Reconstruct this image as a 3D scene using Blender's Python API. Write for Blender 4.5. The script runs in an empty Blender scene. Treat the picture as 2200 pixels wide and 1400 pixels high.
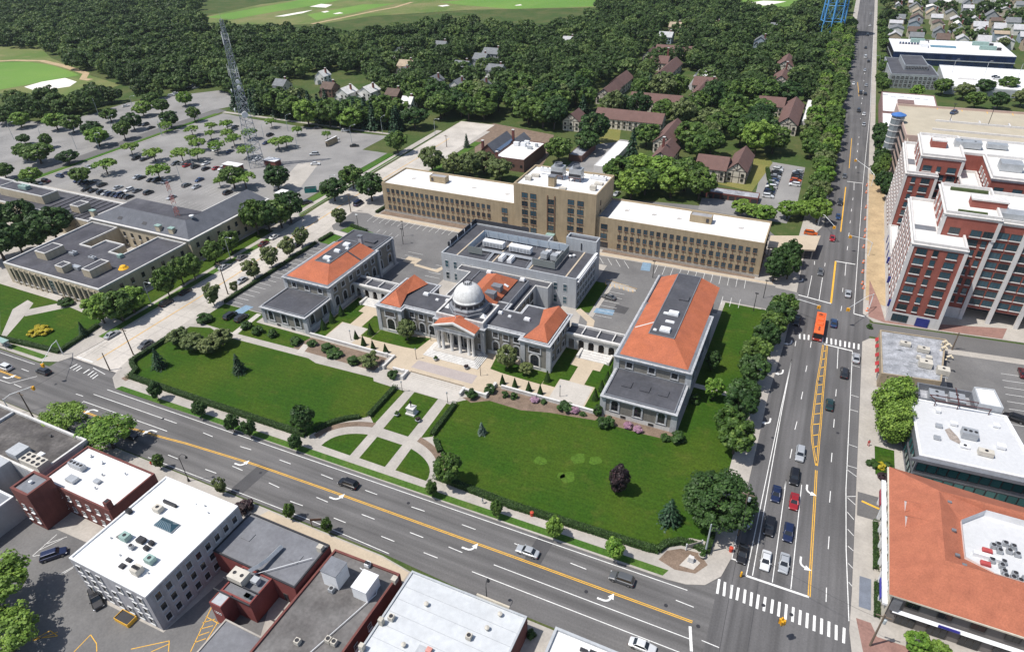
import bpy, math, random
import numpy as np
from mathutils import Matrix, Vector

# ------------------------------------------------------------------ camera, sky, sun, exposure
scene = bpy.context.scene
cam_data = bpy.data.cameras.new("camera")
cam_data.sensor_fit = 'HORIZONTAL'
cam_data.sensor_width = 36.0
cam_data.lens = 23.04
cam_data.clip_start = 1.0
cam_data.clip_end = 6000.0
cam = bpy.data.objects.new("camera", cam_data)
scene.collection.objects.link(cam)
YAW, PITCH, ROLL = -0.4492, 0.5873, -0.02987
fw = Vector((math.sin(YAW)*math.cos(PITCH), math.cos(YAW)*math.cos(PITCH), -math.sin(PITCH)))
rt = Vector((math.cos(YAW), -math.sin(YAW), 0.0))
up = rt.cross(fw)
rt2 = rt*math.cos(ROLL) + up*math.sin(ROLL)
up2 = -rt*math.sin(ROLL) + up*math.cos(ROLL)
cm = Matrix.Identity(4)
for i in range(3):
 cm[i][0] = rt2[i]; cm[i][1] = up2[i]; cm[i][2] = -fw[i]
cm[2][3] = 110.0
cam.matrix_world = cm
scene.camera = cam

SUN_EL = math.radians(62.0)
SHADOW_AZ = math.radians(38.0)        # direction in which shadows fall, from +x towards +y
sun_vec = Vector((-math.cos(SHADOW_AZ)*math.cos(SUN_EL), -math.sin(SHADOW_AZ)*math.cos(SUN_EL), math.sin(SUN_EL)))
world = bpy.data.worlds.new("World")
scene.world = world
world.use_nodes = True
wn = world.node_tree.nodes
bg = wn["Background"]
sky = wn.new("ShaderNodeTexSky")
sky.sky_type = 'NISHITA'
sky.sun_disc = False
sky.sun_elevation = SUN_EL
sky.sun_rotation = math.atan2(sun_vec.x, sun_vec.y)
sky.air_density = 1.0
sky.dust_density = 1.5
world.node_tree.links.new(sky.outputs[0], bg.inputs[0])
bg.inputs[1].default_value = 0.115
sl = bpy.data.lights.new("sun", 'SUN')
sl.energy = 4.6
sl.angle = math.radians(0.53)
sl.color = (1.0, 0.955, 0.89)
sun = bpy.data.objects.new("sun", sl)
sun.rotation_euler = sun_vec.to_track_quat('Z', 'Y').to_euler()
sun.location = (0, 0, 300)
scene.collection.objects.link(sun)
scene.view_settings.view_transform = 'Standard'
scene.view_settings.look = 'None'
scene.view_settings.exposure = 0.1
scene.view_settings.gamma = 1.0
scene.view_settings.use_curve_mapping = False

# ------------------------------------------------------------------ materials
MATS = {}
def new_mat(name):
 m = bpy.data.materials.new(name); m.use_nodes = True
 nt = m.node_tree
 return m, nt, nt.nodes, nt.links, nt.nodes["Principled BSDF"]

def mat(name, col, rough=0.8, var=0.15, scale=0.6, fine=6.0, finev=0.12, bump=0.0, metal=0.0, spec=0.35, streak=0.0, coat=0.0, col2=None, big=None, bigv=0.0, lane=None):
 """base colour broken up by a broad noise, a fine noise and, if asked, stains and streaks"""
 if name in MATS: return MATS[name]
 m, nt, n, l, b = new_mat(name)
 geo = n.new("ShaderNodeNewGeometry")
 pos = geo.outputs["Position"]
 n1 = n.new("ShaderNodeTexNoise"); n1.inputs["Scale"].default_value = scale; n1.inputs["Detail"].default_value = 5
 n2 = n.new("ShaderNodeTexNoise"); n2.inputs["Scale"].default_value = fine; n2.inputs["Detail"].default_value = 3
 l.new(pos, n1.inputs["Vector"]); l.new(pos, n2.inputs["Vector"])
 r1 = n.new("ShaderNodeMapRange"); r1.inputs[1].default_value = 0.3; r1.inputs[2].default_value = 0.7
 r1.inputs[3].default_value = 1-var; r1.inputs[4].default_value = 1+var
 l.new(n1.outputs["Fac"], r1.inputs[0])
 r2 = n.new("ShaderNodeMapRange"); r2.inputs[1].default_value = 0.3; r2.inputs[2].default_value = 0.7
 r2.inputs[3].default_value = 1-finev; r2.inputs[4].default_value = 1+finev
 l.new(n2.outputs["Fac"], r2.inputs[0])
 mul = n.new("ShaderNodeMath"); mul.operation = 'MULTIPLY'
 l.new(r1.outputs[0], mul.inputs[0]); l.new(r2.outputs[0], mul.inputs[1])
 fac = mul.outputs[0]
 if streak:
  mp = n.new("ShaderNodeMapping"); mp.inputs["Scale"].default_value = (1.3, 1.3, 0.12)
  l.new(pos, mp.inputs[0])
  n3 = n.new("ShaderNodeTexNoise"); n3.inputs["Scale"].default_value = 1.0; n3.inputs["Detail"].default_value = 4
  l.new(mp.outputs[0], n3.inputs["Vector"])
  r3 = n.new("ShaderNodeMapRange"); r3.inputs[1].default_value = 0.35; r3.inputs[2].default_value = 0.65
  r3.inputs[3].default_value = 1-streak; r3.inputs[4].default_value = 1+streak*0.5
  l.new(n3.outputs["Fac"], r3.inputs[0])
  m2 = n.new("ShaderNodeMath"); m2.operation = 'MULTIPLY'
  l.new(fac, m2.inputs[0]); l.new(r3.outputs[0], m2.inputs[1]); fac = m2.outputs[0]
 if lane:
  mp2 = n.new("ShaderNodeMapping"); mp2.inputs["Scale"].default_value = (lane[0], lane[1], 1.0); l.new(pos, mp2.inputs[0])
  n5 = n.new("ShaderNodeTexNoise"); n5.inputs["Scale"].default_value = 1.0; n5.inputs["Detail"].default_value = 4; l.new(mp2.outputs[0], n5.inputs["Vector"])
  r5 = n.new("ShaderNodeMapRange"); r5.inputs[1].default_value = 0.34; r5.inputs[2].default_value = 0.66; r5.inputs[3].default_value = 0.74; r5.inputs[4].default_value = 1.16
  l.new(n5.outputs["Fac"], r5.inputs[0]); m3 = n.new("ShaderNodeMath"); m3.operation = 'MULTIPLY'; l.new(fac, m3.inputs[0]); l.new(r5.outputs[0], m3.inputs[1]); fac = m3.outputs[0]
 base = n.new("ShaderNodeRGB"); base.outputs[0].default_value = (*col, 1)
 src = base.outputs[0]
 if col2:
  n4 = n.new("ShaderNodeTexNoise"); n4.inputs["Scale"].default_value = big or 0.08; n4.inputs["Detail"].default_value = 6
  n4.inputs["Roughness"].default_value = 0.6
  l.new(pos, n4.inputs["Vector"])
  r4 = n.new("ShaderNodeMapRange"); r4.inputs[1].default_value = 0.42; r4.inputs[2].default_value = 0.66
  l.new(n4.outputs["Fac"], r4.inputs[0])
  mx = n.new("ShaderNodeMix"); mx.data_type = 'RGBA'
  mx.inputs[7].default_value = (*col2, 1)
  sc = n.new("ShaderNodeMath"); sc.operation = 'MULTIPLY'; sc.inputs[1].default_value = bigv or 0.6
  l.new(r4.outputs[0], sc.inputs[0]); l.new(sc.outputs[0], mx.inputs[0]); l.new(src, mx.inputs[6])
  src = mx.outputs[2]
 vm = n.new("ShaderNodeVectorMath"); vm.operation = 'SCALE'
 l.new(src, vm.inputs[0]); l.new(fac, vm.inputs["Scale"])
 l.new(vm.outputs[0], b.inputs["Base Color"])
 b.inputs["Roughness"].default_value = rough
 b.inputs["Metallic"].default_value = metal
 b.inputs["Specular IOR Level"].default_value = spec
 if coat:
  b.inputs["Coat Weight"].default_value = coat; b.inputs["Coat Roughness"].default_value = 0.06
 if bump:
  bp = n.new("ShaderNodeBump"); bp.inputs["Strength"].default_value = bump; bp.inputs["Distance"].default_value = 0.05
  l.new(n2.outputs["Fac"], bp.inputs["Height"]); l.new(bp.outputs[0], b.inputs["Normal"])
 MATS[name] = m
 return m

def glass(name, col, rough=0.08, var=0.35):
 """window glass seen from outside: dark, glossy, each pane a little different"""
 if name in MATS: return MATS[name]
 m, nt, n, l, b = new_mat(name)
 oi = n.new("ShaderNodeObjectInfo")
 r = n.new("ShaderNodeMapRange"); r.inputs[3].default_value = 1-var; r.inputs[4].default_value = 1+var
 l.new(oi.outputs["Random"], r.inputs[0])
 vm = n.new("ShaderNodeVectorMath"); vm.operation = 'SCALE'; vm.inputs[0].default_value = col
 l.new(r.outputs[0], vm.inputs["Scale"]); l.new(vm.outputs[0], b.inputs["Base Color"])
 b.inputs["Roughness"].default_value = rough
 b.inputs["Specular IOR Level"].default_value = 0.6
 MATS[name] = m
 return m

def leafmat(name, c1, c2, c3=None, trans=0.22):
 """leaves: hue differs from tree to tree (object random) and from leaf to leaf (tint attribute)"""
 if name in MATS: return MATS[name]
 m, nt, n, l, b = new_mat(name)
 oi = n.new("ShaderNodeObjectInfo")
 at_ = n.new("ShaderNodeAttribute"); at_.attribute_name = "tint"
 mx = n.new("ShaderNodeMix"); mx.data_type = 'RGBA'
 mx.inputs[6].default_value = (*c1, 1); mx.inputs[7].default_value = (*c2, 1)
 l.new(oi.outputs["Random"], mx.inputs[0])
 mx2 = n.new("ShaderNodeMix"); mx2.data_type = 'RGBA'
 mx2.inputs[7].default_value = (*(c3 or c2), 1)
 r0 = n.new("ShaderNodeMapRange"); r0.inputs[1].default_value = 0.55; r0.inputs[2].default_value = 1.0; r0.inputs[4].default_value = 0.6
 l.new(at_.outputs["Fac"], r0.inputs[0]); l.new(r0.outputs[0], mx2.inputs[0]); l.new(mx.outputs[2], mx2.inputs[6])
 r = n.new("ShaderNodeMapRange"); r.inputs[3].default_value = 0.6; r.inputs[4].default_value = 1.4
 l.new(at_.outputs["Fac"], r.inputs[0])
 vm = n.new("ShaderNodeVectorMath"); vm.operation = 'SCALE'
 l.new(mx2.outputs[2], vm.inputs[0]); l.new(r.outputs[0], vm.inputs["Scale"])
 l.new(vm.outputs[0], b.inputs["Base Color"])
 b.inputs["Roughness"].default_value = 0.55
 b.inputs["Specular IOR Level"].default_value = 0.3
 tr = n.new("ShaderNodeBsdfTranslucent")
 l.new(vm.outputs[0], tr.inputs["Color"])
 ms = n.new("ShaderNodeMixShader"); ms.inputs[0].default_value = trans
 out = n["Material Output"]
 l.new(b.outputs[0], ms.inputs[1]); l.new(tr.outputs[0], ms.inputs[2]); l.new(ms.outputs[0], out.inputs[0])
 MATS[name] = m
 return m

def paint(name, col):
 if name in MATS: return MATS[name]
 m, nt, n, l, b = new_mat(name)
 b.inputs["Base Color"].default_value = (*col, 1)
 b.inputs["Roughness"].default_value = 0.35
 b.inputs["Metallic"].default_value = 0.25
 b.inputs["Coat Weight"].default_value = 0.7
 b.inputs["Coat Roughness"].default_value = 0.08
 MATS[name] = m
 return m

AS = ((0.138, 0.134, 0.132), 0.9, 0.10, 0.06, 3.0, 0.10)
asphalt = mat("asphalt", *AS, col2=(0.10, 0.098, 0.10), big=0.05, bigv=0.6)
asphalt_x = mat("avenue_asphalt", *AS, col2=(0.105, 0.102, 0.103), big=0.05, bigv=0.6, lane=(0.018, 0.62))
asphalt_y = mat("street_asphalt", (0.120, 0.117, 0.118), *AS[1:], col2=(0.095, 0.093, 0.095), big=0.05, bigv=0.6, lane=(0.62, 0.018))
asphalt_old = mat("weathered_asphalt", (0.255, 0.248, 0.24), 0.92, 0.12, 0.08, 2.2, 0.10, col2=(0.19, 0.186, 0.182), big=0.06, bigv=0.7)
asphalt_lot = mat("lot_asphalt", (0.165, 0.162, 0.16), 0.92, 0.12, 0.07, 2.5, 0.10, col2=(0.11, 0.108, 0.11), big=0.09, bigv=0.7)
concrete = mat("concrete", (0.40, 0.372, 0.335), 0.88, 0.08, 0.25, 2.0, 0.07, col2=(0.30, 0.28, 0.255), big=0.12, bigv=0.6)
concrete_road = mat("concrete_road", (0.50, 0.465, 0.42), 0.88, 0.08, 0.1, 1.2, 0.07, col2=(0.34, 0.315, 0.28), big=0.07, bigv=0.7)
pave_pale = mat("pale_paving", (0.46, 0.43, 0.39), 0.85, 0.06, 0.3, 2.0, 0.06)
pave_cream = mat("cream_paving", (0.46, 0.385, 0.29), 0.85, 0.06, 0.3, 2.0, 0.06)
pave_pink = mat("pink_paving", (0.37, 0.325, 0.31), 0.85, 0.05, 0.4, 2.5, 0.06)
brick_pave = mat("brick_paving", (0.26, 0.15, 0.125), 0.88, 0.12, 0.4, 3.0, 0.12)
sand = mat("sandy_soil", (0.40, 0.30, 0.18), 0.95, 0.15, 0.25, 1.5, 0.12)
bunker_sand = mat("bunker_sand", (0.74, 0.70, 0.64), 0.95, 0.06, 0.1, 1.0, 0.05)
mulch = mat("mulch", (0.185, 0.135, 0.10), 0.95, 0.2, 0.5, 4.0, 0.2)
wh_paint = mat("white_road_paint", (0.72, 0.72, 0.70), 0.7, 0.12, 0.5, 5.0, 0.18)
ye_paint = mat("yellow_road_paint", (0.72, 0.40, 0.045), 0.7, 0.10, 0.5, 5.0, 0.15)
faded_paint = mat("faded_road_paint", (0.42, 0.415, 0.40), 0.8, 0.2, 0.5, 4.0, 0.25)
bl_paint = mat("blue_stall_paint", (0.18, 0.27, 0.36), 0.8, 0.15, 0.5, 4.0, 0.15)
dark_patch = mat("asphalt_patch", (0.078, 0.077, 0.08), 0.92, 0.12, 0.2, 3.0, 0.1)

def grassmat(name, c, c2, c3, mow=0.0, mowdir=(1, 0), patch=0.06):
 m, nt, n, l, b = new_mat(name)
 geo = n.new("ShaderNodeNewGeometry")
 def noise(s, d=5):
  t = n.new("ShaderNodeTexNoise"); t.inputs["Scale"].default_value = s; t.inputs["Detail"].default_value = d
  l.new(geo.outputs["Position"], t.inputs["Vector"]); return t.outputs["Fac"]
 def rng(x, a, b_, c_, d_):
  r = n.new("ShaderNodeMapRange")
  for i, v in enumerate((a, b_, c_, d_)): r.inputs[i+1].default_value = v
  l.new(x, r.inputs[0]); return r.outputs[0]
 mx = n.new("ShaderNodeMix"); mx.data_type = 'RGBA'
 mx.inputs[6].default_value = (*c, 1); mx.inputs[7].default_value = (*c2, 1)
 l.new(rng(noise(patch), 0.4, 0.65, 0, 1), mx.inputs[0])
 mx2 = n.new("ShaderNodeMix"); mx2.data_type = 'RGBA'; mx2.inputs[7].default_value = (*c3, 1)
 l.new(mx.outputs[2], mx2.inputs[6]); l.new(rng(noise(patch*5, 6), 0.55, 0.8, 0, 0.55), mx2.inputs[0])
 f = rng(noise(2.2, 6), 0.3, 0.7, 0.72, 1.28)
 if mow:
  sp = n.new("ShaderNodeSeparateXYZ"); l.new(geo.outputs["Position"], sp.inputs[0])
  wv = n.new("ShaderNodeTexWave"); wv.inputs["Scale"].default_value = mow; wv.inputs["Distortion"].default_value = 2.5
  wv.inputs["Detail"].default_value = 1.0
  mp = n.new("ShaderNodeMapping"); mp.inputs["Rotation"].default_value = (0, 0, math.atan2(mowdir[1], mowdir[0]))
  l.new(geo.outputs["Position"], mp.inputs[0]); l.new(mp.outputs[0], wv.inputs["Vector"])
  mu = n.new("ShaderNodeMath"); mu.operation = 'MULTIPLY'
  l.new(f, mu.inputs[0]); l.new(rng(wv.outputs["Fac"], 0, 1, 0.95, 1.05), mu.inputs[1]); f = mu.outputs[0]
 vm = n.new("ShaderNodeVectorMath"); vm.operation = 'SCALE'
 l.new(mx2.outputs[2], vm.inputs[0]); l.new(f, vm.inputs["Scale"]); l.new(vm.outputs[0], b.inputs["Base Color"])
 b.inputs["Roughness"].default_value = 0.9; b.inputs["Specular IOR Level"].default_value = 0.15
 bp = n.new("ShaderNodeBump"); bp.inputs["Strength"].default_value = 0.5; bp.inputs["Distance"].default_value = 0.06
 l.new(noise(9.0, 3), bp.inputs["Height"]); l.new(bp.outputs[0], b.inputs["Normal"])
 MATS[name] = m
 return m
lawn = grassmat("lawn_grass", (0.029, 0.074, 0.006), (0.050, 0.086, 0.008), (0.094, 0.104, 0.020), 0.21, (0.03, 1.0))
verge = grassmat("verge_grass", (0.045, 0.115, 0.016), (0.080, 0.14, 0.026), (0.14, 0.14, 0.05))
yard = grassmat("yard_grass", (0.05, 0.085, 0.022), (0.085, 0.10, 0.035), (0.15, 0.135, 0.06))
drygrass = grassmat("dry_grass", (0.15, 0.16, 0.045), (0.20, 0.185, 0.06), (0.28, 0.22, 0.10))
fairway = grassmat("fairway_grass", (0.115, 0.225, 0.045), (0.15, 0.26, 0.055), (0.19, 0.26, 0.08), patch=0.012)
rough_gr = grassmat("golf_rough_grass", (0.10, 0.155, 0.04), (0.19, 0.185, 0.08), (0.30, 0.24, 0.13), patch=0.02)
bright_patch = grassmat("bright_grass", (0.062, 0.125, 0.014), (0.068, 0.13, 0.016), (0.09, 0.13, 0.024))

# ------------------------------------------------------------------ mesh helpers
COL = scene.collection
class MB:
 """collects polygons; build() links them as ONE mesh object"""
 def __init__(s): s.v = []; s.f = []; s.mi = []
 def face(s, pts, m=0):
  b = len(s.v); s.v += [tuple(p) for p in pts]; s.f.append(tuple(range(b, b+len(pts)))); s.mi.append(m)
 def box(s, x0, y0, z0, x1, y1, z1, m=0, bottom=True):
  b = len(s.v)
  s.v += [(x0,y0,z0),(x1,y0,z0),(x1,y1,z0),(x0,y1,z0),(x0,y0,z1),(x1,y0,z1),(x1,y1,z1),(x0,y1,z1)]
  q = [(4,5,6,7),(0,1,5,4),(1,2,6,5),(2,3,7,6),(3,0,4,7)]
  if bottom: q.append((3,2,1,0))
  for f in q: s.f.append(tuple(b+i for i in f)); s.mi.append(m)
  return s
 def prism(s, poly, z0, z1, m=0, top=True, mt=None, bottom=False):
  if area(poly) < 0: poly = poly[::-1]
  n = len(poly); b = len(s.v)
  s.v += [(p[0], p[1], z0) for p in poly] + [(p[0], p[1], z1) for p in poly]
  for i in range(n):
   j = (i+1) % n
   s.f.append((b+i, b+j, b+n+j, b+n+i)); s.mi.append(m)
  if top: s.f.append(tuple(range(b+n, b+2*n))); s.mi.append(m if mt is None else mt)
  if bottom: s.f.append(tuple(range(b+n-1, b-1, -1))); s.mi.append(m)
  return s
 def tube(s, pts, r, seg=6, m=0, cap=True):
  """round bar along a path; r is one radius or one for each point"""
  pts = [Vector(p) for p in pts]
  rs = r if isinstance(r, (list, tuple)) else [r]*len(pts)
  b = len(s.v); ref = None
  for i, p in enumerate(pts):
   d = (pts[min(i+1, len(pts)-1)] - pts[max(i-1, 0)]).normalized()
   a = Vector((0, 0, 1)) if abs(d.z) < 0.9 else Vector((1, 0, 0))
   u = d.cross(a).normalized(); w = d.cross(u)
   for k in range(seg):
    t = 2*math.pi*k/seg
    q = p + (u*math.cos(t) + w*math.sin(t))*rs[i]
    s.v.append(tuple(q))
  for i in range(len(pts)-1):
   for k in range(seg):
    k2 = (k+1) % seg
    s.f.append((b+i*seg+k, b+(i+1)*seg+k, b+(i+1)*seg+k2, b+i*seg+k2)); s.mi.append(m)
  if cap:
   s.f.append(tuple(b+(len(pts)-1)*seg+k for k in reversed(range(seg)))); s.mi.append(m)
   s.f.append(tuple(b+k for k in range(seg))); s.mi.append(m)
  return s
 def lathe(s, cx, cy, prof, seg=16, m=0, rot=0.0):
  b = len(s.v)
  for r, z in prof:
   for k in range(seg):
    t = 2*math.pi*k/seg + rot
    s.v.append((cx+r*math.cos(t), cy+r*math.sin(t), z))
  for i in range(len(prof)-1):
   for k in range(seg):
    k2 = (k+1) % seg
    s.f.append((b+i*seg+k, b+i*seg+k2, b+(i+1)*seg+k2, b+(i+1)*seg+k)); s.mi.append(m)
  s.f.append(tuple(b+(len(prof)-1)*seg+k for k in range(seg))); s.mi.append(m)
  return s
 def mesh(s, name, mats, off=(0, 0, 0), smooth=False):
  me = bpy.data.meshes.new(name)
  v = s.v if off == (0, 0, 0) else [(x-off[0], y-off[1], z-off[2]) for x, y, z in s.v]
  me.from_pydata(v, [], s.f)
  for m in (mats if isinstance(mats, (list, tuple)) else [mats]): me.materials.append(m)
  if len(me.materials) > 1: me.polygons.foreach_set("material_index", s.mi)
  if smooth: me.polygons.foreach_set("use_smooth", [True]*len(s.f))
  me.update()
  return me
 def build(s, name, mats, parent=None, local=False, smooth=False):
  """world coordinates in s.v are made relative to an unrotated parent unless local is set"""
  off = (0, 0, 0)
  if parent is not None and not local:
   w = root_loc(parent); off = (w[0], w[1], w[2])
  return link(name, s.mesh(name, mats, off, smooth), parent)

def area(p):
 return sum(p[i][0]*p[(i+1) % len(p)][1] - p[(i+1) % len(p)][0]*p[i][1] for i in range(len(p)))/2
def root_loc(o):
 x = y = z = 0.0
 while o is not None:
  x += o.location[0]; y += o.location[1]; z += o.location[2]; o = o.parent
 return (x, y, z)
def link(name, me, parent=None, loc=None, rz=0.0):
 o = bpy.data.objects.new(name, me)
 COL.objects.link(o)
 if parent is not None: o.parent = parent
 if loc is not None: o.location = loc
 if rz: o.rotation_euler = (0, 0, rz)
 return o
def thing(name, label, cat, loc=(0, 0, 0), rz=0.0, group=None):
 o = bpy.data.objects.new(name, None); COL.objects.link(o)
 o.empty_display_size = 0.5
 o.location = loc; o.rotation_euler = (0, 0, rz)
 return tag(o, label, cat, group)
def tag(o, label, cat, group=None):
 o['label'] = label; o['category'] = cat
 if group: o['group'] = group
 return o
def stuff(o, label=None, cat=None):
 o['kind'] = 'stuff'
 if label: o['label'] = label
 if cat: o['category'] = cat
 return o
def struct(name, poly, z, m, thick=0.0, parent=None, z0=0.0):
 """a piece of the setting: a sheet at height z, or a slab down to z0 when thick"""
 b = MB()
 p = poly if area(poly) > 0 else poly[::-1]
 if thick: b.prism(p, z0, z, top=True)
 else: b.face([(x, y, z) for x, y in p])
 o = b.build(name, m, parent)
 if parent is None: o['kind'] = 'structure'
 return o
def rect(x0, y0, x1, y1): return [(x0, y0), (x1, y0), (x1, y1), (x0, y1)]
def yo(y, x): return y + 0.0137*(x+80.0)          # the avenue runs 0.8 degrees off the building grid
ORD = ['first', 'second', 'third', 'fourth', 'fifth', 'sixth', 'seventh', 'eighth', 'ninth', 'tenth', 'eleventh', 'twelfth', 'thirteenth', 'fourteenth', 'fifteenth', 'sixteenth', 'seventeenth', 'eighteenth', 'nineteenth', 'twentieth']
rnd = random.Random(7)

# ================================================================== the ground, roads, lots and lawns
struct('ground', rect(-3500, -900, 3500, 6000), -0.03, yard)
avenue = struct('avenue', [(-900, yo(63.8, -900)+12), (-150, 63.9), (-60, 64.3), (-40, 63.4), (600, 63.4), (600, 90), (6, 96), (-3, 90), (-158, 86), (-185, 86), (-185, 79), (-900, 74)], 0.02, asphalt_x)
franklin = struct('cross_street', [(1, 60), (30, 60), (26, 90), (24.3, 1500), (11, 1500), (9.6, 260), (4, 240), (3, 206), (1, 90)], 0.035, asphalt_y)
seat_drive = struct('concrete_drive', [(-184.5, 84.6), (-164, 84.6), (-164.8, 180), (-164, 184), (-166, 330), (-187.5, 330), (-186, 200), (-184.5, 180)], 0.03, concrete_road)
side_street = struct('side_street', [(22, 183.5), (400, 183.5+30), (400, 193.5+38), (22, 191)], 0.028, asphalt)

def line(p, q, w, m, parent, name, z=0.05):
 d = Vector((q[0]-p[0], q[1]-p[1])); L = d.length or 1; n_ = Vector((-d.y, d.x))/L*w/2
 b = MB(); b.face([(p[0]-n_.x, p[1]-n_.y, z), (q[0]-n_.x, q[1]-n_.y, z), (q[0]+n_.x, q[1]+n_.y, z), (p[0]+n_.x, p[1]+n_.y, z)][::1])
 return b.build(name, m, parent)
def pline(pts, w, m, parent, name, z=0.05, off=0.0):
 b = MB(); L = []; R = []
 for i, p in enumerate(pts):
  a = Vector(pts[max(i-1, 0)]); c = Vector(pts[min(i+1, len(pts)-1)]); d = (c-a).normalized(); n_ = Vector((-d.y, d.x))
  L.append((p[0]+n_.x*(off+w/2), p[1]+n_.y*(off+w/2), z)); R.append((p[0]+n_.x*(off-w/2), p[1]+n_.y*(off-w/2), z))
 for i in range(len(pts)-1): b.face([R[i], R[i+1], L[i+1], L[i]])
 return b.build(name, m, parent)
def arrow(x, y, ang, turn, parent, z=0.052, s=1.0):
 """turn arrow: a shaft that bends through a right angle into a broad head"""
 b = MB(); R = 1.15*s; pts = []
 c = math.cos(ang); sn = math.sin(ang)
 def W(u, v): return (x+u*c-v*turn*sn, y+u*sn+v*turn*c, z)
 pr = [(-1.5*s, 0)] + [(R*math.sin(t)-0.3*s, R*(1-math.cos(t))) for t in np.linspace(0, 1.35, 7)]
 nr = [(0, 1)] + [(-math.sin(t), math.cos(t)) for t in np.linspace(0, 1.35, 7)]
 for i in range(len(pr)-1):
  w0 = 0.2*s; q = [W(pr[i][0]-nr[i][0]*w0, pr[i][1]-nr[i][1]*w0), W(pr[i+1][0]-nr[i+1][0]*w0, pr[i+1][1]-nr[i+1][1]*w0), W(pr[i+1][0]+nr[i+1][0]*w0, pr[i+1][1]+nr[i+1][1]*w0), W(pr[i][0]+nr[i][0]*w0, pr[i][1]+nr[i][1]*w0)]
  b.face(q if turn > 0 else q[::-1])
 e = pr[-1]; t = 1.35; d = (math.cos(t), math.sin(t)); n_ = nr[-1]
 q = [W(e[0]-n_[0]*0.62*s, e[1]-n_[1]*0.62*s), W(e[0]+d[0]*1.25*s, e[1]+d[1]*1.25*s), W(e[0]+n_[0]*0.62*s, e[1]+n_[1]*0.62*s)]
 b.face(q if turn > 0 else q[::-1])
 return b.build('turn_arrow', wh_paint, parent)

# ---- markings of the avenue
Y1 = [(-159.5, 69.6), (-148, 69.7), (-140.4, 70.1), (-131, 70.8), (-123.3, 71.6), (-110.6, 72.4), (-102.5, 72.9), (-82.9, 73.4), (-37.2, 74.1), (-1.8, 74.5)]
for o_ in (-0.17, 0.17): pline(Y1, 0.17, ye_paint, avenue, 'yellow_centre_line', 0.05, o_)
for o_ in (-0.17, 0.17): pline([(-330, 70.2), (-240, 71.4), (-187.3, 72.1)], 0.17, ye_paint, avenue, 'yellow_centre_line', 0.05, o_)
pline([(x, yo(79.45, x)) for x in range(-160, -3, 12)], 0.16, wh_paint, avenue, 'edge_line')
pline([(-60, 64.75), (-80, 65.1), (-105, 64.8), (-128, 64.5)], 0.14, wh_paint, avenue, 'edge_line')
pline([(-330, 75.6), (-190, 78.0)], 0.14, wh_paint, avenue, 'edge_line')
for a, b_ in (((-161.7, 75.5), (-131.4, 76.0)), ((-161.6, 72.4), (-131.2, 72.9)), ((-39.7, 70.9), (-1.6, 71.1)), ((-42.9, 67.8), (-2.6, 68.0)), ((-192.0, 69.3), (-187.8, 69.5)), ((-187.8, 69.5), (-183.8, 74.6)), ((-161.3, 71.1), (-161.4, 72.4)), ((-166.6, 82.8), (-172.6, 83.6))):
 line(a, b_, 0.16, wh_paint, avenue, 'lane_line')
for a, b_ in (((-98.4, 76.4), (-95.1, 76.4)), ((-86.4, 76.6), (-83.0, 76.5)), ((-74.3, 76.7), (-71.1, 76.7)), ((-62.3, 76.8), (-59.1, 76.9)), ((-50.1, 77.0), (-46.9, 77.0)), ((-38.1, 77.1), (-36.7, 77.0)), ((-26.1, 77.3), (-22.8, 77.2)), ((-5.5, 77.6), (-2.2, 77.5)),
     ((-122.4, 76.1), (-119.1, 76.0)), ((-110.3, 76.1), (-107.0, 76.3)), ((-83.0, 70.7), (-79.8, 70.6)), ((-71.0, 70.8), (-67.7, 70.8)), ((-59.0, 70.9), (-55.8, 70.9)), ((-49.9, 71.0), (-46.7, 70.9)),
     ((-87.6, 67.5), (-84.2, 67.6)), ((-75.9, 67.6), (-72.8, 67.6)), ((-63.9, 67.7), (-60.7, 67.7)), ((-53.8, 67.8), (-50.6, 67.8)), ((-124.2, 67.0), (-121.0, 67.0)), ((-112.3, 67.1), (-109.0, 67.2)), ((-107.2, 70.4), (-104.0, 70.3)), ((-95.7, 69.8), (-92.5, 69.6)), ((-191.5, 75.1), (-188.2, 75.1)), ((-186.4, 69.7), (-183.0, 69.6)), ((0.4, 71.7), (3.4, 71.6)), ((-166.3, 73.7), (-163.6, 73.8))):
 line(a, b_, 0.16, wh_paint, avenue, 'lane_dash')
line((-2.0, 73.5), (-0.8, 69.0), 0.5, wh_paint, avenue, 'stop_line')
for p in ((-105.9, 71.3), (-78.9, 71.9), (-45.9, 72.0), (-17.4, 72.2)): arrow(p[0], p[1], 0.01, 1, avenue)
for p in ((-155.8, 71.2), (-134.9, 71.7)): arrow(p[0], p[1], math.pi, 1, avenue)
arrow(-191.1, 70.6, 0, 1, avenue)
for x, y in ((-100.5, 68.5), (-33, 78.2)):
 q = MB(); q.face([(x-1.8, y-4.3, 0.04), (x+1.6, y-4.3, 0.04), (x+2.2, y+5, 0.04), (x-1.2, y+5, 0.04)]); q.build('road_patch', dark_patch, avenue)
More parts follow.
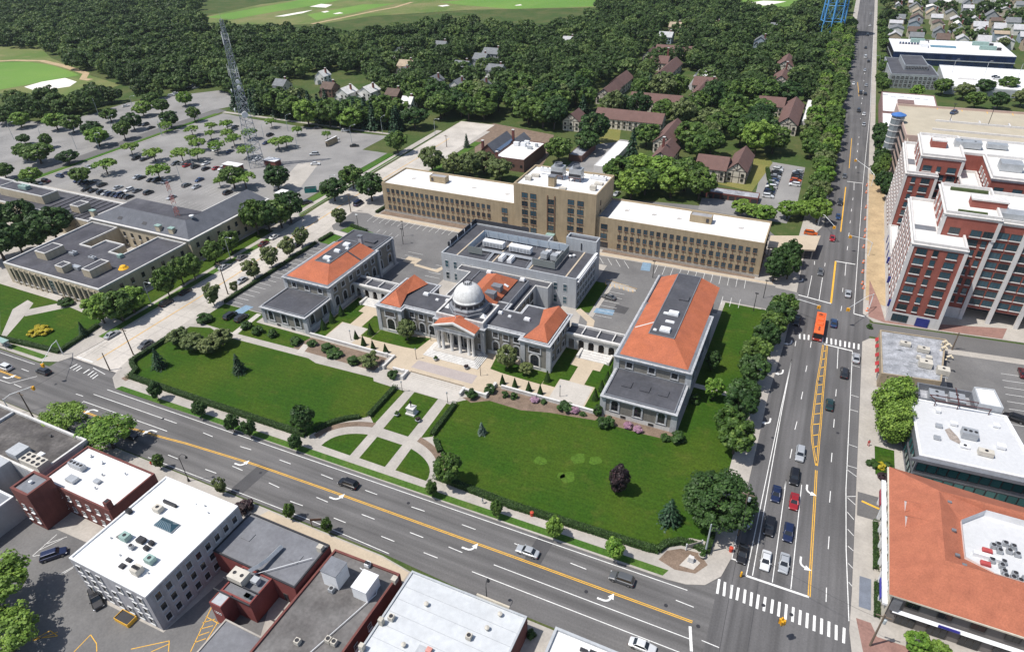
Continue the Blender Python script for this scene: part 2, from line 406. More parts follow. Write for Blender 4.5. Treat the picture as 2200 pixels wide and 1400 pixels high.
# ---- crosswalks
CW = [((1.0, 85.3), (1.2, 82.0)), ((2.1, 85.1), (2.4, 82.0)), ((3.4, 85.0), (3.6, 82.0)), ((4.6, 84.9), (4.7, 82.1)), ((5.8, 85.0), (6.0, 82.0)), ((7.0, 84.9), (7.2, 81.9)), ((8.2, 84.9), (8.3, 81.8)), ((9.4, 84.9), (9.5, 81.8)), ((10.7, 84.9), (10.8, 81.9)), ((11.9, 84.9), (12.0, 81.8)), ((13.1, 84.9), (13.2, 81.7)), ((14.3, 84.8), (14.4, 81.7)), ((15.5, 84.7), (15.6, 81.6)), ((16.7, 84.6), (16.8, 81.5)), ((17.9, 84.6), (18.0, 81.4)), ((19.1, 84.5), (19.2, 81.3)), ((20.3, 84.4), (20.4, 81.3)), ((21.5, 84.2), (21.6, 81.2)), ((22.8, 84.2), (22.8, 81.1)), ((7.5, 177.6), (7.8, 174.7)), ((8.8, 177.7), (9.0, 174.8)), ((10.0, 177.8), (10.1, 175.1)), ((12.5, 178.0), (12.6, 175.1)), ((13.7, 178.2), (13.8, 175.2)), ((14.8, 178.4), (14.9, 175.3)), ((16.0, 178.4), (16.2, 175.2)), ((17.2, 178.4), (17.3, 175.4)), ((18.4, 178.4), (18.5, 175.2)), ((19.7, 178.4), (19.7, 175.3)), ((20.8, 178.4), (20.8, 175.5)), ((22.0, 178.4), (22.0, 175.5)), ((23.2, 178.4), (23.2, 175.5)), ((-177.0, 80.6), (-176.9, 82.8)), ((-175.7, 80.6), (-175.7, 82.4)), ((-172.8, 80.7), (-172.9, 82.7)), ((-170.8, 80.6), (-171.1, 82.6)), ((-169.4, 80.3), (-169.6, 82.4)), ((-168.1, 80.0), (-168.3, 81.9)), ((-178.6, 80.7), (-178.4, 82.9)), ]
for i, (a, b_) in enumerate(CW): line(a, b_, 0.46 if i < 32 else 0.35, wh_paint, franklin if i < 32 else seat_drive, 'crosswalk_bar', 0.055)
# ---- markings of the cross street
for a, b_ in (((6.2, 140.4), (5.5, 88.1)), ((6.7, 163.5), (6.2, 140.4)), ((6.5, 140.6), (6.6, 88.6)), ((6.7, 163.5), (6.5, 140.6)), ((9.9, 116.6), (10.2, 88.6)), ((13.1, 116.4), (13.5, 88.5)), ((18.0, 174.3), (18.2, 163.8)), ((21.5, 195.0), (22.2, 308.3)), ((22.2, 308.3), (24.0, 426.1)), ((24.0, 426.1), (24.8, 814.3)), ((11.3, 113.0), (11.3, 112.8)), ): line(a, b_, 0.16, wh_paint, franklin, 'lane_line')
for a, b_ in (((5.5, 88.1), (16.7, 88.1)), ((14.3, 174.6), (21.7, 174.1)), ((14.9, 228.8), (21.1, 228.8)), ((4.8, 200.4), (14.9, 198.6)), ((21.6, 195.0), (24.6, 194.5)), ((15.9, 308.8), (22.0, 308.8)), ): line(a, b_, 0.45, wh_paint, franklin, 'stop_line')
for a, b_ in (((10.7, 162.2), (10.6, 159.1)), ((10.6, 150.0), (10.5, 146.7)), ((10.3, 137.5), (10.1, 134.2)), ((10.1, 127.1), (10.0, 123.8)), ((9.9, 116.6), (9.8, 113.6)), ((18.4, 154.4), (18.4, 151.3)), ((18.5, 141.9), (18.5, 138.7)), ((18.6, 129.4), (18.6, 126.2)), ((6.9, 173.2), (6.9, 170.4)), ((10.9, 174.5), (10.9, 171.4)), ): line(a, b_, 0.16, wh_paint, franklin, 'lane_dash')
for a, b_ in (((18.9, 116.9), (18.9, 113.5)), ((19.3, 104.1), (19.3, 100.8)), ((19.5, 91.5), (19.6, 88.3)), ): line(a, b_, 0.16, wh_paint, franklin, 'lane_dash')
for a, b_ in (((18.7, 309.2), (18.9, 299.2)), ((18.8, 290.4), (18.7, 287.5)), ((18.6, 278.1), (18.5, 275.3)), ((18.5, 266.2), (18.4, 263.3)), ((18.4, 254.5), (18.3, 251.3)), ((18.3, 242.5), (18.2, 239.1)), ((17.9, 210.2), (17.9, 207.4)), ((18.0, 198.3), (17.9, 195.2)), ((8.3, 226.1), (8.4, 223.3)), ((11.7, 226.0), (11.7, 223.4)), ((18.2, 228.7), (18.2, 219.0)), ((8.2, 214.9), (8.0, 200.2)), ((11.5, 215.0), (11.4, 199.5)), ): line(a, b_, 0.16, wh_paint, franklin, 'lane_dash')
for a, b_ in (((19.3, 376.2), (19.3, 374.0)), ((19.1, 365.1), (19.1, 361.9)), ((19.1, 353.9), (19.1, 350.8)), ((19.0, 341.8), (19.0, 339.1)), ((19.0, 330.2), (19.0, 326.8)), ((19.4, 410.7), (19.4, 408.7)), ((19.3, 443.9), (19.3, 440.9)), ((19.5, 455.7), (19.5, 452.5)), ((20.0, 474.5), (19.9, 472.0)), ((19.7, 501.3), (19.7, 498.0)), ((19.8, 523.4), (19.8, 519.7)), ): line(a, b_, 0.2, wh_paint, franklin, 'lane_dash')
for a, b_ in (((16.1, 494.6), (17.6, 458.7)), ((16.0, 372.3), (16.2, 326.4)), ): line(a, b_, 0.25, ye_paint, franklin, 'kerb_line')
for a, b_ in (((21.7, 167.1), (23.7, 166.8)), ((21.7, 153.4), (23.7, 153.2)), ((21.7, 147.3), (23.7, 147.1)), ((21.8, 133.9), (23.8, 133.6)), ((21.8, 126.5), (23.9, 126.4)), ((21.8, 125.2), (24.0, 123.6)), ): line(a, b_, 0.13, wh_paint, franklin, 'stall_line')
for a, b_ in (((22.2, 116.7), (23.9, 117.5)), ((22.3, 116.4), (23.9, 114.9)), ((22.4, 112.2), (23.7, 110.6)), ((22.6, 107.5), (23.8, 106.2)), ((22.8, 103.1), (23.8, 102.3)), ((23.0, 98.8), (23.9, 97.9)), ((23.2, 94.4), (23.9, 93.6)), ): line(a, b_, 0.13, wh_paint, franklin, 'stall_line')
pline([(23.5, 85.9), (22.5, 102.1), (21.9, 118.9), (21.7, 174.1)], 0.16, wh_paint, franklin, 'lane_line')
pline([(2.4, 91.0), (2.4, 99.5), (2.5, 106.9)], 0.16, wh_paint, franklin, 'lane_line')
line((2.3, 90.9), (3.5, 90.9), 0.3, wh_paint, franklin, 'stop_line')
MEDL = [(14.1, 174.1), (14.0, 165.9), (13.7, 155.2), (13.7, 144.6), (13.7, 136.7), (14.2, 131.7), (15.0, 127.0), (15.6, 123.7)]
MEDR = [(15.1, 174.5), (15.2, 166.4), (15.3, 155.9), (15.4, 148.3), (15.6, 138.4), (15.6, 133.5), (15.7, 128.1), (15.7, 123.7)]
for P_ in (MEDL, MEDR):
 pline(P_, 0.13, ye_paint, franklin, 'yellow_median_line', 0.05, 0.16); pline(P_, 0.13, ye_paint, franklin, 'yellow_median_line', 0.05, -0.16)
def along(P, y):
 for a, b_ in zip(P, P[1:]):
  if min(a[1], b_[1]) <= y <= max(a[1], b_[1]) and a[1] != b_[1]:
   return a[0] + (b_[0]-a[0])*(y-a[1])/(b_[1]-a[1])
 return P[-1][0]
yy = MEDL[0][1]-3
while yy > MEDL[-1][1]+5:
 line((along(MEDL, yy), yy-0.6), (along(MEDR, yy), yy+0.6), 0.25, ye_paint, franklin, 'yellow_median_bar'); yy -= 4.1
for o_ in (-0.17, 0.17): pline([(15.7, 122.2), (15.9, 116.3), (16.7, 88.2)], 0.16, ye_paint, franklin, 'yellow_centre_line', 0.05, o_)
line((14.9, 228.8), (14.9, 198.9), 0.55, ye_paint, franklin, 'yellow_centre_line')
line((15.6, 301.7), (15.5, 254.2), 0.4, ye_paint, franklin, 'yellow_centre_line')
for p in ((14.2, 115.4), (14.6, 95.3)): arrow(p[0], p[1], -math.pi/2, 1, franklin)
for p in ((5.0, 156.2), (4.3, 134.7), (5.8, 171.6), (5.6, 210.3)): arrow(p[0], p[1], -math.pi/2, -1, franklin)
# ---- markings of the concrete drive: yellow centre line and slab joints
for o_ in (-0.15, 0.15): pline([(-174.8, 86.5), (-174.7, 140), (-176.5, 175), (-178, 215), (-178.4, 300)], 0.13, ye_paint, seat_drive, 'yellow_centre_line', 0.055, o_)
line((-181.8, 85.4), (-175.2, 85.4), 0.4, wh_paint, seat_drive, 'stop_line')
for k in range(26):
 yj = 92+k*7.2
 line((-183, yj), (-166, yj), 0.05, dark_patch, seat_drive, 'slab_joint', 0.045)
for xj in (-178.9, -170.6): line((xj, 88), (xj-2.5, 290), 0.05, dark_patch, seat_drive, 'slab_joint', 0.045)
pline([(-181.5, 87), (-181, 140), (-184, 185)], 0.12, wh_paint, seat_drive, 'edge_line', 0.055)

# ================================================================== the courthouse block
KERB = 0.13
block = struct('courthouse_pavement', [(-166.8, 240), (-168.2, 190), (-166.6, 170), (-166.6, 92), (-165.6, 87), (-163.2, 82.5), (-158.5, 79.6), (-120, 79.9), (-60, 80.6), (-8, 81.2), (-4.5, 81.6), (-1.2, 82.9), (1.2, 86), (2.3, 91), (2.7, 145), (4.0, 171), (4.6, 199), (4.6, 232), (2, 236)], KERB, concrete, 1)
def sheet(name, poly, m, z=KERB+0.01, parent=block): return struct(name, poly, z, m, parent=parent)
sheet('kerbside_grass', [(-158, yo(80.5, -158)), (-97, yo(80.6, -97)), (-9, yo(80.7, -9)), (-8.2, yo(82.3, -8)), (-97, yo(82.3, -97)), (-157.5, yo(82.0, -157))], verge)
sheet('lawn', [(-158, 85), (-97.5, 85.2), (-96.2, 88.5), (-93, 92.5), (-89.5, 95.6), (-88.2, 97), (-88.2, 109.6), (-95, 109.8), (-96, 111), (-115, 110.2), (-118.5, 111.2), (-150, 110.2), (-157, 112), (-163.5, 110), (-163.5, 88.8), (-159, 87)], lawn)
sheet('lawn', [(-61, 86.2), (-12, 86.6), (-9.5, 90), (-6, 92.5), (-2.2, 93), (-1.6, 186.8), (-15.2, 186.8), (-15.6, 119.8), (-33, 119.6), (-35.5, 120.2), (-66, 114.3), (-68.8, 112.2), (-70, 111), (-69, 97.2), (-65.5, 94.5), (-62, 90)], lawn)
# mulch beds along the terrace and the wings
sheet('planting_bed', [(-126, 113.4), (-97.5, 113.6), (-97.5, 120), (-124.5, 120)], mulch, KERB+0.018)
sheet('planting_bed', [(-69.5, 113.2), (-66.5, 112.2), (-62.5, 114.8), (-53.5, 114.6), (-46.5, 116.6), (-41, 117.4), (-35, 118.4), (-34, 121), (-64, 120.5), (-65, 115.6)], mulch, KERB+0.018)
sheet('planting_bed', [(-33.5, 118.4), (-24, 118.2), (-17.5, 118.6), (-15, 120.2), (-15.6, 122), (-33.5, 122)], mulch, KERB+0.018)
sheet('planting_bed', [(-10.6, 84.9), (-7.2, 83.9), (-3.4, 84.6), (-1.6, 87.5), (-3.6, 89.6), (-7.2, 89.2), (-9.6, 87.6)], mulch, KERB+0.018)
sheet('planting_bed', [(-160.6, 83.2), (-158.4, 82.9), (-157.9, 85.4), (-160.2, 86.2)], mulch, KERB+0.018)
sheet('paved_corner', [(-6.6, 85.2), (-3.9, 85.3), (-3.0, 87.4), (-5.2, 88.6)], pave_pale, KERB+0.026)
# front garden: two walks, the oval walk and the small lawns between
EC = (-78.0, 84.0)
def arc(a, b_, x0, x1, n=14, ex=2.25):
 out = []
 for i in range(n+1):
  x = x0+(x1-x0)*i/n; u = min(1.0, abs(x-EC[0])/a)
  out.append((x, EC[1]+b_*(1-u**ex)**(1/ex)))
 return out
# the strip beside the walk: grass outside of the walks
sheet('lawn_strip', [(-87.2, 97.2), (-84.9, 95.4), (-84.9, 109.5), (-87.2, 109.5)], lawn)
sheet('lawn_strip', [(-71.6, 95.8), (-69.2, 97.4), (-69.6, 109.5), (-72.2, 109.5)], lawn)
sheet('planting_bed', arc(18.6, 12.6, -96.4, -84.7)+arc(17.0, 10.9, -84.7, -94.9), mulch, KERB+0.016)
sheet('planting_bed', arc(18.2, 12.6, -71.8, -60.4)+arc(16.4, 11.0, -61.8, -71.8), mulch, KERB+0.016)
sheet('garden_lawn', [(-81.9, 95.0), (-74.7, 95.0), (-75.1, 110.2), (-82.3, 110.2)], lawn)
sheet('garden_lawn', [(-81.4, 84.3), (-74.2, 84.3), (-74.4, 92.0), (-81.6, 92.0)], lawn)
sheet('garden_lawn', [(-83.9, 84.1)]+arc(14.3, 8.3, -84.1, -92.2)[0:]+[(-92.3, 84.1)], lawn)
sheet('garden_lawn', [(-71.4, 84.4)]+arc(14.9, 8.3, -71.8, -63.2)+[(-63.2, 84.4)], lawn)
# west side: paths and lawns near the west wing
sheet('lawn_bed', [(-163.6, 113), (-151, 112.6), (-119, 113.6), (-120, 117), (-125, 120), (-146, 120), (-146, 124.5), (-163.6, 124.5)], lawn)
sheet('path', [(-148.6, 112), (-146.6, 112), (-147.6, 124), (-149.4, 124)], pave_pale, KERB+0.02)
sheet('path', [(-123.5, 112), (-121.4, 112.4), (-122.3, 116.4), (-124.4, 116.4)], pave_pale, KERB+0.02)
sheet('path', [(-15.5, 140.8), (-2, 140.2), (-2, 142), (-15.5, 142.6)], pave_pale, KERB+0.02)
# car parks of the block
lot = sheet('car_park', [(-164.6, 124.8), (-144.2, 124.8), (-144.2, 170.5), (-126, 170.5), (-126, 150.2), (-107, 150.2), (-107, 160), (-105.3, 160), (-105.3, 196), (-57, 196), (-57, 165), (-55, 163.5), (-52, 150.2), (-37, 150.2), (-37, 179), (-16.5, 179), (-16.5, 187.6), (-1.8, 187.6), (5.2, 190), (5.2, 201.5), (-2, 202.2), (-2, 203.2), (-58, 202.2), (-100, 199.5), (-157, 199.8), (-162, 202), (-168.5, 200.5), (-168.5, 186.5), (-164.6, 183)], asphalt_lot, KERB+0.012)
sheet('lawn_bed', [(-126, 150.3), (-108, 150.3), (-108.2, 154), (-111, 155.5), (-125.4, 156)], lawn, KERB+0.03)
sheet('lawn_bed', [(-52, 150.3), (-37.2, 150.3), (-38.6, 152.4), (-43, 156.3), (-47.5, 157.3), (-52.4, 156.8)], lawn, KERB+0.03)
sheet('path', [(-57, 164.2), (-51.5, 159.5), (-49.4, 150.4), (-47.4, 150.4), (-49.6, 161), (-56, 166)], pave_cream, KERB+0.04)
sheet('shade_lawn', [(-57, 164.5), (-52.6, 164.5), (-52.6, 184), (-57, 184)], lawn, KERB+0.03)
sheet('path', [(-52.5, 163), (-50.8, 162.5), (-50.8, 184.5), (-52.5, 184.5)], concrete, KERB+0.035)
sheet('traffic_island', [(-53.8, 183.4), (-44.5, 181.6), (-42.9, 182.6), (-43.4, 183.8), (-52, 186)], concrete, KERB+0.05)
sheet('traffic_island', [(-125.4, 171.5), (-120, 171.2), (-119.6, 175.3), (-125.4, 175.5)], pave_cream, KERB+0.05)
sheet('traffic_island', [(-120, 170.2), (-109.5, 169), (-108.6, 173), (-110.2, 173.2), (-111.2, 170.6), (-120, 171.6)], pave_cream, KERB+0.055)
sheet('lawn_bed', [(-163.4, 172.5), (-153.5, 172.2), (-148.5, 171.2), (-148, 178), (-162.8, 180.5)], verge, KERB+0.03)
sheet('lawn_bed', [(-162.6, 184), (-150.5, 182.2), (-148.8, 187.2), (-160.8, 190)], verge, KERB+0.03)
sheet('path', [(-164.6, 181), (-147.5, 178.3), (-147.5, 181.5), (-164.6, 183.6)], pave_pale, KERB+0.03)
sheet('pavement_strip', [(-158, 200.5), (-100, 200.2), (-58, 202.8), (-3, 203.8), (-3, 205), (-58, 204.6), (-100, 202.3), (-158, 202.8)], pave_cream, KERB+0.03)
sheet('dry_bed', [(-157, 203.4), (-98, 203.2), (-98, 206.4), (-157, 206.4)], mulch, KERB+0.03)
sheet('dry_bed', [(-62, 204.9), (-9, 205.4), (-9, 206.9), (-62, 206.9)], mulch, KERB+0.03)
def stalls(a, b_, n, w=0.11):
 """n stall lines between the first line a=(p, q) and the last line b_=(p, q)"""
 for i in range(n):
  t = i/(n-1) if n > 1 else 0
  line(tuple(a[0][k]+(b_[0][k]-a[0][k])*t for k in (0, 1)), tuple(a[1][k]+(b_[1][k]-a[1][k])*t for k in (0, 1)), w, wh_paint, lot, 'stall_line', KERB+0.05)
stalls(((-158.0, 200.7), (-157.5, 195.2)), ((-120.9, 201.5), (-120.6, 196.2)), 14)
stalls(((-40.8, 202.9), (-40.5, 196.7)), ((-11.5, 203.5), (-11.1, 197.8)), 12)
stalls(((-61.4, 200.9), (-58.6, 196.7)), ((-52.5, 201.4), (-49.4, 196.7)), 4)
stalls(((-51.6, 185.3), (-46.0, 185.3)), ((-50.5, 164.1), (-45.3, 164.3)), 8)
stalls(((-19.2, 190.1), (-18.9, 184.5)), ((-11.2, 190.3), (-11.0, 184.8)), 4)
stalls(((-112.4, 165.4), (-106.6, 165.6)), ((-112.9, 173.5), (-110.4, 173.8)), 4)
stalls(((-127.1, 173.2), (-121.2, 173.2)), ((-127.4, 178.6), (-121.2, 178.6)), 3)
stalls(((-147.9, 187.9), (-148.0, 190.6)), ((-138.6, 186.8), (-138.8, 189.4)), 4)
stalls(((-162.6, 126.5), (-157.6, 126.5)), ((-162.6, 168), (-157.6, 168)), 17)
q = MB(); q.face([(-51.5, 165.2, KERB+.045), (-51.5, 168.1, KERB+.045), (-45.8, 169.0, KERB+.045), (-45.5, 165.9, KERB+.045)][::-1]); q.build('blue_stall', bl_paint, lot)
q = MB(); q.face([(-45.4, 197.0, KERB+.045), (-46.2, 202.9, KERB+.045), (-43.2, 203.3, KERB+.045), (-42.3, 197.5, KERB+.045)][::-1]); q.build('blue_stall', bl_paint, lot)
q = MB(); q.face([(-157.2, 121.0, KERB+.045), (-156.4, 126.5, KERB+.045), (-153.2, 126.6, KERB+.045), (-153.7, 121.0, KERB+.045)]); q.build('blue_stall', bl_paint, lot)
for k in range(7):
 t = k/6
 line((-53+t*9.5, 182.6-t*1.2), (-54+t*9.8, 184.8-t*1.6), 0.12, ye_paint, lot, 'hatch_line', KERB+0.06)
line((-54.2, 186.4), (-43, 184.2), 0.12, ye_paint, lot, 'hatch_line', KERB+0.06)
for k in range(4): line((-107.5+k*1.7, 193.2), (-107.2+k*1.7, 197), 0.1, ye_paint, lot, 'hatch_line', KERB+0.06)
q = MB(); q.face([(-106.8, 190), (-98, 191), (-98.6, 195), (-107.5, 194)] and [(-111, 191.5, KERB+.04), (-104, 191.5, KERB+.04), (-104, 195.5, KERB+.04), (-111, 195.5, KERB+.04)]); q.build('dirt_patch', mulch, lot)
q = MB(); q.face([(-46.5, 168, KERB+.04), (-42.3, 168, KERB+.04), (-42, 172, KERB+.04), (-46.3, 172.5, KERB+.04)]); q.build('road_patch', dark_patch, lot)

# ================================================================== other pavements and lots
west_pave = struct('west_pavement', [(-900, 81), (-260, 78.6), (-190, 79.4), (-184.6, 81.5), (-182.6, 85.5), (-182, 92), (-181.6, 150), (-183.8, 180), (-186, 181), (-192, 180), (-192, 172), (-900, 172)], KERB, concrete, 1)
sheet('kerbside_grass', [(-185.4, 95), (-182.6, 95), (-182.3, 170), (-184.8, 170)], verge, parent=west_pave)
sheet('kerbside_grass', [(-206, 80.2), (-190.5, 80.5), (-190, 82.2), (-206, 82)], verge, parent=west_pave)
sheet('lawn', [(-212.8, 82.3), (-188.5, 84.9), (-192.1, 101.5), (-209.8, 103.1), (-218.0, 93.7), (-226.2, 94.8), (-223.0, 88.6)], lawn, parent=west_pave)
sheet('lawn', [(-223.0, 88.6), (-223.2, 97.6), (-232.1, 98.6), (-237.9, 97.9)], lawn, KERB+0.014, parent=west_pave)
sheet('path', [(-212.8, 82.3), (-226.2, 94.8), (-227.4, 100.6), (-223.5, 100.0), (-218.1, 93.0), (-211.7, 83.3)], concrete, KERB+0.02, parent=west_pave)
sheet('planting_bed', [(-194, 104), (-186.5, 104), (-187, 174), (-193, 174)], lawn, parent=west_pave)
sheet('lawn', [(-320, 86), (-240, 86), (-222, 96), (-215, 104), (-248, 104), (-320, 104)], lawn, KERB+0.012, parent=west_pave)
# county car park
county_lot = struct('county_car_park', [(-400, 158), (-192.6, 158), (-192.6, 186), (-196.4, 190), (-196.6, 268), (-212, 268), (-212, 292), (-240, 290), (-272, 289), (-307, 291), (-334, 294), (-336, 250), (-335.5, 206), (-340, 162)], 0.015, asphalt_old)
north_lot = struct('north_car_park', [(-520, 168), (-350, 166), (-346, 210), (-346, 296), (-334, 327), (-380, 336), (-398, 316), (-415, 290), (-413, 264), (-420, 244), (-520, 215)], 0.012, asphalt_old)
lot_road = struct('car_park_road', [(-352, 140), (-341, 140), (-339, 206), (-339.5, 250), (-337, 300), (-345, 300), (-348, 250), (-347, 206)], 0.022, asphalt)
struct('kerb_strip', [(-340.6, 162), (-335.5, 162), (-335.4, 206), (-336.4, 250), (-334.5, 292), (-338.6, 292), (-339.3, 250), (-338.6, 206)], 0.12, verge, 1)
struct('kerb_strip', [(-335.3, 170), (-334.5, 170), (-334.4, 250), (-335.2, 250)], 0.13, concrete, 1)
struct('kerb_strip', [(-336, 295), (-212, 294), (-211, 296), (-336, 297.5)], 0.12, concrete, 1)
def lot_lines(p0, p1, q0, q1, n, parent, m=wh_paint):
 for i in range(n):
  t = i/(n-1)
  line((p0[0]+(p1[0]-p0[0])*t, p0[1]+(p1[1]-p0[1])*t), (q0[0]+(q1[0]-q0[0])*t, q0[1]+(q1[1]-q0[1])*t), 0.12, m, parent, 'stall_line', 0.03)
for y in (178.6, 196.6):
 lot_lines((-318, y-5.4), (-204, y-5.4), (-318, y+5.4), (-204, y+5.4), 43, county_lot, faded_paint)
for y in (196, 214): lot_lines((-440, y-5), (-366, y-5), (-440, y+5), (-366, y+5), 28, north_lot, faded_paint)
struct('concrete_yard', [(-218.0, 209.2), (-229.7, 239.0), (-221.8, 247.0), (-206.1, 210.9)], 0.03, concrete)
# pavements on both sides of the drive further north
struct('drive_pavement', [(-191, 186), (-187.2, 186), (-188.6, 310), (-192, 310)], KERB, concrete, 1)
sheet('kerbside_grass', [(-188.4, 190), (-187.4, 190), (-188.6, 268), (-189.8, 268)], verge, parent=None)
struct('drive_verge', [(-195, 190), (-191.2, 190), (-192.2, 268), (-196, 268)], 0.12, verge, 1)
struct('drive_pavement', [(-166.6, 242), (-164, 242), (-163, 318), (-166, 318)], KERB, concrete, 1)
struct('drive_verge', [(-163.8, 246), (-160, 246), (-159, 300), (-162.8, 300)], 0.12, verge, 1)
struct('gate_apron', [(-196, 181), (-184, 181), (-184, 189), (-199, 189)], 0.05, asphalt_lot)
# north of the tan building: back lane, court of garages and the yard
struct('back_lane', [(-100, 232), (-4, 233), (-4, 238), (-20, 262), (-100, 250)], 0.015, asphalt_lot)
struct('flat_lot', [(-20.9, 323.2), (-2.1, 320.4), (-1.7, 274.6), (-3.7, 254.5), (-37.7, 255.4), (-38.7, 267.9), (-18.3, 273.2)], 0.02, asphalt_old)
struct('garage_court', [(-104, 262), (-84, 262), (-88, 330), (-106, 330)], 0.015, asphalt_old)
struct('court_lawn', [(-40.1, 287.1), (-20.5, 282.1), (-16.5, 321.5), (-22.2, 333.2), (-30.5, 330.1), (-32.0, 287.3)], 0.03, drygrass)
struct('court_lawn', [(-109.0, 345.1), (-99.0, 351.4), (-92.5, 325.8), (-102.5, 318.1)], 0.03, drygrass)
struct('court_drive', [(-83.6, 444.0), (-88.2, 546.4), (-80.1, 540.4), (-74.3, 435.0)], 0.03, asphalt_old)
struct('north_street', [(-178.9, 380.9), (-187.0, 506.1), (-179.7, 499.8), (-169.9, 369.5), (-170.7, 361.7)], 0.03, asphalt_old)
struct('brick_yard', [(-168.4, 310.1), (-168.2, 332.6), (-128.3, 324.9), (-119.5, 296.6), (-115.1, 273.9), (-145.3, 265.7)], 0.02, mulch)
# pavements along the cross street
struct('cross_street_pavement', [(4.2, 238), (9.4, 258), (10.4, 900), (6.5, 900), (5.2, 420), (1.5, 240)], KERB, concrete, 1)
east_pave = struct('east_pavement', [(24.0, 196), (27, 192.2), (60, 196), (400, 234), (400, 330), (24.0, 330)], KERB, concrete, 1)
sheet('sandy_work_strip', [(24.6, 205), (30.4, 203), (30.6, 318), (24.6, 322)], sand, parent=east_pave)
sheet('brick_band', [(25.5, 194.8), (29.8, 193), (60, 196.4), (62, 203), (30, 194.2), (28.8, 203.6), (25.6, 219)], brick_pave, KERB+0.016, parent=east_pave)
struct('cross_street_pavement', [(24.2, 332), (26.6, 332), (27.6, 900), (24.8, 900)], KERB, concrete, 1)
south_block = struct('corner_pavement', [(23.8, 92), (24.1, 180), (26, 182.6), (60, 187), (400, 217), (400, 66), (34, 66), (28, 68), (24.6, 76), (23.6, 84)], KERB, concrete, 1)
sheet('brick_corner', [(24.6, 87), (27, 87), (28, 84.6), (48, 85), (48, 78), (30, 76), (26, 80)], brick_pave, parent=south_block)
sheet('car_park', [(44, 182.5), (66, 185), (90, 187), (90, 100), (55, 100), (51, 126), (52, 149), (44.5, 154)], asphalt_lot, KERB+0.012, parent=south_block)
for k in range(8): line((57.5-k*0.05, 178-k*3.1), (63.5, 178.8-k*3.1), 0.12, wh_paint, south_block, 'stall_line', KERB+0.03)
line((63.6, 180), (64.6, 152), 0.9, concrete, south_block, 'kerb_island', KERB+0.05)
sheet('garden_bed', [(27.6, 126), (31.5, 126), (31.5, 135.6), (27.4, 135.6)], lawn, KERB+0.02, parent=south_block)
sheet('driveway', [(24.2, 112), (28.8, 112), (30, 119), (24.2, 119)], asphalt, KERB+0.014, parent=south_block)
line((25, 116.5), (28.4, 115.6), 0.5, ye_paint, south_block, 'yellow_arrow', KERB+0.03)
sheet('blue_grating', [(25.0, 89.6), (27.0, 89.6), (27.0, 96.6), (25.0, 96.6)], mat('grating', (0.16, 0.18, 0.22), 0.7), KERB+0.02, parent=south_block)
# south side of the avenue
south_pave = struct('shop_pavement', [(-900, 66), (-150, 63.6), (-61, 63.8), (-54, 62.9), (-20, 62.9), (-20, 20), (-170, -40), (-900, -60)], KERB, concrete, 1)
yard_lot = sheet('shop_yard', [(-172, 40), (-112, 42), (-108, 33.6), (-88, 34), (-86, 48), (-74, 46), (-66, 30), (-66, -30), (-172, -30)], asphalt_lot, KERB+0.012, parent=south_pave)
sheet('concrete_path', [(-113.5, 44.8), (-109.4, 45), (-109.4, 36), (-111.2, 36), (-111.4, 42), (-113.6, 42.6)], pave_cream, KERB+0.02, parent=south_pave)
sheet('tan_pavement', [(-92, 59.6), (-54, 60), (-54, 62.6), (-61, 63.5), (-90, 63.4)], pave_cream, KERB+0.014, parent=south_pave)
YL = [((-83.8, 41.3), (-80.6, 33.4)), ((-80.8, 41.0), (-79.1, 34.1)), ((-83.3, 39.5), (-80.1, 39.4)), ((-82.9, 38.3), (-81.4, 39.8)), ((-82.4, 37.2), (-80.7, 38.7)), ((-81.8, 36.0), (-80.4, 37.5)), ((-81.3, 34.9), (-80.0, 36.3)), ((-84.9, 42.4), (-85.1, 43.9)),
   ((-90.7, 29.4), (-85.7, 33.3)), ((-85.7, 33.3), (-84.2, 31.8)), ((-87.0, 30.5), (-85.3, 32.8)), ((-99.8, 28.3), (-99.6, 24.9)), ((-99.8, 28.3), (-97.3, 27.6)), ((-97.3, 27.6), (-95.9, 26.6)), ((-108.5, 23.6), (-105.1, 25.7)), ((-108.4, 23.2), (-105.8, 26.2)), ((-107.2, 25.8), (-105.2, 25.7)), ((-108.5, 23.4), (-107.3, 25.9))]
for a, b_ in YL: line(a, b_, 0.14, ye_paint, yard_lot, 'yellow_hatch_line', KERB+0.035)
for a, b_ in (((-126.2, 35.0), (-126.7, 40.6)), ((-126.0, 35.0), (-124.1, 36.5)), ((-126.3, 36.5), (-124.5, 40.3)), ((-126.6, 37.9), (-124.1, 41.1)), ((-117.0, 34.3), (-115.9, 37.2)), ((-116.4, 34.9), (-115.9, 36.5))): line(a, b_, 0.12, wh_paint, yard_lot, 'stall_line', KERB+0.035)
# golf course beyond the trees
struct('golf_rough', [(-720.6, 381.0), (-679.5, 407.2), (-607.4, 371.2), (-506.6, 335.1), (-463.0, 324.6), (-458.4, 295.2), (-469.0, 278.9), (-520.2, 260.9)], 0.02, rough_gr)
struct('fairway', [(-647.8, 337.4), (-612.8, 354.3), (-580.0, 352.3), (-538.0, 340.5), (-521.9, 334.7), (-531.9, 301.1), (-540.6, 273.2)], 0.035, fairway)
struct('golf_bunker', [(-527.6, 295.5), (-530.1, 310.5), (-523.9, 324.7), (-503.6, 319.5), (-495.3, 307.9), (-504.4, 289.7)], 0.05, bunker_sand)
b_ = MB()
def worm(name, pts, w, m, z): pline(pts, w, m, None, name, z)['kind'] = 'structure'
worm('golf_path', [(-651.8, 339.8), (-630.8, 354.1), (-604.3, 360.8), (-563.1, 352.5), (-522.3, 340.9), (-507.4, 327.2), (-498.6, 327.1)], 5, sand, 0.06)
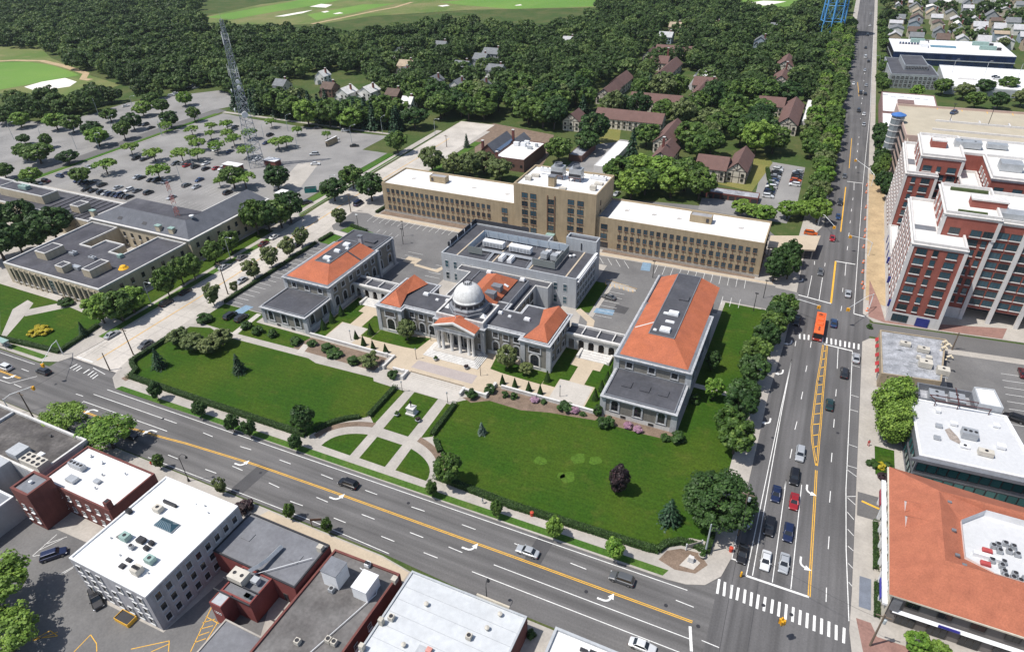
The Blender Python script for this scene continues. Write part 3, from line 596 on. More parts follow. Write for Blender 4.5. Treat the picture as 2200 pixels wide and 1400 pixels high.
struct('golf_rough', [(-650.8, 576.0), (-654.6, 675.3), (-621.4, 759.4), (-273.7, 858.4), (-246.0, 757.3), (-383.5, 701.0), (-462.9, 636.9), (-485.9, 579.3), (-543.5, 554.4), (-620.0, 553.2)], 0.02, rough_gr)
struct('fairway', [(-645.4, 577.5), (-637.4, 656.5), (-628.1, 748.9), (-583.5, 768.3), (-576.9, 702.8), (-593.3, 638.9), (-603.1, 576.4)], 0.04, fairway)
struct('fairway', [(-541.7, 625.3), (-525.7, 707.9), (-490.5, 724.4), (-497.3, 650.5), (-506.1, 597.2)], 0.04, fairway)
struct('fairway', [(-446.1, 747.2), (-376.5, 808.8), (-268.6, 842.7), (-248.2, 763.7), (-335.7, 720.3), (-400.2, 732.1)], 0.04, fairway)
worm('golf_path', [(-495.6, 576.6), (-487.6, 620.7), (-482.2, 664.7), (-473.6, 698.7), (-477.1, 739.5)], 5, sand, 0.07)
for (x0, y0, w_, h_) in ((690, 13, 28, 5), (700, 26, 12, 3), (620, 31, 34, 4), (600, 36, 20, 3), (725, 30, 14, 3), (790, 12, 18, 3), (950, 14, 16, 3), (1110, 8, 14, 3), (815, 17, 10, 2)): pass
for P in ([(-579.2, 675.2), (-580.2, 698.0), (-561.1, 695.1), (-554.4, 674.2)], [(-539.0, 646.2), (-537.0, 653.7), (-531.5, 651.7), (-530.3, 641.8)], [(-569.7, 604.6), (-563.9, 636.2), (-558.1, 655.2), (-553.8, 632.1), (-559.1, 607.5)], [(-516.9, 638.6), (-515.3, 649.1), (-506.8, 644.6), (-511.1, 636.9)], [(-430.6, 720.7), (-423.5, 729.9), (-416.6, 724.3), (-421.6, 715.7)], [(-344.7, 746.2), (-340.9, 754.5), (-335.9, 748.5), (-340.6, 743.6)], [(-103.0, 821.6), (-86.8, 847.3), (-62.3, 846.1), (-77.9, 814.1), (-95.4, 802.8)]):
 struct('golf_bunker', P, 0.09, bunker_sand)
struct('fairway', [(-113.1, 855.9), (-51.9, 893.9), (-42.0, 830.0), (-71.1, 795.8), (-103.7, 794.0)], 0.04, fairway)

for (x, y, r) in ((-42.2, 100.3, 1.5), (-34.3, 104.5, 1.6), (-30.6, 105.3, 1.4), (-34.5, 98.1, 1.6), (-36.1, 97.9, 0.9)):
 sheet('bright_grass_patch', [(x+r*(1+0.18*math.sin(3*a+x))*math.cos(a), y+r*(1+0.2*math.cos(2*a+y))*math.sin(a)) for a in np.linspace(0, 6.283, 17)[:-1]], bright_patch, KERB+0.016)

# ================================================================== building helpers
stone = mat("grey_stone", (0.20, 0.188, 0.165), 0.85, 0.12, 0.5, 4.0, 0.16, streak=0.12, bump=0.3)
trim = mat("stone_trim", (0.40, 0.41, 0.425), 0.8, 0.10, 0.6, 3.0, 0.10, streak=0.18)
trim_lt = mat("pale_stone", (0.58, 0.57, 0.55), 0.8, 0.08, 0.6, 3.0, 0.08, streak=0.1)
slate = mat("dark_roofing", (0.062, 0.064, 0.075), 0.8, 0.15, 0.25, 1.4, 0.12, col2=(0.10, 0.10, 0.11), big=0.15, bigv=0.5)
terra = mat("terracotta_roof", (0.40, 0.122, 0.058), 0.8, 0.12, 0.35, 3.0, 0.16, col2=(0.33, 0.105, 0.06), big=0.2, bigv=0.6)
lead = mat("lead_grey", (0.19, 0.20, 0.22), 0.55, 0.15, 0.5, 3.0, 0.1, metal=0.2)
lead_dk = mat("dark_lead", (0.05, 0.052, 0.06), 0.6, 0.15, 0.5, 3.0, 0.1)
dome_w = mat("dome_white", (0.62, 0.625, 0.62), 0.6, 0.10, 0.35, 2.0, 0.08, streak=0.15)
white_m = mat("white_metal", (0.72, 0.73, 0.74), 0.5, 0.06, 0.5, 3.0, 0.06)
white_roof = mat("white_roof", (0.74, 0.74, 0.74), 0.7, 0.06, 0.15, 1.2, 0.05, col2=(0.62, 0.60, 0.57), big=0.16, bigv=0.55)
steel = mat("galvanised", (0.42, 0.44, 0.46), 0.45, 0.12, 0.5, 3.0, 0.08, metal=0.4)
steel_dk = mat("dark_metal", (0.045, 0.045, 0.05), 0.5, 0.1, 0.5, 3.0, 0.08, metal=0.3)
unit_m = mat("unit_beige", (0.50, 0.47, 0.41), 0.6, 0.08, 0.6, 3.0, 0.06)
unit_g = mat("unit_green", (0.25, 0.36, 0.33), 0.6, 0.10, 0.6, 3.0, 0.08)
dkglass = glass("dark_glass", (0.022, 0.026, 0.032))
blglass = glass("blue_glass", (0.03, 0.065, 0.085), var=0.6)
ltframe = mat("light_frame", (0.52, 0.53, 0.54), 0.6, 0.05, 1, 4, 0.05)
dkframe = mat("dark_frame", (0.06, 0.055, 0.05), 0.6, 0.05, 1, 4, 0.05)
panel_g = mat("grey_panel", (0.40, 0.42, 0.44), 0.6, 0.05, 0.3, 2.0, 0.05, streak=0.08)

WM = {}
def winmesh(key, w, h, frame, gl, nx=1, nz=1, surround=0.0, smat=None, sill=0.0, arch=False):
 """a window facing -y, foot at the origin: surround, frame, bars and glass set back inside the frame"""
 if key in WM: return WM[key]
 b = MB(); fr = 0.08
 if arch:
  r = w/2; hb = h-r; N = 10
  def out(rr, grow=0.0):
   return [(-rr, 0-grow), (-rr, hb)] + [(-rr*math.cos(math.pi*k/N), hb+rr*math.sin(math.pi*k/N)) for k in range(1, N)] + [(rr, hb), (rr, 0-grow)]
  g = out(r-fr); b.face([(x, -0.04, z) for x, z in g][::-1], 1)
  def ring(ro, ri, y, m, yb=0.0):
   A = out(ro); B = out(ri)
   for i in range(len(A)-1):
    b.face([(A[i][0], y, A[i][1]), (B[i][0], y, B[i][1]), (B[i+1][0], y, B[i+1][1]), (A[i+1][0], y, A[i+1][1])], m)
    b.face([(A[i][0], yb, A[i][1]), (A[i][0], y, A[i][1]), (A[i+1][0], y, A[i+1][1]), (A[i+1][0], yb, A[i+1][1])], m)
    b.face([(B[i][0], y, B[i][1]), (B[i][0], -0.03, B[i][1]), (B[i+1][0], -0.03, B[i+1][1]), (B[i+1][0], y, B[i+1][1])], m)
  ring(r, r-fr, -0.08, 0)
  if surround: ring(r+surround, r, -0.18, 2)
 else:
  b.face([(-w/2+fr, -0.04, fr), (w/2-fr, -0.04, fr), (w/2-fr, -0.04, h-fr), (-w/2+fr, -0.04, h-fr)], 1)
  for a in ((-w/2, 0, -w/2+fr, h), (w/2-fr, 0, w/2, h), (-w/2+fr, 0, w/2-fr, fr), (-w/2+fr, h-fr, w/2-fr, h)): b.box(a[0], -0.09, a[1], a[2], 0.0, a[3], 0)
  if surround:
   s_ = surround
   for a in ((-w/2-s_, -s_*0.6, -w/2, h+s_), (w/2, -s_*0.6, w/2+s_, h+s_), (-w/2, h, w/2, h+s_), (-w/2, -s_*0.6, w/2, 0)): b.box(a[0], -0.16, a[1], a[2], 0.0, a[3], 2)
 for i in range(1, nx):
  x = -w/2+w*i/nx; b.box(x-0.035, -0.085, fr, x+0.035, -0.03, h-fr-(0 if not arch else w*0.12), 0)
 for i in range(1, nz):
  z = h*i/nz; b.box(-w/2+fr, -0.08, z-0.035, w/2-fr, -0.03, z+0.035, 0)
 if sill: b.box(-w/2-surround-0.06, -0.26, -sill-surround*0.6, w/2+surround+0.06, 0, -surround*0.6 if surround else 0, 2)
 WM[key] = b.mesh(key, [frame, gl, smat or frame])
 return WM[key]
ROT = {'S': 0.0, 'E': math.pi/2, 'N': math.pi, 'W': -math.pi/2}
def put(parent, me, face, fixed, u, z, name='window'):
 L = root_loc(parent)
 x, y = (u, fixed-0.005) if face == 'S' else (u, fixed+0.005) if face == 'N' else (fixed+0.005, u) if face == 'E' else (fixed-0.005, u)
 return link(name, me, parent, (x-L[0], y-L[1], z-L[2]), ROT[face])
def span(a, b, n):
 return [a+(b-a)*i/(n-1) for i in range(n)] if n > 1 else [(a+b)/2]
def walls(parent, poly, z0, z1, m, name='wall'):
 return MB().prism(poly, z0, z1, top=False).build(name, m, parent)
def ring_of(b, poly, t, z0, z1, m=0):
 """a kerb of width t round the inside of a polygon"""
 if area(poly) < 0: poly = poly[::-1]
 n = len(poly); inn = []
 for i in range(n):
  a, c, e = Vector(poly[i-1]), Vector(poly[i]), Vector(poly[(i+1) % n])
  d1 = (c-a).normalized(); d2 = (e-c).normalized()
  n1 = Vector((-d1.y, d1.x)); n2 = Vector((-d2.y, d2.x))
  k = 1+n1.dot(n2); v = (n1+n2)*(t/k if k > 0.05 else t)
  inn.append((c.x+v.x, c.y+v.y))
 for i in range(n):
  j = (i+1) % n; p, q, r, s = poly[i], poly[j], inn[j], inn[i]
  b.face([(p[0], p[1], z1), (q[0], q[1], z1), (r[0], r[1], z1), (s[0], s[1], z1)], m)
  b.face([(p[0], p[1], z0), (q[0], q[1], z0), (q[0], q[1], z1), (p[0], p[1], z1)], m)
  b.face([(s[0], s[1], z1), (r[0], r[1], z1), (r[0], r[1], z0), (s[0], s[1], z0)], m)
 return inn
def mass(parent, poly, h, wall, roof, par=0.6, t=0.35, z0=0.0, cop=None):
 """walls, a flat roof and a parapet round it"""
 walls(parent, poly, z0, h, wall)
 if par:
  b = MB(); inn = ring_of(b, poly, t, h, h+par); b.build('parapet', cop or wall, parent)
 else: inn = poly
 p = inn if area(inn) > 0 else inn[::-1]
 r = MB(); r.face([(x, y, h-0.01) for x, y in p]); r.build('roof', roof, parent)
 return inn
def cornice(parent, poly, z, out=0.7, hgt=0.9, m=None, name='cornice', soff=True):
 """a stepped band that stands out from the wall head"""
 b = MB()
 def grow(d):
  n = len(poly); P = poly if area(poly) > 0 else poly[::-1]; o = []
  for i in range(n):
   a, c, e = Vector(P[i-1]), Vector(P[i]), Vector(P[(i+1) % n])
   d1 = (c-a).normalized(); d2 = (e-c).normalized()
   n1 = Vector((d1.y, -d1.x)); n2 = Vector((d2.y, -d2.x)); k = 1+n1.dot(n2)
   v = (n1+n2)*(d/k); o.append((c.x+v.x, c.y+v.y))
  return o
 prof = [(0.02, z-hgt), (0.10, z-hgt), (0.16, z-hgt*0.55), (out*0.6, z-hgt*0.45), (out*0.7, z-hgt*0.25), (out, z-hgt*0.15), (out, z), (-0.35, z+0.06)]
 R = [[(x, y, zz) for x, y in grow(d)] for d, zz in prof]
 for k in range(len(R)-1):
  for i in range(len(poly)):
   j = (i+1) % len(poly); b.face([R[k][i], R[k][j], R[k+1][j], R[k+1][i]])
 return b.build(name, m or trim, parent)
def hip(parent, x0, y0, x1, y1, z0, d0, d1, zr, m, front=True, back=True, name='hip_roof'):
 """roof rising from an eave rectangle to a deck (d0, d1 = deck corners); sides without hip end upright"""
 b = MB(); a, c = d0
 e, f = d1
 A = [(x0, y0, z0), (x1, y0, z0), (x1, y1, z0), (x0, y1, z0)]
 D = [(a, c, zr), (e, c, zr), (e, f, zr), (a, f, zr)]
 b.face([A[0], A[1], D[1], D[0]]); b.face([A[1], A[2], D[2], D[1]]); b.face([A[2], A[3], D[3], D[2]]); b.face([A[3], A[0], D[0], D[3]])
 return b.build(name, m, parent)
def unit(parent, x, y, z, w, d, h, m=None, fans=0, name='rooftop_unit', fan_r=0.35, leg=0.15):
 """a machine on the roof: casing on feet, with round fans on top as its sub-parts"""
 b = MB(); b.box(x-w/2, y-d/2, z+leg, x+w/2, y+d/2, z+h)
 for sx in (-1, 1):
  b.box(x+sx*w*0.42-0.06, y-d*0.45, z, x+sx*w*0.42+0.06, y+d*0.45, z+leg)
 o = b.build(name, m or unit_m, parent)
 nx = fans if w >= d else 1; ny = 1 if w >= d else fans
 for i in range(fans):
  fx = x-w/2+w*(i+0.5)/nx if nx > 1 else x
  fy = y-d/2+d*(i+0.5)/ny if ny > 1 else y
  r = min(fan_r, min(w, d)*0.42)
  f = MB().lathe(fx, fy, [(r, z+h), (r, z+h+0.08), (r*0.8, z+h+0.08), (r*0.78, z+h+0.02)], 12)
  f.build('fan', steel_dk, o)
 return o
def vent(parent, x, y, z, r=0.25, h=0.7, m=None):
 return MB().lathe(x, y, [(r*0.7, z), (r*0.7, z+h*0.6), (r*1.25, z+h*0.6), (r*1.25, z+h*0.8), (r*0.3, z+h)], 10).build('roof_vent', m or steel, parent)
def skylight(parent, x, y, z, w, d, h=0.5, m=None):
 b = MB(); b.box(x-w/2, y-d/2, z, x+w/2, y+d/2, z+h*0.6); i_ = 0.12
 b.prism([(x-w/2+i_, y-d/2+i_), (x+w/2-i_, y-d/2+i_), (x+w/2-i_, y+d/2-i_), (x-w/2+i_, y+d/2-i_)], z+h*0.6, z+h)
 return b.build('skylight', m or white_m, parent)
def patch_flat(parent, x, y, z, w, d, h=0.25, m=None, name='roof_hatch'):
 return MB().box(x-w/2, y-d/2, z, x+w/2, y+d/2, z+h).build(name, m or slate, parent)

T = 0.6                                # height of the terrace
# ================================================================== the terrace in front of the courthouse
ter = struct('terrace', [(-125, 120.6), (-95.6, 120.6), (-95.6, 115.8), (-87.7, 115.8), (-87.7, 117.2), (-71.0, 117.2), (-71.0, 115.8), (-63.6, 115.8), (-63.6, 120.6), (-34.6, 120.6), (-34.6, 150), (-125, 150)], T, pave_cream, 1)
def tsheet(name, poly, m, z=T+0.012): return struct(name, poly, z, m, parent=ter)
tsheet('pink_paving', [(-88.6, 118.6), (-69.6, 118.6), (-69.8, 122.4), (-88.4, 122.2)], pave_pink)
for s in (0, 1):
 X = (lambda x: x) if s == 0 else (lambda x: -159.6-x)
 tsheet('terrace_lawn', [(X(-52.4), 126), (X(-48.8), 126), (X(-48.8), 129.8), (X(-46.2), 130), (X(-46.2), 136.8), (X(-48.6), 137), (X(-48.6), 144), (X(-52.4), 144)], lawn)
 tsheet('terrace_lawn', [(X(-42), 130), (X(-39), 130), (X(-39), 121.2), (X(-35), 121.2), (X(-35), 144), (X(-40), 144), (X(-40), 137), (X(-42), 137)], lawn)
 tsheet('terrace_lawn', [(X(-68), 126.5), (X(-64), 126), (X(-52.5), 125.6), (X(-52.5), 131), (X(-61), 131), (X(-69), 133)], lawn)
 tsheet('pale_paving', [(X(-48.6), 121.4), (X(-39.4), 121.4), (X(-39.4), 129.8), (X(-48.6), 129.8)], pave_pale, T+0.02)
for k in range(3):                     # steps from the garden up to the terrace
 b = MB().box(-87.7, 115.2+k*0.55, 0.1, -71.0, 115.2+(k+1)*0.55+0.01, 0.24+k*0.12); b.build('step', pave_pale, ter)
tsheet2 = struct('garden_paving', [(-90, 110.4), (-70.2, 110.4), (-70.2, 115.2), (-90, 115.2)], KERB+0.02, pave_pale, parent=block)
def lowwall(pts, label, z0=0.1, z1=1.25, w=0.45):
 t = thing('terrace_wall', label, 'wall', (pts[0][0], pts[0][1], 0))
 b = MB(); c = MB()
 for p, q in zip(pts, pts[1:]):
  d = Vector((q[0]-p[0], q[1]-p[1])).normalized(); n_ = Vector((-d.y, d.x))*w/2; e = d*w/2
  for B, g, za, zb in ((b, 1.0, z0, z1-0.15), (c, 1.35, z1-0.15, z1)):
   B.prism([(p[0]-n_.x*g-e.x*g, p[1]-n_.y*g-e.y*g), (q[0]-n_.x*g+e.x*g, q[1]-n_.y*g+e.y*g), (q[0]+n_.x*g+e.x*g, q[1]+n_.y*g+e.y*g), (p[0]+n_.x*g-e.x*g, p[1]+n_.y*g-e.y*g)], za, zb, bottom=True)
 b.build('wall', trim_lt, t); c.build('coping', trim_lt, t)
 for p in pts[1:-1]+[pts[-1]]:
  MB().box(p[0]-0.4, p[1]-0.4, z0, p[0]+0.4, p[1]+0.4, z1+0.12).build('pier', trim_lt, t)
 return t
lowwall([(-125, 120.6), (-98, 120.6), (-95.6, 120.6), (-95.6, 115.6)], 'white low terrace wall in front of the west flower bed')
lowwall([(-92.5, 116), (-89.4, 116), (-88.2, 116), (-88.2, 113.6)], 'white wall with pier at the west end of the garden steps')
lowwall([(-70.4, 113.6), (-70.4, 115.6), (-64, 115.6), (-63.6, 120.6)], 'white wall with pier at the east end of the garden steps')
lowwall([(-61.5, 120.6), (-52, 120.6), (-35.2, 120.6)], 'white low terrace wall in front of the east flower bed')

# ================================================================== courthouse wings
W_ARCH = lambda: winmesh('arched_window', 1.7, 3.1, dkframe, dkglass, 2, 3, 0.42, trim, 0.2, arch=True)
W_SQ = lambda: winmesh('square_window', 1.5, 1.7, dkframe, dkglass, 2, 2, 0.3, trim, 0.12)
W_BASE = lambda: winmesh('cellar_window', 1.3, 0.7, dkframe, dkglass, 1, 1)
def wing(name, label, x0, x1, yf, ym, yr, ye, xr0, xr1, deck, side):
 """a courthouse wing: low flat front block, tall hipped block and a rear block"""
 t = thing(name, label, 'building', ((x0+x1)/2, yf, 0))
 hl, hh = 6.1, 10.3
 lowp = rect(x0+0.4, yf, x1-0.4, ym); hip_p = rect(x0, ym, x1, yr); rear = rect(xr0, yr, xr1, ye)
 walls(t, lowp, 0, hl, stone); walls(t, hip_p, 0, hh, stone); walls(t, rear, 0, hh, stone)
 for p in (rect(x0+0.3, yf-0.12, x1-0.3, ym), rect(x0-0.12, ym+0.01, x1+0.12, yr), rect(xr0-0.12, yr+0.01, xr1+0.12, ye+0.1)): walls(t, p, 0, 1.5, trim_lt, 'plinth')
 # corner piers
 for (px, py, h_) in ((x0+0.4, yf, hl), (x1-0.4, yf, hl), (x0, ym, hh), (x1, ym, hh), (x1, yr, hh), (x0, yr, hh), (xr1, ye, hh), (xr0, ye, hh)):
  MB().box(px-0.75, py-0.16 if py < ye else py-0.9, 0, px+0.75, py+0.9 if py < ye else py+0.16, h_-0.6).build('corner_pier', trim, t)
 cornice(t, lowp, hl, 0.75, 1.0); cornice(t, hip_p, hh, 0.8, 1.3); cornice(t, rear, hh, 0.6, 1.0)
 for p, h_ in ((lowp, hl), (rear, hh)):
  b = MB(); inn = ring_of(b, p, 0.3, h_+0.06, h_+0.4); b.build('parapet', lead, t)
  r = MB(); r.face([(x, y, h_+0.1) for x, y in inn]); r.build('roof', slate, t)
 g = MB(); g.box(x0-0.2, ym-0.2, hh, x1+0.2, yr, hh+0.12); g.build('gutter', lead, t)
 dx0, dx1, dyf, dyr = deck
 hip(t, x0+0.5, ym+0.5, x1-0.5, yr-0.02 if side == 'W' else ye-0.5, hh+0.14, (dx0, dyf), (dx1, dyr), hh+2.5, terra)
 r = MB().box(dx0, dyf, hh+2.3, dx1, dyr, hh+2.52); r.build('roof_deck', slate, t)
 b = MB(); ring_of(b, rect(dx0-0.12, dyf-0.12, dx1+0.12, dyr+0.1), 0.25, hh+2.3, hh+2.66); b.build('deck_kerb', lead, t)
 for k in range(7):
  xx = x0+1.0+k*(x1-x0-2)/6
  MB().box(xx-0.12, ym-0.85, hh-0.1, xx+0.12, ym-0.55, hh+0.12).build('bracket', trim_lt, t)
 # windows: the low front, the band over its roof and both flanks
 for u in span(x0+3.4, x1-3.4, 3):
  put(t, W_ARCH(), 'S', yf, u, 2.2); put(t, W_SQ(), 'S', ym, u, 7.2)
 for u in (x0+5.7, x1-5.7): put(t, W_BASE(), 'S', yf-0.12, u, 0.45, 'cellar_window')
 for f_, fx, lx in (('E', x1, x1-0.4), ('W', x0, x0+0.4)):
  for u in span(yf+3, ym-3, 2): put(t, W_ARCH(), f_, lx, u, 2.2)
  for u in span(ym+2.8, yr-2.6, max(3, int((yr-ym)/4.2))):
   put(t, W_ARCH(), f_, fx, u, 2.2); put(t, W_SQ(), f_, fx, u, 7.0)
  for u in span(yr+2.6, ye-2.6, max(2, int((ye-yr)/4.6))):
   put(t, W_ARCH(), f_, xr1 if f_ == 'E' else xr0, u, 2.2); put(t, W_SQ(), f_, xr1 if f_ == 'E' else xr0, u, 7.0)
 return t, hh
ww, hh = wing('courthouse_west_wing', 'grey stone courthouse wing with chimney beside the concrete drive', -143.2, -126.2, 121.0, 132.9, 158.4, 169.0, -142.8, -127.0, (-137.4, -131.8, 141.5, 157.6), 'W')
for x, y, w_, d_ in ((-134.4, 144.0, 2.6, 1.6), (-132.8, 142.6, 1.0, 0.8), (-134.4, 149.2, 2.2, 1.2), (-134.3, 154.2, 2.4, 1.8), (-132.7, 152.2, 1.2, 0.9)): skylight(ww, x, y, hh+2.52, w_, d_, 0.8 if w_ > 2 else 0.45)
c_ = MB().box(-132.2, 157.6, hh, -130.9, 158.6, hh+4.6).build('chimney', trim, ww); MB().box(-132.4, 157.4, hh+4.6, -130.7, 158.8, hh+4.9).build('chimney_cap', lead, c_)
patch_flat(ww, -131.5, 163.5, hh+0.1, 4.0, 2.4, 0.5)
b = MB(); b.face([(-131.75, 150.4, hh+2.54), (-126.75, 150.4, hh+0.22), (-126.75, 151.1, hh+0.22), (-131.75, 151.1, hh+2.54)]); b.build('roof_stain', lead_dk, ww)
ew, hh = wing('courthouse_east_wing', 'long grey stone courthouse wing with orange roof and dark deck', -34.6, -16.2, 121.6, 133.2, 160.0, 177.4, -34.7, -18.4, (-29.0, -22.4, 142.2, 176.6), 'E')
for x, y, w_, d_ in ((-25.4, 145.0, 2.8, 1.9), (-27.9, 144.2, 0.9, 0.7), (-25.2, 149.4, 2.4, 0.9), (-25.2, 153.6, 2.8, 1.8), (-27.2, 153.2, 1.3, 0.8)): skylight(ew, x, y, hh+2.52, w_, d_, 0.8 if w_ > 2.5 else 0.4)
patch_flat(ew, -24.3, 162.8, hh+2.52, 2.6, 2.6, 0.35)
for x in (-30.0, -25.4, -20.8): patch_flat(ew, x, 127.6, 6.2, 2.4, 2.4, 0.25)
b = MB(); b.face([(-28.85, 148.2, hh+2.6), (-28.85, 147.7, hh+2.6), (-33.8, 146.6, hh+0.3), (-33.8, 147.1, hh+0.3)]); b.build('roof_batten', trim_lt, ew)

# ================================================================== the domed centre of the courthouse
ct = thing('courthouse_centre', 'domed courthouse centre with columned portico, orange hipped pavilions and grey stone walls', 'building', (-79.8, 131, T))
HC = 9.5
CP = [(-106.9, 131.2), (-98.9, 131.2), (-98.9, 133.3), (-87.4, 133.3), (-87.4, 131.6), (-72.2, 131.6), (-72.2, 133.3), (-60.7, 133.3), (-60.7, 131.2), (-52.7, 131.2), (-52.7, 147.4), (-65.6, 147.4), (-65.6, 142.6), (-71.0, 142.6), (-71.0, 146), (-88.6, 146), (-88.6, 142.6), (-95.6, 142.6), (-95.6, 147.4), (-106.9, 147.4)]
walls(ct, CP, T, HC, stone)
cornice(ct, CP, HC, 0.7, 1.2)
grown = [(-107.0, 131.05), (-98.75, 131.05), (-98.75, 133.15), (-87.4, 133.15), (-87.4, 131.45), (-72.2, 131.45), (-72.2, 133.15), (-60.85, 133.15), (-60.85, 131.05), (-52.55, 131.05), (-52.55, 147.5), (-107.0, 147.5)]
walls(ct, grown[:-2]+[(-52.55, 133)] + [(-107.0, 133)] if False else grown, T, T+1.1, trim_lt, 'plinth')
b = MB(); inn = ring_of(b, CP, 0.35, HC+0.06, HC+0.35); b.build('parapet', trim, ct)
r = MB(); r.face([(x, y, HC+0.12) for x, y in inn]); r.build('roof', slate, ct)
for (px, py) in ((-106.9, 131.2), (-99.4, 131.2), (-60.2, 131.2), (-52.7, 131.2)):
 MB().box(px-0.65, py-0.18, T, px+0.65, py+1.1, HC-0.9).build('corner_pier', trim, ct)
for px in (-87.0, -72.6): MB().box(px-0.6, 131.3, T, px+0.6, 132.2, HC-0.9).build('corner_pier', trim, ct)
for s in (1, -1):
 X = (lambda x: x) if s > 0 else (lambda x: -159.6-x)
 # orange half-hipped roof of each end pavilion
 b = MB(); z0, z1 = HC+0.3, HC+2.6
 P = [(X(-106.3), 131.8, z0), (X(-99.3), 131.8, z0), (X(-103.5), 136.4, z1), (X(-103.7), 146.9, z1), (X(-106.3), 146.9, z0), (X(-101.2), 138.4, z0+0.5), (X(-99.0), 146.9, z0)]
 for f in ((0, 1, 2), (0, 2, 3, 4), (1, 5, 2), (5, 3, 2), (5, 6, 3), (4, 3, 6)):
  q = [P[i] for i in f]; b.face(q if s > 0 else q[::-1])
 b.build('hip_roof', terra, ct)
 put(ct, winmesh('broad_window', 3.2, 1.6, dkframe, dkglass, 3, 1, 0.3, trim, 0.12), 'S', 131.2, X(-102.9), 6.3)
 put(ct, winmesh('palladian_window', 2.5, 3.6, dkframe, dkglass, 3, 2, 0.45, trim_lt, 0.25, arch=True), 'S', 131.2, X(-102.9), 1.9)
 for u in (-96.6, -93.4, -90.2):
  put(ct, W_ARCH(), 'S', 133.3, X(u), 1.9); put(ct, W_SQ(), 'S', 133.3, X(u), 6.4)
 put(ct, winmesh('slit_window', 0.8, 1.5, dkframe, dkglass, 1, 1, 0.22, trim), 'S', 131.6, X(-86.0+14.0*0) if s < 0 else -86.0, 6.2)
 put(ct, winmesh('slit_window', 0.8, 1.5, dkframe, dkglass, 1, 1, 0.22, trim), 'S', 131.6, X(-86.0), 2.4)
 for u in (134, 138, 142, 145.4):
  f_ = 'W' if s > 0 else 'E'
  put(ct, W_SQ(), f_, X(-106.9), u, 6.4); put(ct, W_SQ(), f_, X(-106.9), u, 2.3)
 skylight(ct, X(-96.2)+(0.6 if s < 0 else 0), 141.2 if s > 0 else 140.2, HC+0.12, 1.8, 1.1, 0.7); skylight(ct, X(-91.6), 139.8, HC+0.12, 1.0, 0.7, 0.5)
 skylight(ct, X(-88.4), 140.4, HC+0.12, 1.3, 1.0, 0.7)
# raised square under the dome
sq = rect(-87.3, 131.7, -72.3, 142.0)
walls(ct, [(x, y) for x, y in sq], HC+0.36, 10.9, trim, 'attic_wall')
b = MB(); inn = ring_of(b, sq, 0.5, 10.9, 11.3); b.build('attic_parapet', trim_lt, ct)
r = MB(); r.face([(x, y, 10.85) for x, y in inn]); r.build('attic_roof', slate, ct)
DX, DY = -79.7, 137.6
dr = MB().lathe(DX, DY, [(5.9, 10.7), (5.9, 11.9), (5.6, 12.0), (5.6, 12.8), (5.1, 13.0), (4.9, 13.2)], 8, rot=math.pi/8).build('drum_base', lead, ct)
dr2 = MB().lathe(DX, DY, [(4.55, 13.0), (4.55, 14.1), (4.7, 14.15), (4.7, 14.45), (4.3, 14.6)], 32).build('drum', lead_dk, ct)
prof = [(4.42, 14.55), (4.42, 14.8)] + [(4.25*math.cos(a), 14.8+4.4*math.sin(a)) for a in np.linspace(0, 1.36, 12)]
MB().lathe(DX, DY, prof, 40).build('dome', dome_w, ct, smooth=True)
lt = MB().lathe(DX, DY, [(1.25, 18.9), (1.25, 19.15), (0.85, 19.2), (0.8, 19.5), (0.3, 19.6)], 16).build('lantern', trim, ct)
for k in range(12):
 a = 2*math.pi*k/12
 MB().tube([(DX+1.1*math.cos(a), DY+1.1*math.sin(a), 19.15), (DX+1.1*math.cos(a), DY+1.1*math.sin(a), 20.0)], 0.09, 5).build('finial', lead_dk, lt)
for k in range(16):
 a = 2*math.pi*k/16
 MB().box(DX+4.58*math.cos(a)-0.18, DY+4.58*math.sin(a)-0.18, 13.2, DX+4.58*math.cos(a)+0.18, DY+4.58*math.sin(a)+0.18, 14.1).build('drum_pier', lead, dr2)
b = MB(); zz = 10.86
for (x, y) in ((-73.9, 135.2),): b.face([(x-0.9, y-0.8, zz), (x+0.9, y-0.8, zz), (x, y, zz+1.2)]); b.face([(x+0.9, y-0.8, zz), (x+0.9, y+0.8, zz), (x, y, zz+1.2)]); b.face([(x+0.9, y+0.8, zz), (x-0.9, y+0.8, zz), (x, y, zz+1.2)]); b.face([(x-0.9, y+0.8, zz), (x-0.9, y-0.8, zz), (x, y, zz+1.2)])
b.build('pyramid_skylight', white_m, ct)
b = MB(); zz = 10.86
for (x, y) in ((-85.6, 136.2),): b.face([(x-0.9, y-0.8, zz), (x+0.9, y-0.8, zz), (x, y, zz+1.2)]); b.face([(x+0.9, y-0.8, zz), (x+0.9, y+0.8, zz), (x, y, zz+1.2)]); b.face([(x+0.9, y+0.8, zz), (x-0.9, y+0.8, zz), (x, y, zz+1.2)]); b.face([(x-0.9, y+0.8, zz), (x-0.9, y-0.8, zz), (x, y, zz+1.2)])
b.build('pyramid_skylight', white_m, ct)
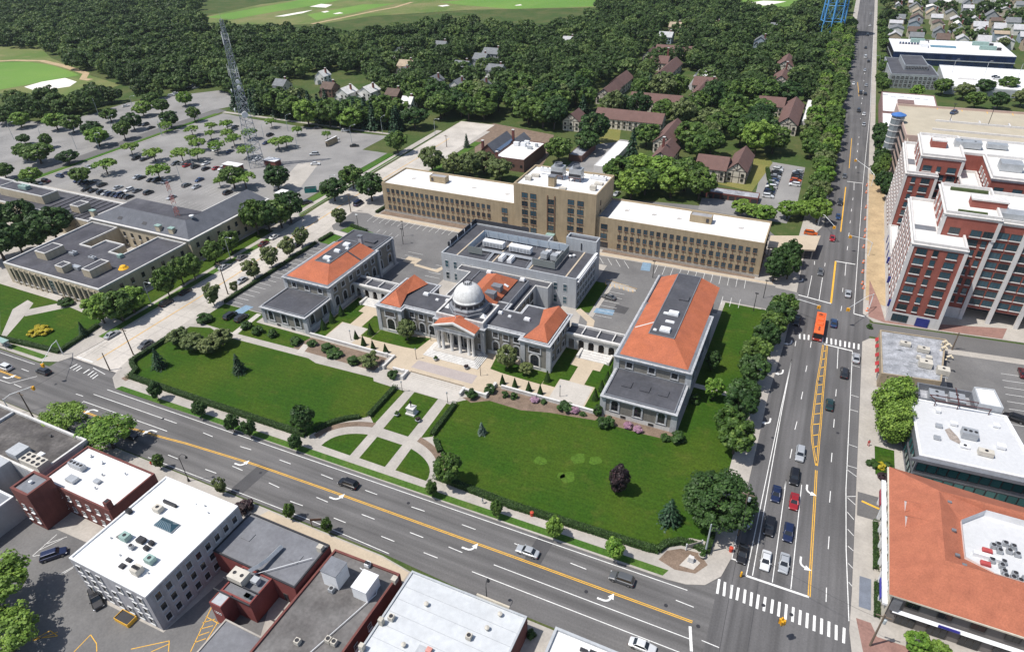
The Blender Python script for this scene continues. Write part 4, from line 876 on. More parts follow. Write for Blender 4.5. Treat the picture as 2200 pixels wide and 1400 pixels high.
# portico
PZ = 1.75
for k in range(6):
 e = (5-k)*0.42; z1 = T+(k+1)*(PZ-T)/6
 MB().box(-86.4-e, 126.9-e, T, -73.2+e, 131.5, z1).build('step', trim_lt if k < 5 else pave_pale, ct)
for dx in (-5.5, -4.1, -1.35, 1.35, 4.1, 5.5):
 cx = DX+dx
 MB().lathe(cx, 128.7, [(0.55, PZ+0.0), (0.55, PZ+0.2), (0.44, PZ+0.3), (0.44, 4.0), (0.37, 7.7), (0.5, 7.8), (0.56, 8.05)], 16).build('column', trim_lt, ct, smooth=True)
b = MB(); b.box(DX-6.2, 128.1, 8.05, DX+6.2, 131.6, 9.2); b.build('entablature', trim, ct)
b = MB(); x0, x1, zb, za = DX-6.6, DX+6.6, 9.2, 11.75
b.face([(x0, 127.9, zb), (x1, 127.9, zb), (x1, 127.9, zb+0.35), (DX, 127.9, za), (x0, 127.9, zb+0.35)])
b.face([(x0, 131.7, zb), (x0, 127.9, zb), (x0, 127.9, zb+0.35), (x0, 131.7, zb+0.35)])
b.face([(x1, 127.9, zb), (x1, 131.7, zb), (x1, 131.7, zb+0.35), (x1, 127.9, zb+0.35)])
b.face([(x0, 127.9, zb), (x0, 131.7, zb), (x1, 131.7, zb), (x1, 127.9, zb)])
b.build('pediment', trim, ct)
b = MB(); b.face([(x0+1.5, 127.86, zb+0.4), (x1-1.5, 127.86, zb+0.4), (DX, 127.86, za-0.65)]); b.build('tympanum', stone, ct)
for s in (-1, 1):
 xe = DX+s*6.75
 b = MB()
 for (ya, yb, m_, lift) in ((127.6, 128.2, trim, 0.1),):
  q = [(xe, ya, zb+0.36+lift), (xe, yb, zb+0.36+lift), (DX, yb, za+0.06+lift), (DX, ya, za+0.06+lift)]
  b.face(q if s < 0 else q[::-1]); q2 = [(xe, ya, zb+0.1), (xe, ya, zb+0.36+lift), (DX, ya, za+0.06+lift), (DX, ya, za-0.35)]
  b.face(q2 if s > 0 else q2[::-1])
 b.build('raking_cornice', trim_lt, ct)
 b = MB(); q = [(DX+s*6.5, 128.2, zb+0.38), (DX+s*6.5, 132.6, zb+0.38), (DX, 133.6, za+0.1), (DX, 128.2, za+0.1)]
 b.face(q if s < 0 else q[::-1]); b.build('portico_roof', terra, ct)
for u in (-83.2, -81.4, -78.0, -76.2): put(ct, winmesh('tall_door', 1.1, 3.2, dkframe, dkglass, 1, 2, 0.25, trim_lt), 'S', 131.6, u, PZ, 'door')
put(ct, winmesh('main_door', 1.6, 3.8, dkframe, dkglass, 2, 2, 0.35, trim_lt), 'S', 131.6, -79.7, PZ, 'door')
fp = thing('flagpole', 'slim white flagpole on the portico ridge before the dome', 'flagpole', (DX-0.5, 130.6, 11.8))
MB().tube([(DX-0.5, 130.6, 11.6), (DX-0.5, 130.6, 19.6)], [0.1, 0.05], 8).build('pole', white_m, fp)
MB().lathe(DX-0.5, 130.6, [(0.05, 19.6), (0.14, 19.7), (0.14, 19.8), (0.03, 19.9)], 8).build('finial', white_m, fp)
# rear range: flat roofs and the long orange gable behind the dome
RL = [(-92.4, 145.6), (-69.2, 145.6), (-69.2, 161.4), (-65.2, 161.4), (-65.2, 165), (-97.2, 165), (-97.2, 161.4), (-92.4, 161.4)]
rr_ = thing('courthouse_rear_range', 'flat-roofed courthouse rear range with orange gabled roof and grey dormers', 'building', (-80, 150, 0))
mass(rr_, RL, 7.6, panel_g, slate, 0.35, 0.3, cop=trim_lt)
mass(rr_, rect(-88.2, 142.05, -71.2, 160.8), 9.4, trim, slate, 0.3, 0.3, z0=7.6, cop=lead)
b = MB(); x0, x1, y0, y1, ze, zr = -85.0, -74.4, 142.3, 159.6, 9.75, 13.0
xm = (x0+x1)/2
for f in ([(x0, y0, ze), (xm, y0, zr), (xm, 155.6, zr), (x0, y1, ze)], [(xm, y0, zr), (x1, y0, ze), (x1, y1, ze), (xm, 155.6, zr)], [(x1, y1, ze), (x0, y1, ze), (xm, 155.6, zr)], [(x0, y0, ze), (x1, y0, ze), (xm, y0, zr)]): b.face(f[::-1] if f[0][0] == x0 and f[1][0] == xm else f)
b.build('gable_roof', terra, rr_)
for yd in (146.0, 150.2):
 b = MB(); b.box(xm+1.2, yd-1.1, ze+0.9, x1-1.0, yd+1.1, zr-0.55); b.build('dormer', lead, rr_)
skylight(rr_, -84.6, 160.2, 9.72, 1.6, 1.2, 0.8); skylight(rr_, -73.0, 159.8, 9.72, 1.6, 1.2, 0.8)
b = MB(); b.face([(-77.6, 153.4, 11.5), (-75.0, 153.4, 10.35), (-75.0, 154.3, 10.35), (-77.6, 154.3, 11.5)]); b.build('roof_ladder', white_m, rr_)
for z_ in (1.0, 4.4):
 for u in (149, 152, 155, 158): put(rr_, winmesh('curtain_window', 2.4, 2.6, dkframe, dkglass, 3, 2), 'E', -69.2, u, z_); put(rr_, winmesh('curtain_window', 2.4, 2.6, dkframe, dkglass, 3, 2), 'W', -92.4, u, z_)
# arcades between centre and wings
def arcade(name, label, x0, x1, n, mirror):
 t = thing(name, label, 'arcade', ((x0+x1)/2, 144.4, T))
 y0, y1, zt = 144.4, 148.6, 5.7
 b = MB(); bw = (x1-x0)/n; r = 0.85; zs = 3.1
 for i in range(n):
  c = x0+bw*(i+0.5)
  for (ya, sgn) in ((y0, 1), (y0+0.5, -1)):
   L = [(c-bw/2, T), (c-r, T), (c-r, zs)] + [(c-r*math.cos(math.pi*k/10), zs+r*math.sin(math.pi*k/10)) for k in range(1, 10)] + [(c+r, zs), (c+r, T), (c+bw/2, T), (c+bw/2, zt-0.6), (c-bw/2, zt-0.6)]
   for q in ([L[0], L[1], L[2], (c-bw/2, zs)], [L[12], L[13], L[14], (c+bw/2, zs)]):
    b.face([(x, ya, z) for x, z in (q if sgn > 0 else q[::-1])])
   arcp = L[2:13]
   for k in range(10):
    a_, d_ = arcp[k], arcp[k+1]
    ta = c-bw/2+bw*k/10; tb = c-bw/2+bw*(k+1)/10
    q = [a_, d_, (tb, zt-0.6), (ta, zt-0.6)]
    b.face([(x, ya, z) for x, z in (q if sgn > 0 else q[::-1])])
   if True:
    q = [(c-bw/2, zs), L[2], (c-bw/2, zt-0.6)]; b.face([(x, ya, z) for x, z in (q if sgn > 0 else q[::-1])])
    q = [L[12], (c+bw/2, zs), (c+bw/2, zt-0.6)]; b.face([(x, ya, z) for x, z in (q if sgn > 0 else q[::-1])])
  for k in range(10):
   a_, d_ = L[2+k], L[3+k]; b.face([(a_[0], y0, a_[1]), (a_[0], y0+0.5, a_[1]), (d_[0], y0+0.5, d_[1]), (d_[0], y0, d_[1])])
  for xx in (c-r, c+r): b.face([(xx, y0, T), (xx, y0+0.5, T), (xx, y0+0.5, zs), (xx, y0, zs)])
 b.build('arcade_wall', trim_lt, t)
 walls(t, rect(x0, y1-0.4, x1, y1), T, zt-0.6, trim, 'rear_wall')
 for i in range(n):
  c = x0+bw*(i+0.5)
  put(t, winmesh('arcade_door', 1.5, 3.0, dkframe, mat('dark_timber', (0.07, 0.045, 0.035), 0.6), 2, 2), 'S', y1-0.4, c, T, 'door')
 b = MB(); b.box(x0, y0-0.5, zt-0.6, x1, y0+0.3, zt); b.build('cornice', trim_lt, t)
 b = MB(); b.box(x0, y0+0.3, zt-0.5, x1, y1-0.3, zt-0.2); b.build('roof', slate, t)
 b = MB(); b.box(x0, y1-0.3, zt-0.6, x1, y1+0.2, zt+0.5); b.build('parapet', trim_lt, t)
 for i in range(1, 4):
  c = x0+(x1-x0)*i/4
  MB().box(c-0.15, y0+0.3, zt-0.2, c+0.15, y1-0.3, zt+0.35).build('roof_beam', trim_lt, t)
 sx = (x0+x1)/2 + (0.4 if mirror else -0.4)
 for k in range(4):
  MB().box(sx-4.4, 140.6+k*0.9, T, sx+4.4, 140.6+(k+1)*0.9+0.02 if k < 3 else 144.3, T+0.16*(k+1)).build('step', trim_lt, t)
 for s in (-1, 1): MB().box(sx+s*4.4-0.35, 140.4, T, sx+s*4.4+0.35, 144.3, T+0.95).build('stair_wall', trim_lt, t)
 return t
arcade('arcade', 'white stone arcade of six arches between the domed centre and the west wing', -126.1, -107.0, 6, False)
arcade('arcade', 'white stone arcade of six arches between the domed centre and the east wing', -52.6, -34.8, 6, True)

# ================================================================== the modern rear block
md = thing('modern_annex', 'pale grey panelled annex with rooftop plant screen behind the courthouse', 'building', (-81, 175, 0))
HM = 10.2
MP = [(-104.9, 165.2), (-57.4, 165.2), (-57.4, 186.6), (-75, 186.6), (-75, 190), (-104.9, 190)]
mass(md, MP, HM, panel_g, slate, 0.5, 0.4, cop=panel_g)
b = MB(); b.box(-105.0, 170, HM+0.5, -104.75, 190.2, HM+2.0); b.box(-105.0, 189.95, HM+0.5, -84, 190.2, HM+2.0); b.build('roof_screen', lead_dk, md)
for y in (171, 176, 181, 186): MB().box(-104.7, y-0.1, HM, -104.4, y+0.1, HM+2.0).build('screen_post', white_m, md)
st = MB(); TW = rect(-67.8, 183.6, -57.3, 187.4)
mass(md, TW, 14.0, panel_g, slate, 0.7, 0.4, cop=panel_g)
MB().box(-62.6, 183.4, 11.0, -62.3, 183.6, 13.4).build('downpipe', steel_dk, md)
tallw = winmesh('tall_window', 1.3, 2.6, ltframe, blglass, 1, 2)
for u in (-103.0, -99.8, -96.6, -93.9, -67.4, -64.2, -61.0): 
 for z_ in (1.2, 5.6): put(md, tallw, 'S', 165.2, u, z_)
for i, u in enumerate(span(167, 182, 7)):
 for z_ in (1.0, 3.6, 6.2, 8.4): put(md, winmesh('lattice_window', 2.0, 1.7, ltframe, dkglass, 2, 2), 'E', -57.4, u, z_)
for z_ in (9.6, 10.9): MB().box(-57.3, 165.4, z_, -56.6, 183.4, z_+0.2).build('sunshade', white_m, md)
for u in span(168, 186, 6): put(md, tallw, 'W', -104.9, u, 1.2); put(md, tallw, 'W', -104.9, u, 5.6)
for x in (-99.5, -86.5, -73.5, -61.2): MB().box(x-0.25, 165.8, HM, x+0.25, 186, HM+0.12).build('roof_walkway', pave_cream, md)
# plant screen: louvred panels, each panel a part
SX0, SX1, SY0, SY1, SZ0, SZ1 = -96.6, -65.8, 168.6, 181.4, HM+0.5, HM+2.9
scr = mat('screen_panel', (0.46, 0.53, 0.60), 0.5, 0.08, 0.4, 3, 0.06, metal=0.2)
scr_o = mat('screen_outer', (0.19, 0.21, 0.205), 0.6, 0.08, 0.4, 3, 0.06)
for a, c, n in ((SX0, SX1, 9),):
 for i in range(n):
  xa = a+(c-a)*i/n; xb = a+(c-a)*(i+1)/n-0.06
  MB().box(xa, SY1-0.1, SZ0, xb, SY1, SZ1).build('screen_panel', scr, md)
for xa, xb in ((SX0, -91.3), (-73.5, SX1)): MB().box(xa, SY0, SZ0, xb, SY0+0.1, SZ1).build('screen_panel', scr_o, md)
for xx in (SX0, SX1-0.1):
 for i in range(4):
  ya = SY0+0.12+(SY1-SY0-0.3)*i/4; MB().box(xx, ya, SZ0, xx+0.1, ya+(SY1-SY0-0.3)/4-0.06, SZ1).build('screen_panel', scr if xx < -90 else scr_o, md)
for i in range(9):
 xa = SX0+1.2+i*3.7; MB().tube([(xa, SY1-0.1, SZ1-0.2), (xa, SY1-1.4, HM)], 0.07, 5).build('screen_brace', steel, md)
b = MB()
for z_ in (SZ0+0.1, SZ0+1.1):
 b.box(-91, 171.2, z_, -74.5, 171.3, z_+0.08)
b.box(-95.5, 171.3, SZ0, -68, 172.8, SZ0+0.1); b.build('catwalk', steel, md)
for xs in (-88.5, -74.3):
 b = MB()
 for k in range(7): b.box(xs-0.45, 166.2+k*0.75, HM+0.05+k*0.09, xs+0.45, 166.9+k*0.75, HM+0.13+k*0.09)
 b.build('roof_stair', steel, md)
 for sx in (-0.5, 0.5): MB().tube([(xs+sx, 166.2, HM+1.1), (xs+sx, 171.2, HM+1.7)], 0.04, 5).build('stair_rail', steel, md)
for i, (xa, w_) in enumerate(((-90.4, 7.4), (-80.6, 7.6))):
 o = unit(md, xa, 175.6, SZ0, w_, 2.2, 2.0, white_m, 0, 'air_handler')
 for k in range(6): MB().box(xa-w_/2+0.3+k*w_/6.2, 174.42, SZ0+0.5, xa-w_/2+0.3+k*w_/6.2+w_/8, 174.52, SZ0+1.7).build('louvre', steel, o)
for xa in (-71.6, -68.2):
 o = unit(md, xa, 174.4, SZ0, 2.2, 2.2, 2.0, steel, 0, 'air_handler')
 for k in range(6): MB().box(xa-1.0+k*0.36, 175.7, SZ0+0.4, xa-1.0+k*0.36+0.14, 178.4, SZ0+0.9+0.12*k).build('duct_fin', white_m, o)
for xa in (-84.3, -81.2):
 b = MB(); b.prism([(xa-0.8, 167.6), (xa+0.8, 167.6), (xa+0.8, 170.8), (xa-0.8, 170.8)], HM, HM+1.1); b.prism([(xa-0.5, 167.7), (xa+0.5, 167.7), (xa+0.5, 170.7), (xa-0.5, 170.7)], HM+1.1, HM+1.5)
 b.build('roof_duct', white_m, md)
for (x, y) in ((-64.4, 178.6), (-63.4, 179.4)): MB().lathe(x, y, [(0.3, HM), (0.5, HM+0.6), (0.5, HM+0.8), (0.1, HM+1.0)], 12).build('satellite_dish', white_m, md)

# ================================================================== the long tan brick building
tan = mat("tan_brick", (0.36, 0.285, 0.185), 0.88, 0.08, 0.4, 5.0, 0.10, streak=0.10)
tan_dk = mat("brown_brick", (0.20, 0.12, 0.08), 0.88, 0.08, 0.4, 5.0, 0.10)
brown_fr = mat("brown_frame", (0.09, 0.055, 0.045), 0.6, 0.05, 1, 4, 0.05)
redbrick = mat("red_brick", (0.27, 0.085, 0.065), 0.88, 0.10, 0.4, 6.0, 0.12, streak=0.08)
dkbrick = mat("dark_red_brick", (0.16, 0.058, 0.05), 0.88, 0.14, 0.4, 6.0, 0.12, streak=0.1)
cream = mat("cream_stucco", (0.58, 0.54, 0.45), 0.85, 0.07, 0.4, 3.0, 0.06, streak=0.1)
tb = thing('tan_office_building', 'long three-storey tan brick office building with white roofs and a taller middle', 'building', (-82, 206, 0))
W3 = winmesh('office_window', 1.35, 1.75, brown_fr, blglass, 2, 2, 0.0, tan_dk, 0.1)
W3b = winmesh('wide_office_window', 2.4, 2.0, brown_fr, blglass, 2, 2, 0.0, tan_dk, 0.1)
YB0, YB1, HT = 206.6, 224.8, 12.1
mass(tb, rect(-156.4, YB0, -97.0, YB1), HT, tan, white_roof, 0.55, 0.4)
mass(tb, rect(-65.2, YB0+0.4, -8.0, YB1+0.4), HT, tan, white_roof, 0.55, 0.4)
mass(tb, rect(-97.0, YB0-0.6, -65.2, 226.4), 20.3, tan, white_roof, 0.7, 0.45)
def colwin(us, zs, y, me, strip=True):
 for u in us:
  for z in zs: put(tb, me, 'S', y, u, z)
  if strip:
   for za, zb in zip(zs, zs[1:]): MB().box(u-0.12, y-0.06, za+1.8, u+0.12, y-0.005, zb-0.1).build('mullion_strip', tan_dk, tb)
ZW = (1.6, 5.1, 8.7)
colwin(span(-153.6, -108.0, 21), ZW, YB0, W3)
colwin((-101.3,), (4.6, 8.2), YB0, W3b)
colwin(span(-56.4, -10.6, 21), ZW, YB0+0.4, W3)
colwin((-62.2,), (4.6, 8.2), YB0+0.4, W3b)
colwin((-92.6, -89.2, -74.6, -71.0), (2.4, 5.8, 9.2, 12.6, 15.9), YB0-0.6, W3b)
colwin((-82.2,), (4.6, 8.0, 11.4, 14.8), YB0-0.6, W3b)
for z in (15.2, 11.6): put(tb, winmesh('slim_window', 0.8, 2.0, brown_fr, dkglass), 'E', -65.2, 211, z)
for u in span(209, 222, 5):
 for z in ZW: put(tb, W3, 'W', -156.4, u, z); put(tb, W3, 'E', -8.0, u, z)
for y0_ in (YB0, YB0+0.4): pass
for (x0, x1, y) in ((-156.5, -97, YB0), (-65.2, -7.9, YB0+0.4)): MB().box(x0, y-0.12, 0, x1, y-0.002, 1.0).build('plinth', concrete, tb)
for x in (-83.6, -80.8): MB().box(x-0.15, YB0-0.85, 4, x+0.15, YB0-0.605, 18.3).build('pilaster', tan_dk, tb)
MB().box(-84.6, YB0-3.2, 0, -79.6, YB0-0.65, 0.4).build('entrance_step', concrete, tb)
MB().box(-83.6, YB0-2.6, 3.2, -80.4, YB0-0.65, 3.6).build('entrance_canopy', unit_g, tb)
for x in (-83.4, -80.6): MB().box(x-0.1, YB0-2.5, 0.4, x+0.1, YB0-2.3, 3.2).build('canopy_post', white_m, tb)
for x in (-101.6, -62.0): put(tb, winmesh('dark_entrance', 3.0, 3.0, brown_fr, dkglass, 3, 1), 'S', YB0 if x < -80 else YB0+0.4, x, 0.2, 'entrance')
def penthouse(x, y, w, d, z, h, doorx):
 mass(tb, rect(x-w/2, y-d/2, x+w/2, y+d/2), z+h, tan, mat('grey_gravel', (0.30, 0.30, 0.31), 0.9), 0.2, 0.25, z0=z)
 put(tb, winmesh('roof_door', 1.0, 1.5, brown_fr, dkglass), 'S', y-d/2, doorx, z+0.5, 'roof_door')
penthouse(-135.3, 217.0, 7.2, 3.2, HT, 2.4, -137.6); penthouse(-30.6, 217.6, 7.4, 3.4, HT, 2.4, -28.2)
for k, (x, y) in enumerate(((-147, 216), (-119, 216), (-104, 215), (-57, 217), (-47, 217), (-38, 217), (-17, 217))):
 MB().lathe(x, y, [(0.9, HT+0.0), (0.9, HT+0.02), (0.2, HT+0.03)], 12).build('roof_drain', mat('drain_stain', (0.42, 0.40, 0.38), 0.9, 0.2), tb); vent(tb, x+0.8, y+0.6, HT, 0.12, 0.35)
ZT = 20.3
for x, y in ((-84.2, 218.2), (-77.2, 218.2)):       # cooling towers on steel frames
 o = MB(); o.box(x-2.3, y-1.8, ZT+1.6, x+2.3, y+1.8, ZT+4.6); o = o.build('cooling_tower', steel, tb)
 MB().lathe(x, y, [(1.5, ZT+4.6), (1.35, ZT+5.4), (1.5, ZT+5.7), (1.3, ZT+5.7), (1.25, ZT+5.2)], 20).build('fan_stack', lead, o)
 MB().box(x-2.35, y-1.85, ZT+1.9, x+2.35, y-1.8, ZT+2.9).build('louvre', steel_dk, o)
 rs_ = mat('rust_steel', (0.10, 0.05, 0.045), 0.7)
 for dx in (-2.1, 0, 2.1):
  for dy in (-1.6, 1.6): MB().box(x+dx-0.12, y+dy-0.12, ZT, x+dx+0.12, y+dy+0.12, ZT+1.6).build('frame_leg', rs_, o)
 for dy in (-1.95, 1.95): MB().box(x-2.6, y+dy-0.15, ZT+1.4, x+2.6, y+dy+0.15, ZT+1.6).build('frame_beam', rs_, o)
o = MB().box(-84.6, 209.0, ZT, -82.2, 211.4, ZT+3.6).build('brick_stack', tan, tb); MB().box(-84.7, 208.9, ZT+3.6, -82.1, 211.5, ZT+3.9).build('stack_cap', lead, o)
for (x, y, w_, d_, h_) in ((-93.8, 212.4, 2.4, 1.8, 1.5), (-92.6, 216.4, 3.0, 1.6, 1.0), (-68.4, 211.6, 2.2, 1.8, 1.7), (-68.2, 217.4, 3.0, 2.0, 0.7), (-78.8, 208.6, 2.6, 1.6, 0.6)): unit(tb, x, y, ZT, w_, d_, h_, unit_m, 0)
unit(tb, -90.2, 222.6, ZT, 6.0, 1.4, 1.5, white_m, 3); unit(tb, -69.8, 222.0, ZT, 6.0, 1.8, 1.3, white_m, 3)
MB().tube([(-92, 219.8, ZT+0.5), (-87.5, 219.4, ZT+0.5), (-86.2, 218.6, ZT+1.0)], 0.3, 8).build('pipe', white_m, tb)
b = MB(); b.face([(-65.15, YB0+1.0, HT+0.03), (-61.4, YB0+1.0, HT+0.03), (-61.4, YB1-0.2, HT+0.03), (-65.15, YB1-0.2, HT+0.03)]); b.build('dark_roof_strip', lead, tb)  # dark grey strip on the white roof along the foot of the taller middle

# ================================================================== limestone building west of the drive
lime = mat("limestone", (0.44, 0.38, 0.28), 0.85, 0.08, 0.4, 4.0, 0.08, streak=0.1)
asph_roof = mat("black_roofing", (0.060, 0.060, 0.072), 0.85, 0.2, 0.2, 1.2, 0.15, col2=(0.10, 0.10, 0.11), big=0.12, bigv=0.6)
shingle = mat("slate_shingle", (0.105, 0.112, 0.13), 0.8, 0.12, 0.4, 2.5, 0.12)
lb = thing('limestone_building', 'limestone county building with black flat roof, notched light well and grey hipped roof', 'building', (-218, 106, 0))
HL = 7.4
LP = [(-244.6, 106.6), (-196.4, 106.6), (-196.4, 142.0), (-210.6, 142.0), (-210.6, 126.6), (-216.6, 126.6), (-216.6, 132.6), (-226.4, 132.6), (-226.4, 126.8), (-232.0, 126.8), (-232.0, 142.0), (-246.0, 142.0)]
mass(lb, LP, HL, lime, asph_roof, 0.5, 0.5, cop=trim_lt)
for i, u in enumerate(span(-241.5, -200.5, 15)):
 if i == 7: continue
 put(lb, winmesh('tall_stone_window', 1.5, 4.6, dkframe, dkglass, 2, 4, 0.0, trim_lt, 0.15), 'S', 106.6, u, 1.4)
 MB().box(u+1.0, 106.3, 0, u+1.7, 106.595, HL-0.6).build('pilaster', lime, lb)
put(lb, winmesh('tall_entrance', 2.2, 5.4, steel, blglass, 2, 4), 'S', 106.6, -221, 0.5, 'entrance')
for u in span(110, 139, 8):
 for z in (1.0, 4.2): put(lb, winmesh('stone_window', 1.2, 1.8, dkframe, dkglass, 1, 2, 0.0, trim_lt, 0.12), 'E', -196.4, u, z)
for u in span(-229.5, -213, 5):
 for z in (1.6, 4.6): put(lb, winmesh('stone_window', 1.2, 1.8, dkframe, dkglass, 1, 2, 0.0, trim_lt, 0.12), 'S', 142.0-0.02, u, z)
for k in range(5): MB().box(-224-k*0.0, 104.2+k*0.4, 0.1, -217, 106.2, 0.25+k*0.12).build('step', pave_pale, lb)
for (x, y, w_, d_, h_) in ((-234.6, 117.4, 5.4, 7.0, 2.6), (-207.6, 115.0, 4.0, 7.4, 2.6), (-219.4, 111.6, 3.6, 3.4, 2.2)):
 mass(lb, rect(x-w_/2, y-d_/2, x+w_/2, y+d_/2), HL+h_, lime, asph_roof, 0.25, 0.35, z0=HL, cop=trim_lt)
unit(lb, -227.6, 120.6, HL, 2.4, 1.8, 1.1, steel, 2); unit(lb, -209.8, 130.4-5, HL, 1.6, 1.6, 1.2, unit_g, 0); unit(lb, -218.2, 121, HL, 3.0, 1.2, 0.9, steel, 2); unit(lb, -216.5, 113.8, HL, 3.4, 1.6, 1.2, steel, 0)
tp = MB().lathe(-202.0, 120.2, [(1.7, HL+0.02), (1.2, HL+0.5), (0.9, HL+1.0), (0.3, HL+1.25)], 9); tp.build('yellow_tarpaulin', mat('yellow_tarp', (0.80, 0.42, 0.02), 0.6, 0.1), lb)
# hipped main range
mass(lb, rect(-246.2, 142.02, -194.8, 157.6), 9.2, lime, shingle, 0, 0)
cornice(lb, rect(-246.2, 142.02, -194.8, 157.6), 9.2, 0.6, 0.8, trim_lt)
hip(lb, -246.0, 142.2, -195.0, 157.4, 9.3, (-236.5, 148.0), (-201.5, 156.2), 13.2, shingle)
b = MB(); b.face([(-236.5, 148.0, 13.22), (-201.5, 148.0, 13.22), (-201.5, 156.2, 13.22), (-236.5, 156.2, 13.22)]); b.build('roof_deck', asph_roof, lb)
mass(lb, rect(-210.0, 157.62, -194.8, 182.0), 9.2, lime, shingle, 0, 0)
cornice(lb, rect(-210.0, 157.62, -194.8, 182.0), 9.2, 0.6, 0.8, trim_lt)
b = MB()
for f in ([(-195.0, 152, 9.3), (-195.0, 181.8, 9.3), (-202.0, 179.5, 13.15), (-202.0, 152, 13.15)], [(-209.8, 181.8, 9.3), (-209.8, 152, 9.3), (-202.0, 152, 13.15), (-202.0, 179.5, 13.15)], [(-195.0, 181.8, 9.3), (-209.8, 181.8, 9.3), (-202.0, 179.5, 13.15)]): b.face(f)
b.build('hip_roof', shingle, lb)
for u in list(span(145, 155, 3))+list(span(160, 179, 6)):
 for z in (1.4, 5.2): put(lb, winmesh('stone_window', 1.2, 1.8, dkframe, dkglass, 1, 2, 0.0, trim_lt, 0.12), 'E', -194.8, u, z)
for (x, y) in ((-246.0, 143.5), (-210.5, 143.2), (-236.5, 156.5), (-204.0, 143.4)):
 o = MB().box(x-1.1, y-0.7, 9.0, x+1.1, y+0.7, 11.6).build('chimney', lime, lb); MB().box(x-1.2, y-0.8, 11.6, x+1.2, y+0.8, 11.9).build('chimney_cap', unit_g, o)
for x in (-232, -219): 
 b = MB(); b.face([(x-1.2, 143.6, 10.35), (x+1.2, 143.6, 10.35), (x+0.9, 144.6, 11.1), (x-0.9, 144.6, 11.1)]); b.build('roof_dormer', steel_dk, lb)
vent(lb, -200.9, 150.6, 13.2, 0.7, 1.2, white_m)
# flat rear range
mass(lb, rect(-330, 140.4, -246.3, 158.0), 8.0, lime, asph_roof, 0.5, 0.5, cop=trim_lt)
mass(lb, rect(-308, 145.6, -279.4, 152.4), 11.2, lime, asph_roof, 0.4, 0.4, z0=8.0, cop=trim_lt)
mass(lb, rect(-262, 145.0, -257, 150.0), 10.6, lime, asph_roof, 0.3, 0.4, z0=8.0, cop=trim_lt)
for k in range(8): MB().box(-275+k*3.4, 141.2, 8.0, -274.7+k*3.4, 157.4, 8.2).build('roof_joint', steel_dk, lb)
for u in span(-300, -250, 12):
 put(lb, winmesh('stone_window', 1.2, 1.8, dkframe, dkglass, 1, 2, 0.0, trim_lt, 0.12), 'S', 140.4, u, 4.4)
unit(lb, -295, 149, 11.2, 5, 2.2, 1.6, unit_g, 3)
# red and white lattice mast standing on its deck
def mast(name, label, x, y, z, h, w0, w1, n, mats, legs=3, cat='mast'):
 t = thing(name, label, cat, (x, y, z))
 ang = [2*math.pi*k/legs+0.4 for k in range(legs)]
 P = lambda k, f: Vector((x+(w0+(w1-w0)*f)*math.cos(ang[k % legs]), y+(w0+(w1-w0)*f)*math.sin(ang[k % legs]), z+h*f))
 rr = max(0.045, w0*0.024)
 for i in range(n):
  f0, f1 = i/n, (i+1)/n; m = mats[i % len(mats)]
  b = MB()
  for k in range(legs):
   b.tube([P(k, f0), P(k, f1)], rr*1.3, 5, cap=False)
   b.tube([P(k, f0), P(k+1, f1)], rr*0.75, 4, cap=False); b.tube([P(k+1, f0), P(k, f1)], rr*0.75, 4, cap=False)
   b.tube([P(k, f1), P(k+1, f1)], rr*0.75, 4, cap=False)
  b.build('lattice_section', m, t)
 return t
redm = mat('mast_red', (0.45, 0.12, 0.09), 0.6); whm = mat('mast_white', (0.65, 0.62, 0.60), 0.6)
mast('lattice_mast', 'short red and white lattice mast on the grey hipped roof', -207.4, 150.0, 13.2, 13.0, 0.9, 0.6, 8, [redm, redm, whm])
# tall radio tower in the car park
tw = mast('radio_tower', 'tall grey lattice radio tower with dishes in the car park', -246.6, 229.0, 0, 66.0, 4.2, 0.8, 22, [mat('tower_steel', (0.26, 0.29, 0.33), 0.5, metal=0.3)], 3, 'tower')
for (dx, dy, z, r) in ((3.0, -2.6, 26, 1.5), (-3.6, -1.2, 27, 1.1), (2.4, -1.5, 38, 0.9), (-2.8, -1, 36, 0.8), (2.2, -1.2, 40.5, 0.9)):
 b = MB(); c = Vector((-246.6+dx, 229+dy, z)); n_ = Vector((dx*0.4, -1.0, 0)).normalized(); u = n_.cross(Vector((0, 0, 1))); w_ = u.cross(n_)
 R = [[c+n_*d+(u*math.cos(a)+w_*math.sin(a))*rr for a in np.linspace(0, 2*math.pi, 14)[:-1]] for rr, d in ((r, 0.25), (r*0.95, 0.5), (r*0.4, 0.1))]
 for q in range(2):
  for k in range(13): b.face([R[q][k], R[q][(k+1) % 13], R[q+1][(k+1) % 13], R[q+1][k]])
 b.face(R[1]); b.face(R[0][::-1]); b.build('dish', white_m, tw)
for (dx, dy, z) in ((2.6, 0, 44), (-2.8, 0, 44), (2.3, -1, 45), (-2.4, -1, 45), (2.0, 0, 58), (-2.0, 0, 58), (0.4, -2, 59), (-1.4, 1, 60)):
 b = MB(); x, y = -246.6+dx, 229+dy; b.tube([(x, y, z-2.6), (x, y, z+2.6)], 0.1, 5); b.tube([(-246.6, 229, z), (x, y, z)], 0.06, 4); b.build('antenna', white_m, tw)
MB().tube([(-246.6, 229, 65.5), (-246.6, 229, 69)], [0.08, 0.03], 5).build('antenna', steel, tw)
def hut(name, label, x0, y0, x1, y1, h, wm, rm, cat='hut'):
 t = thing(name, label, cat, ((x0+x1)/2, (y0+y1)/2, 0))
 walls(t, rect(x0, y0, x1, y1), 0, h, wm)
 MB().box(x0-0.25, y0-0.25, h, x1+0.25, y1+0.25, h+0.25).build('roof', rm, t)
 put(t, winmesh('hut_door', 1.0, 2.0, dkframe, steel_dk), 'S', y0, (x0+x1)/2, 0.05, 'door')
 return t
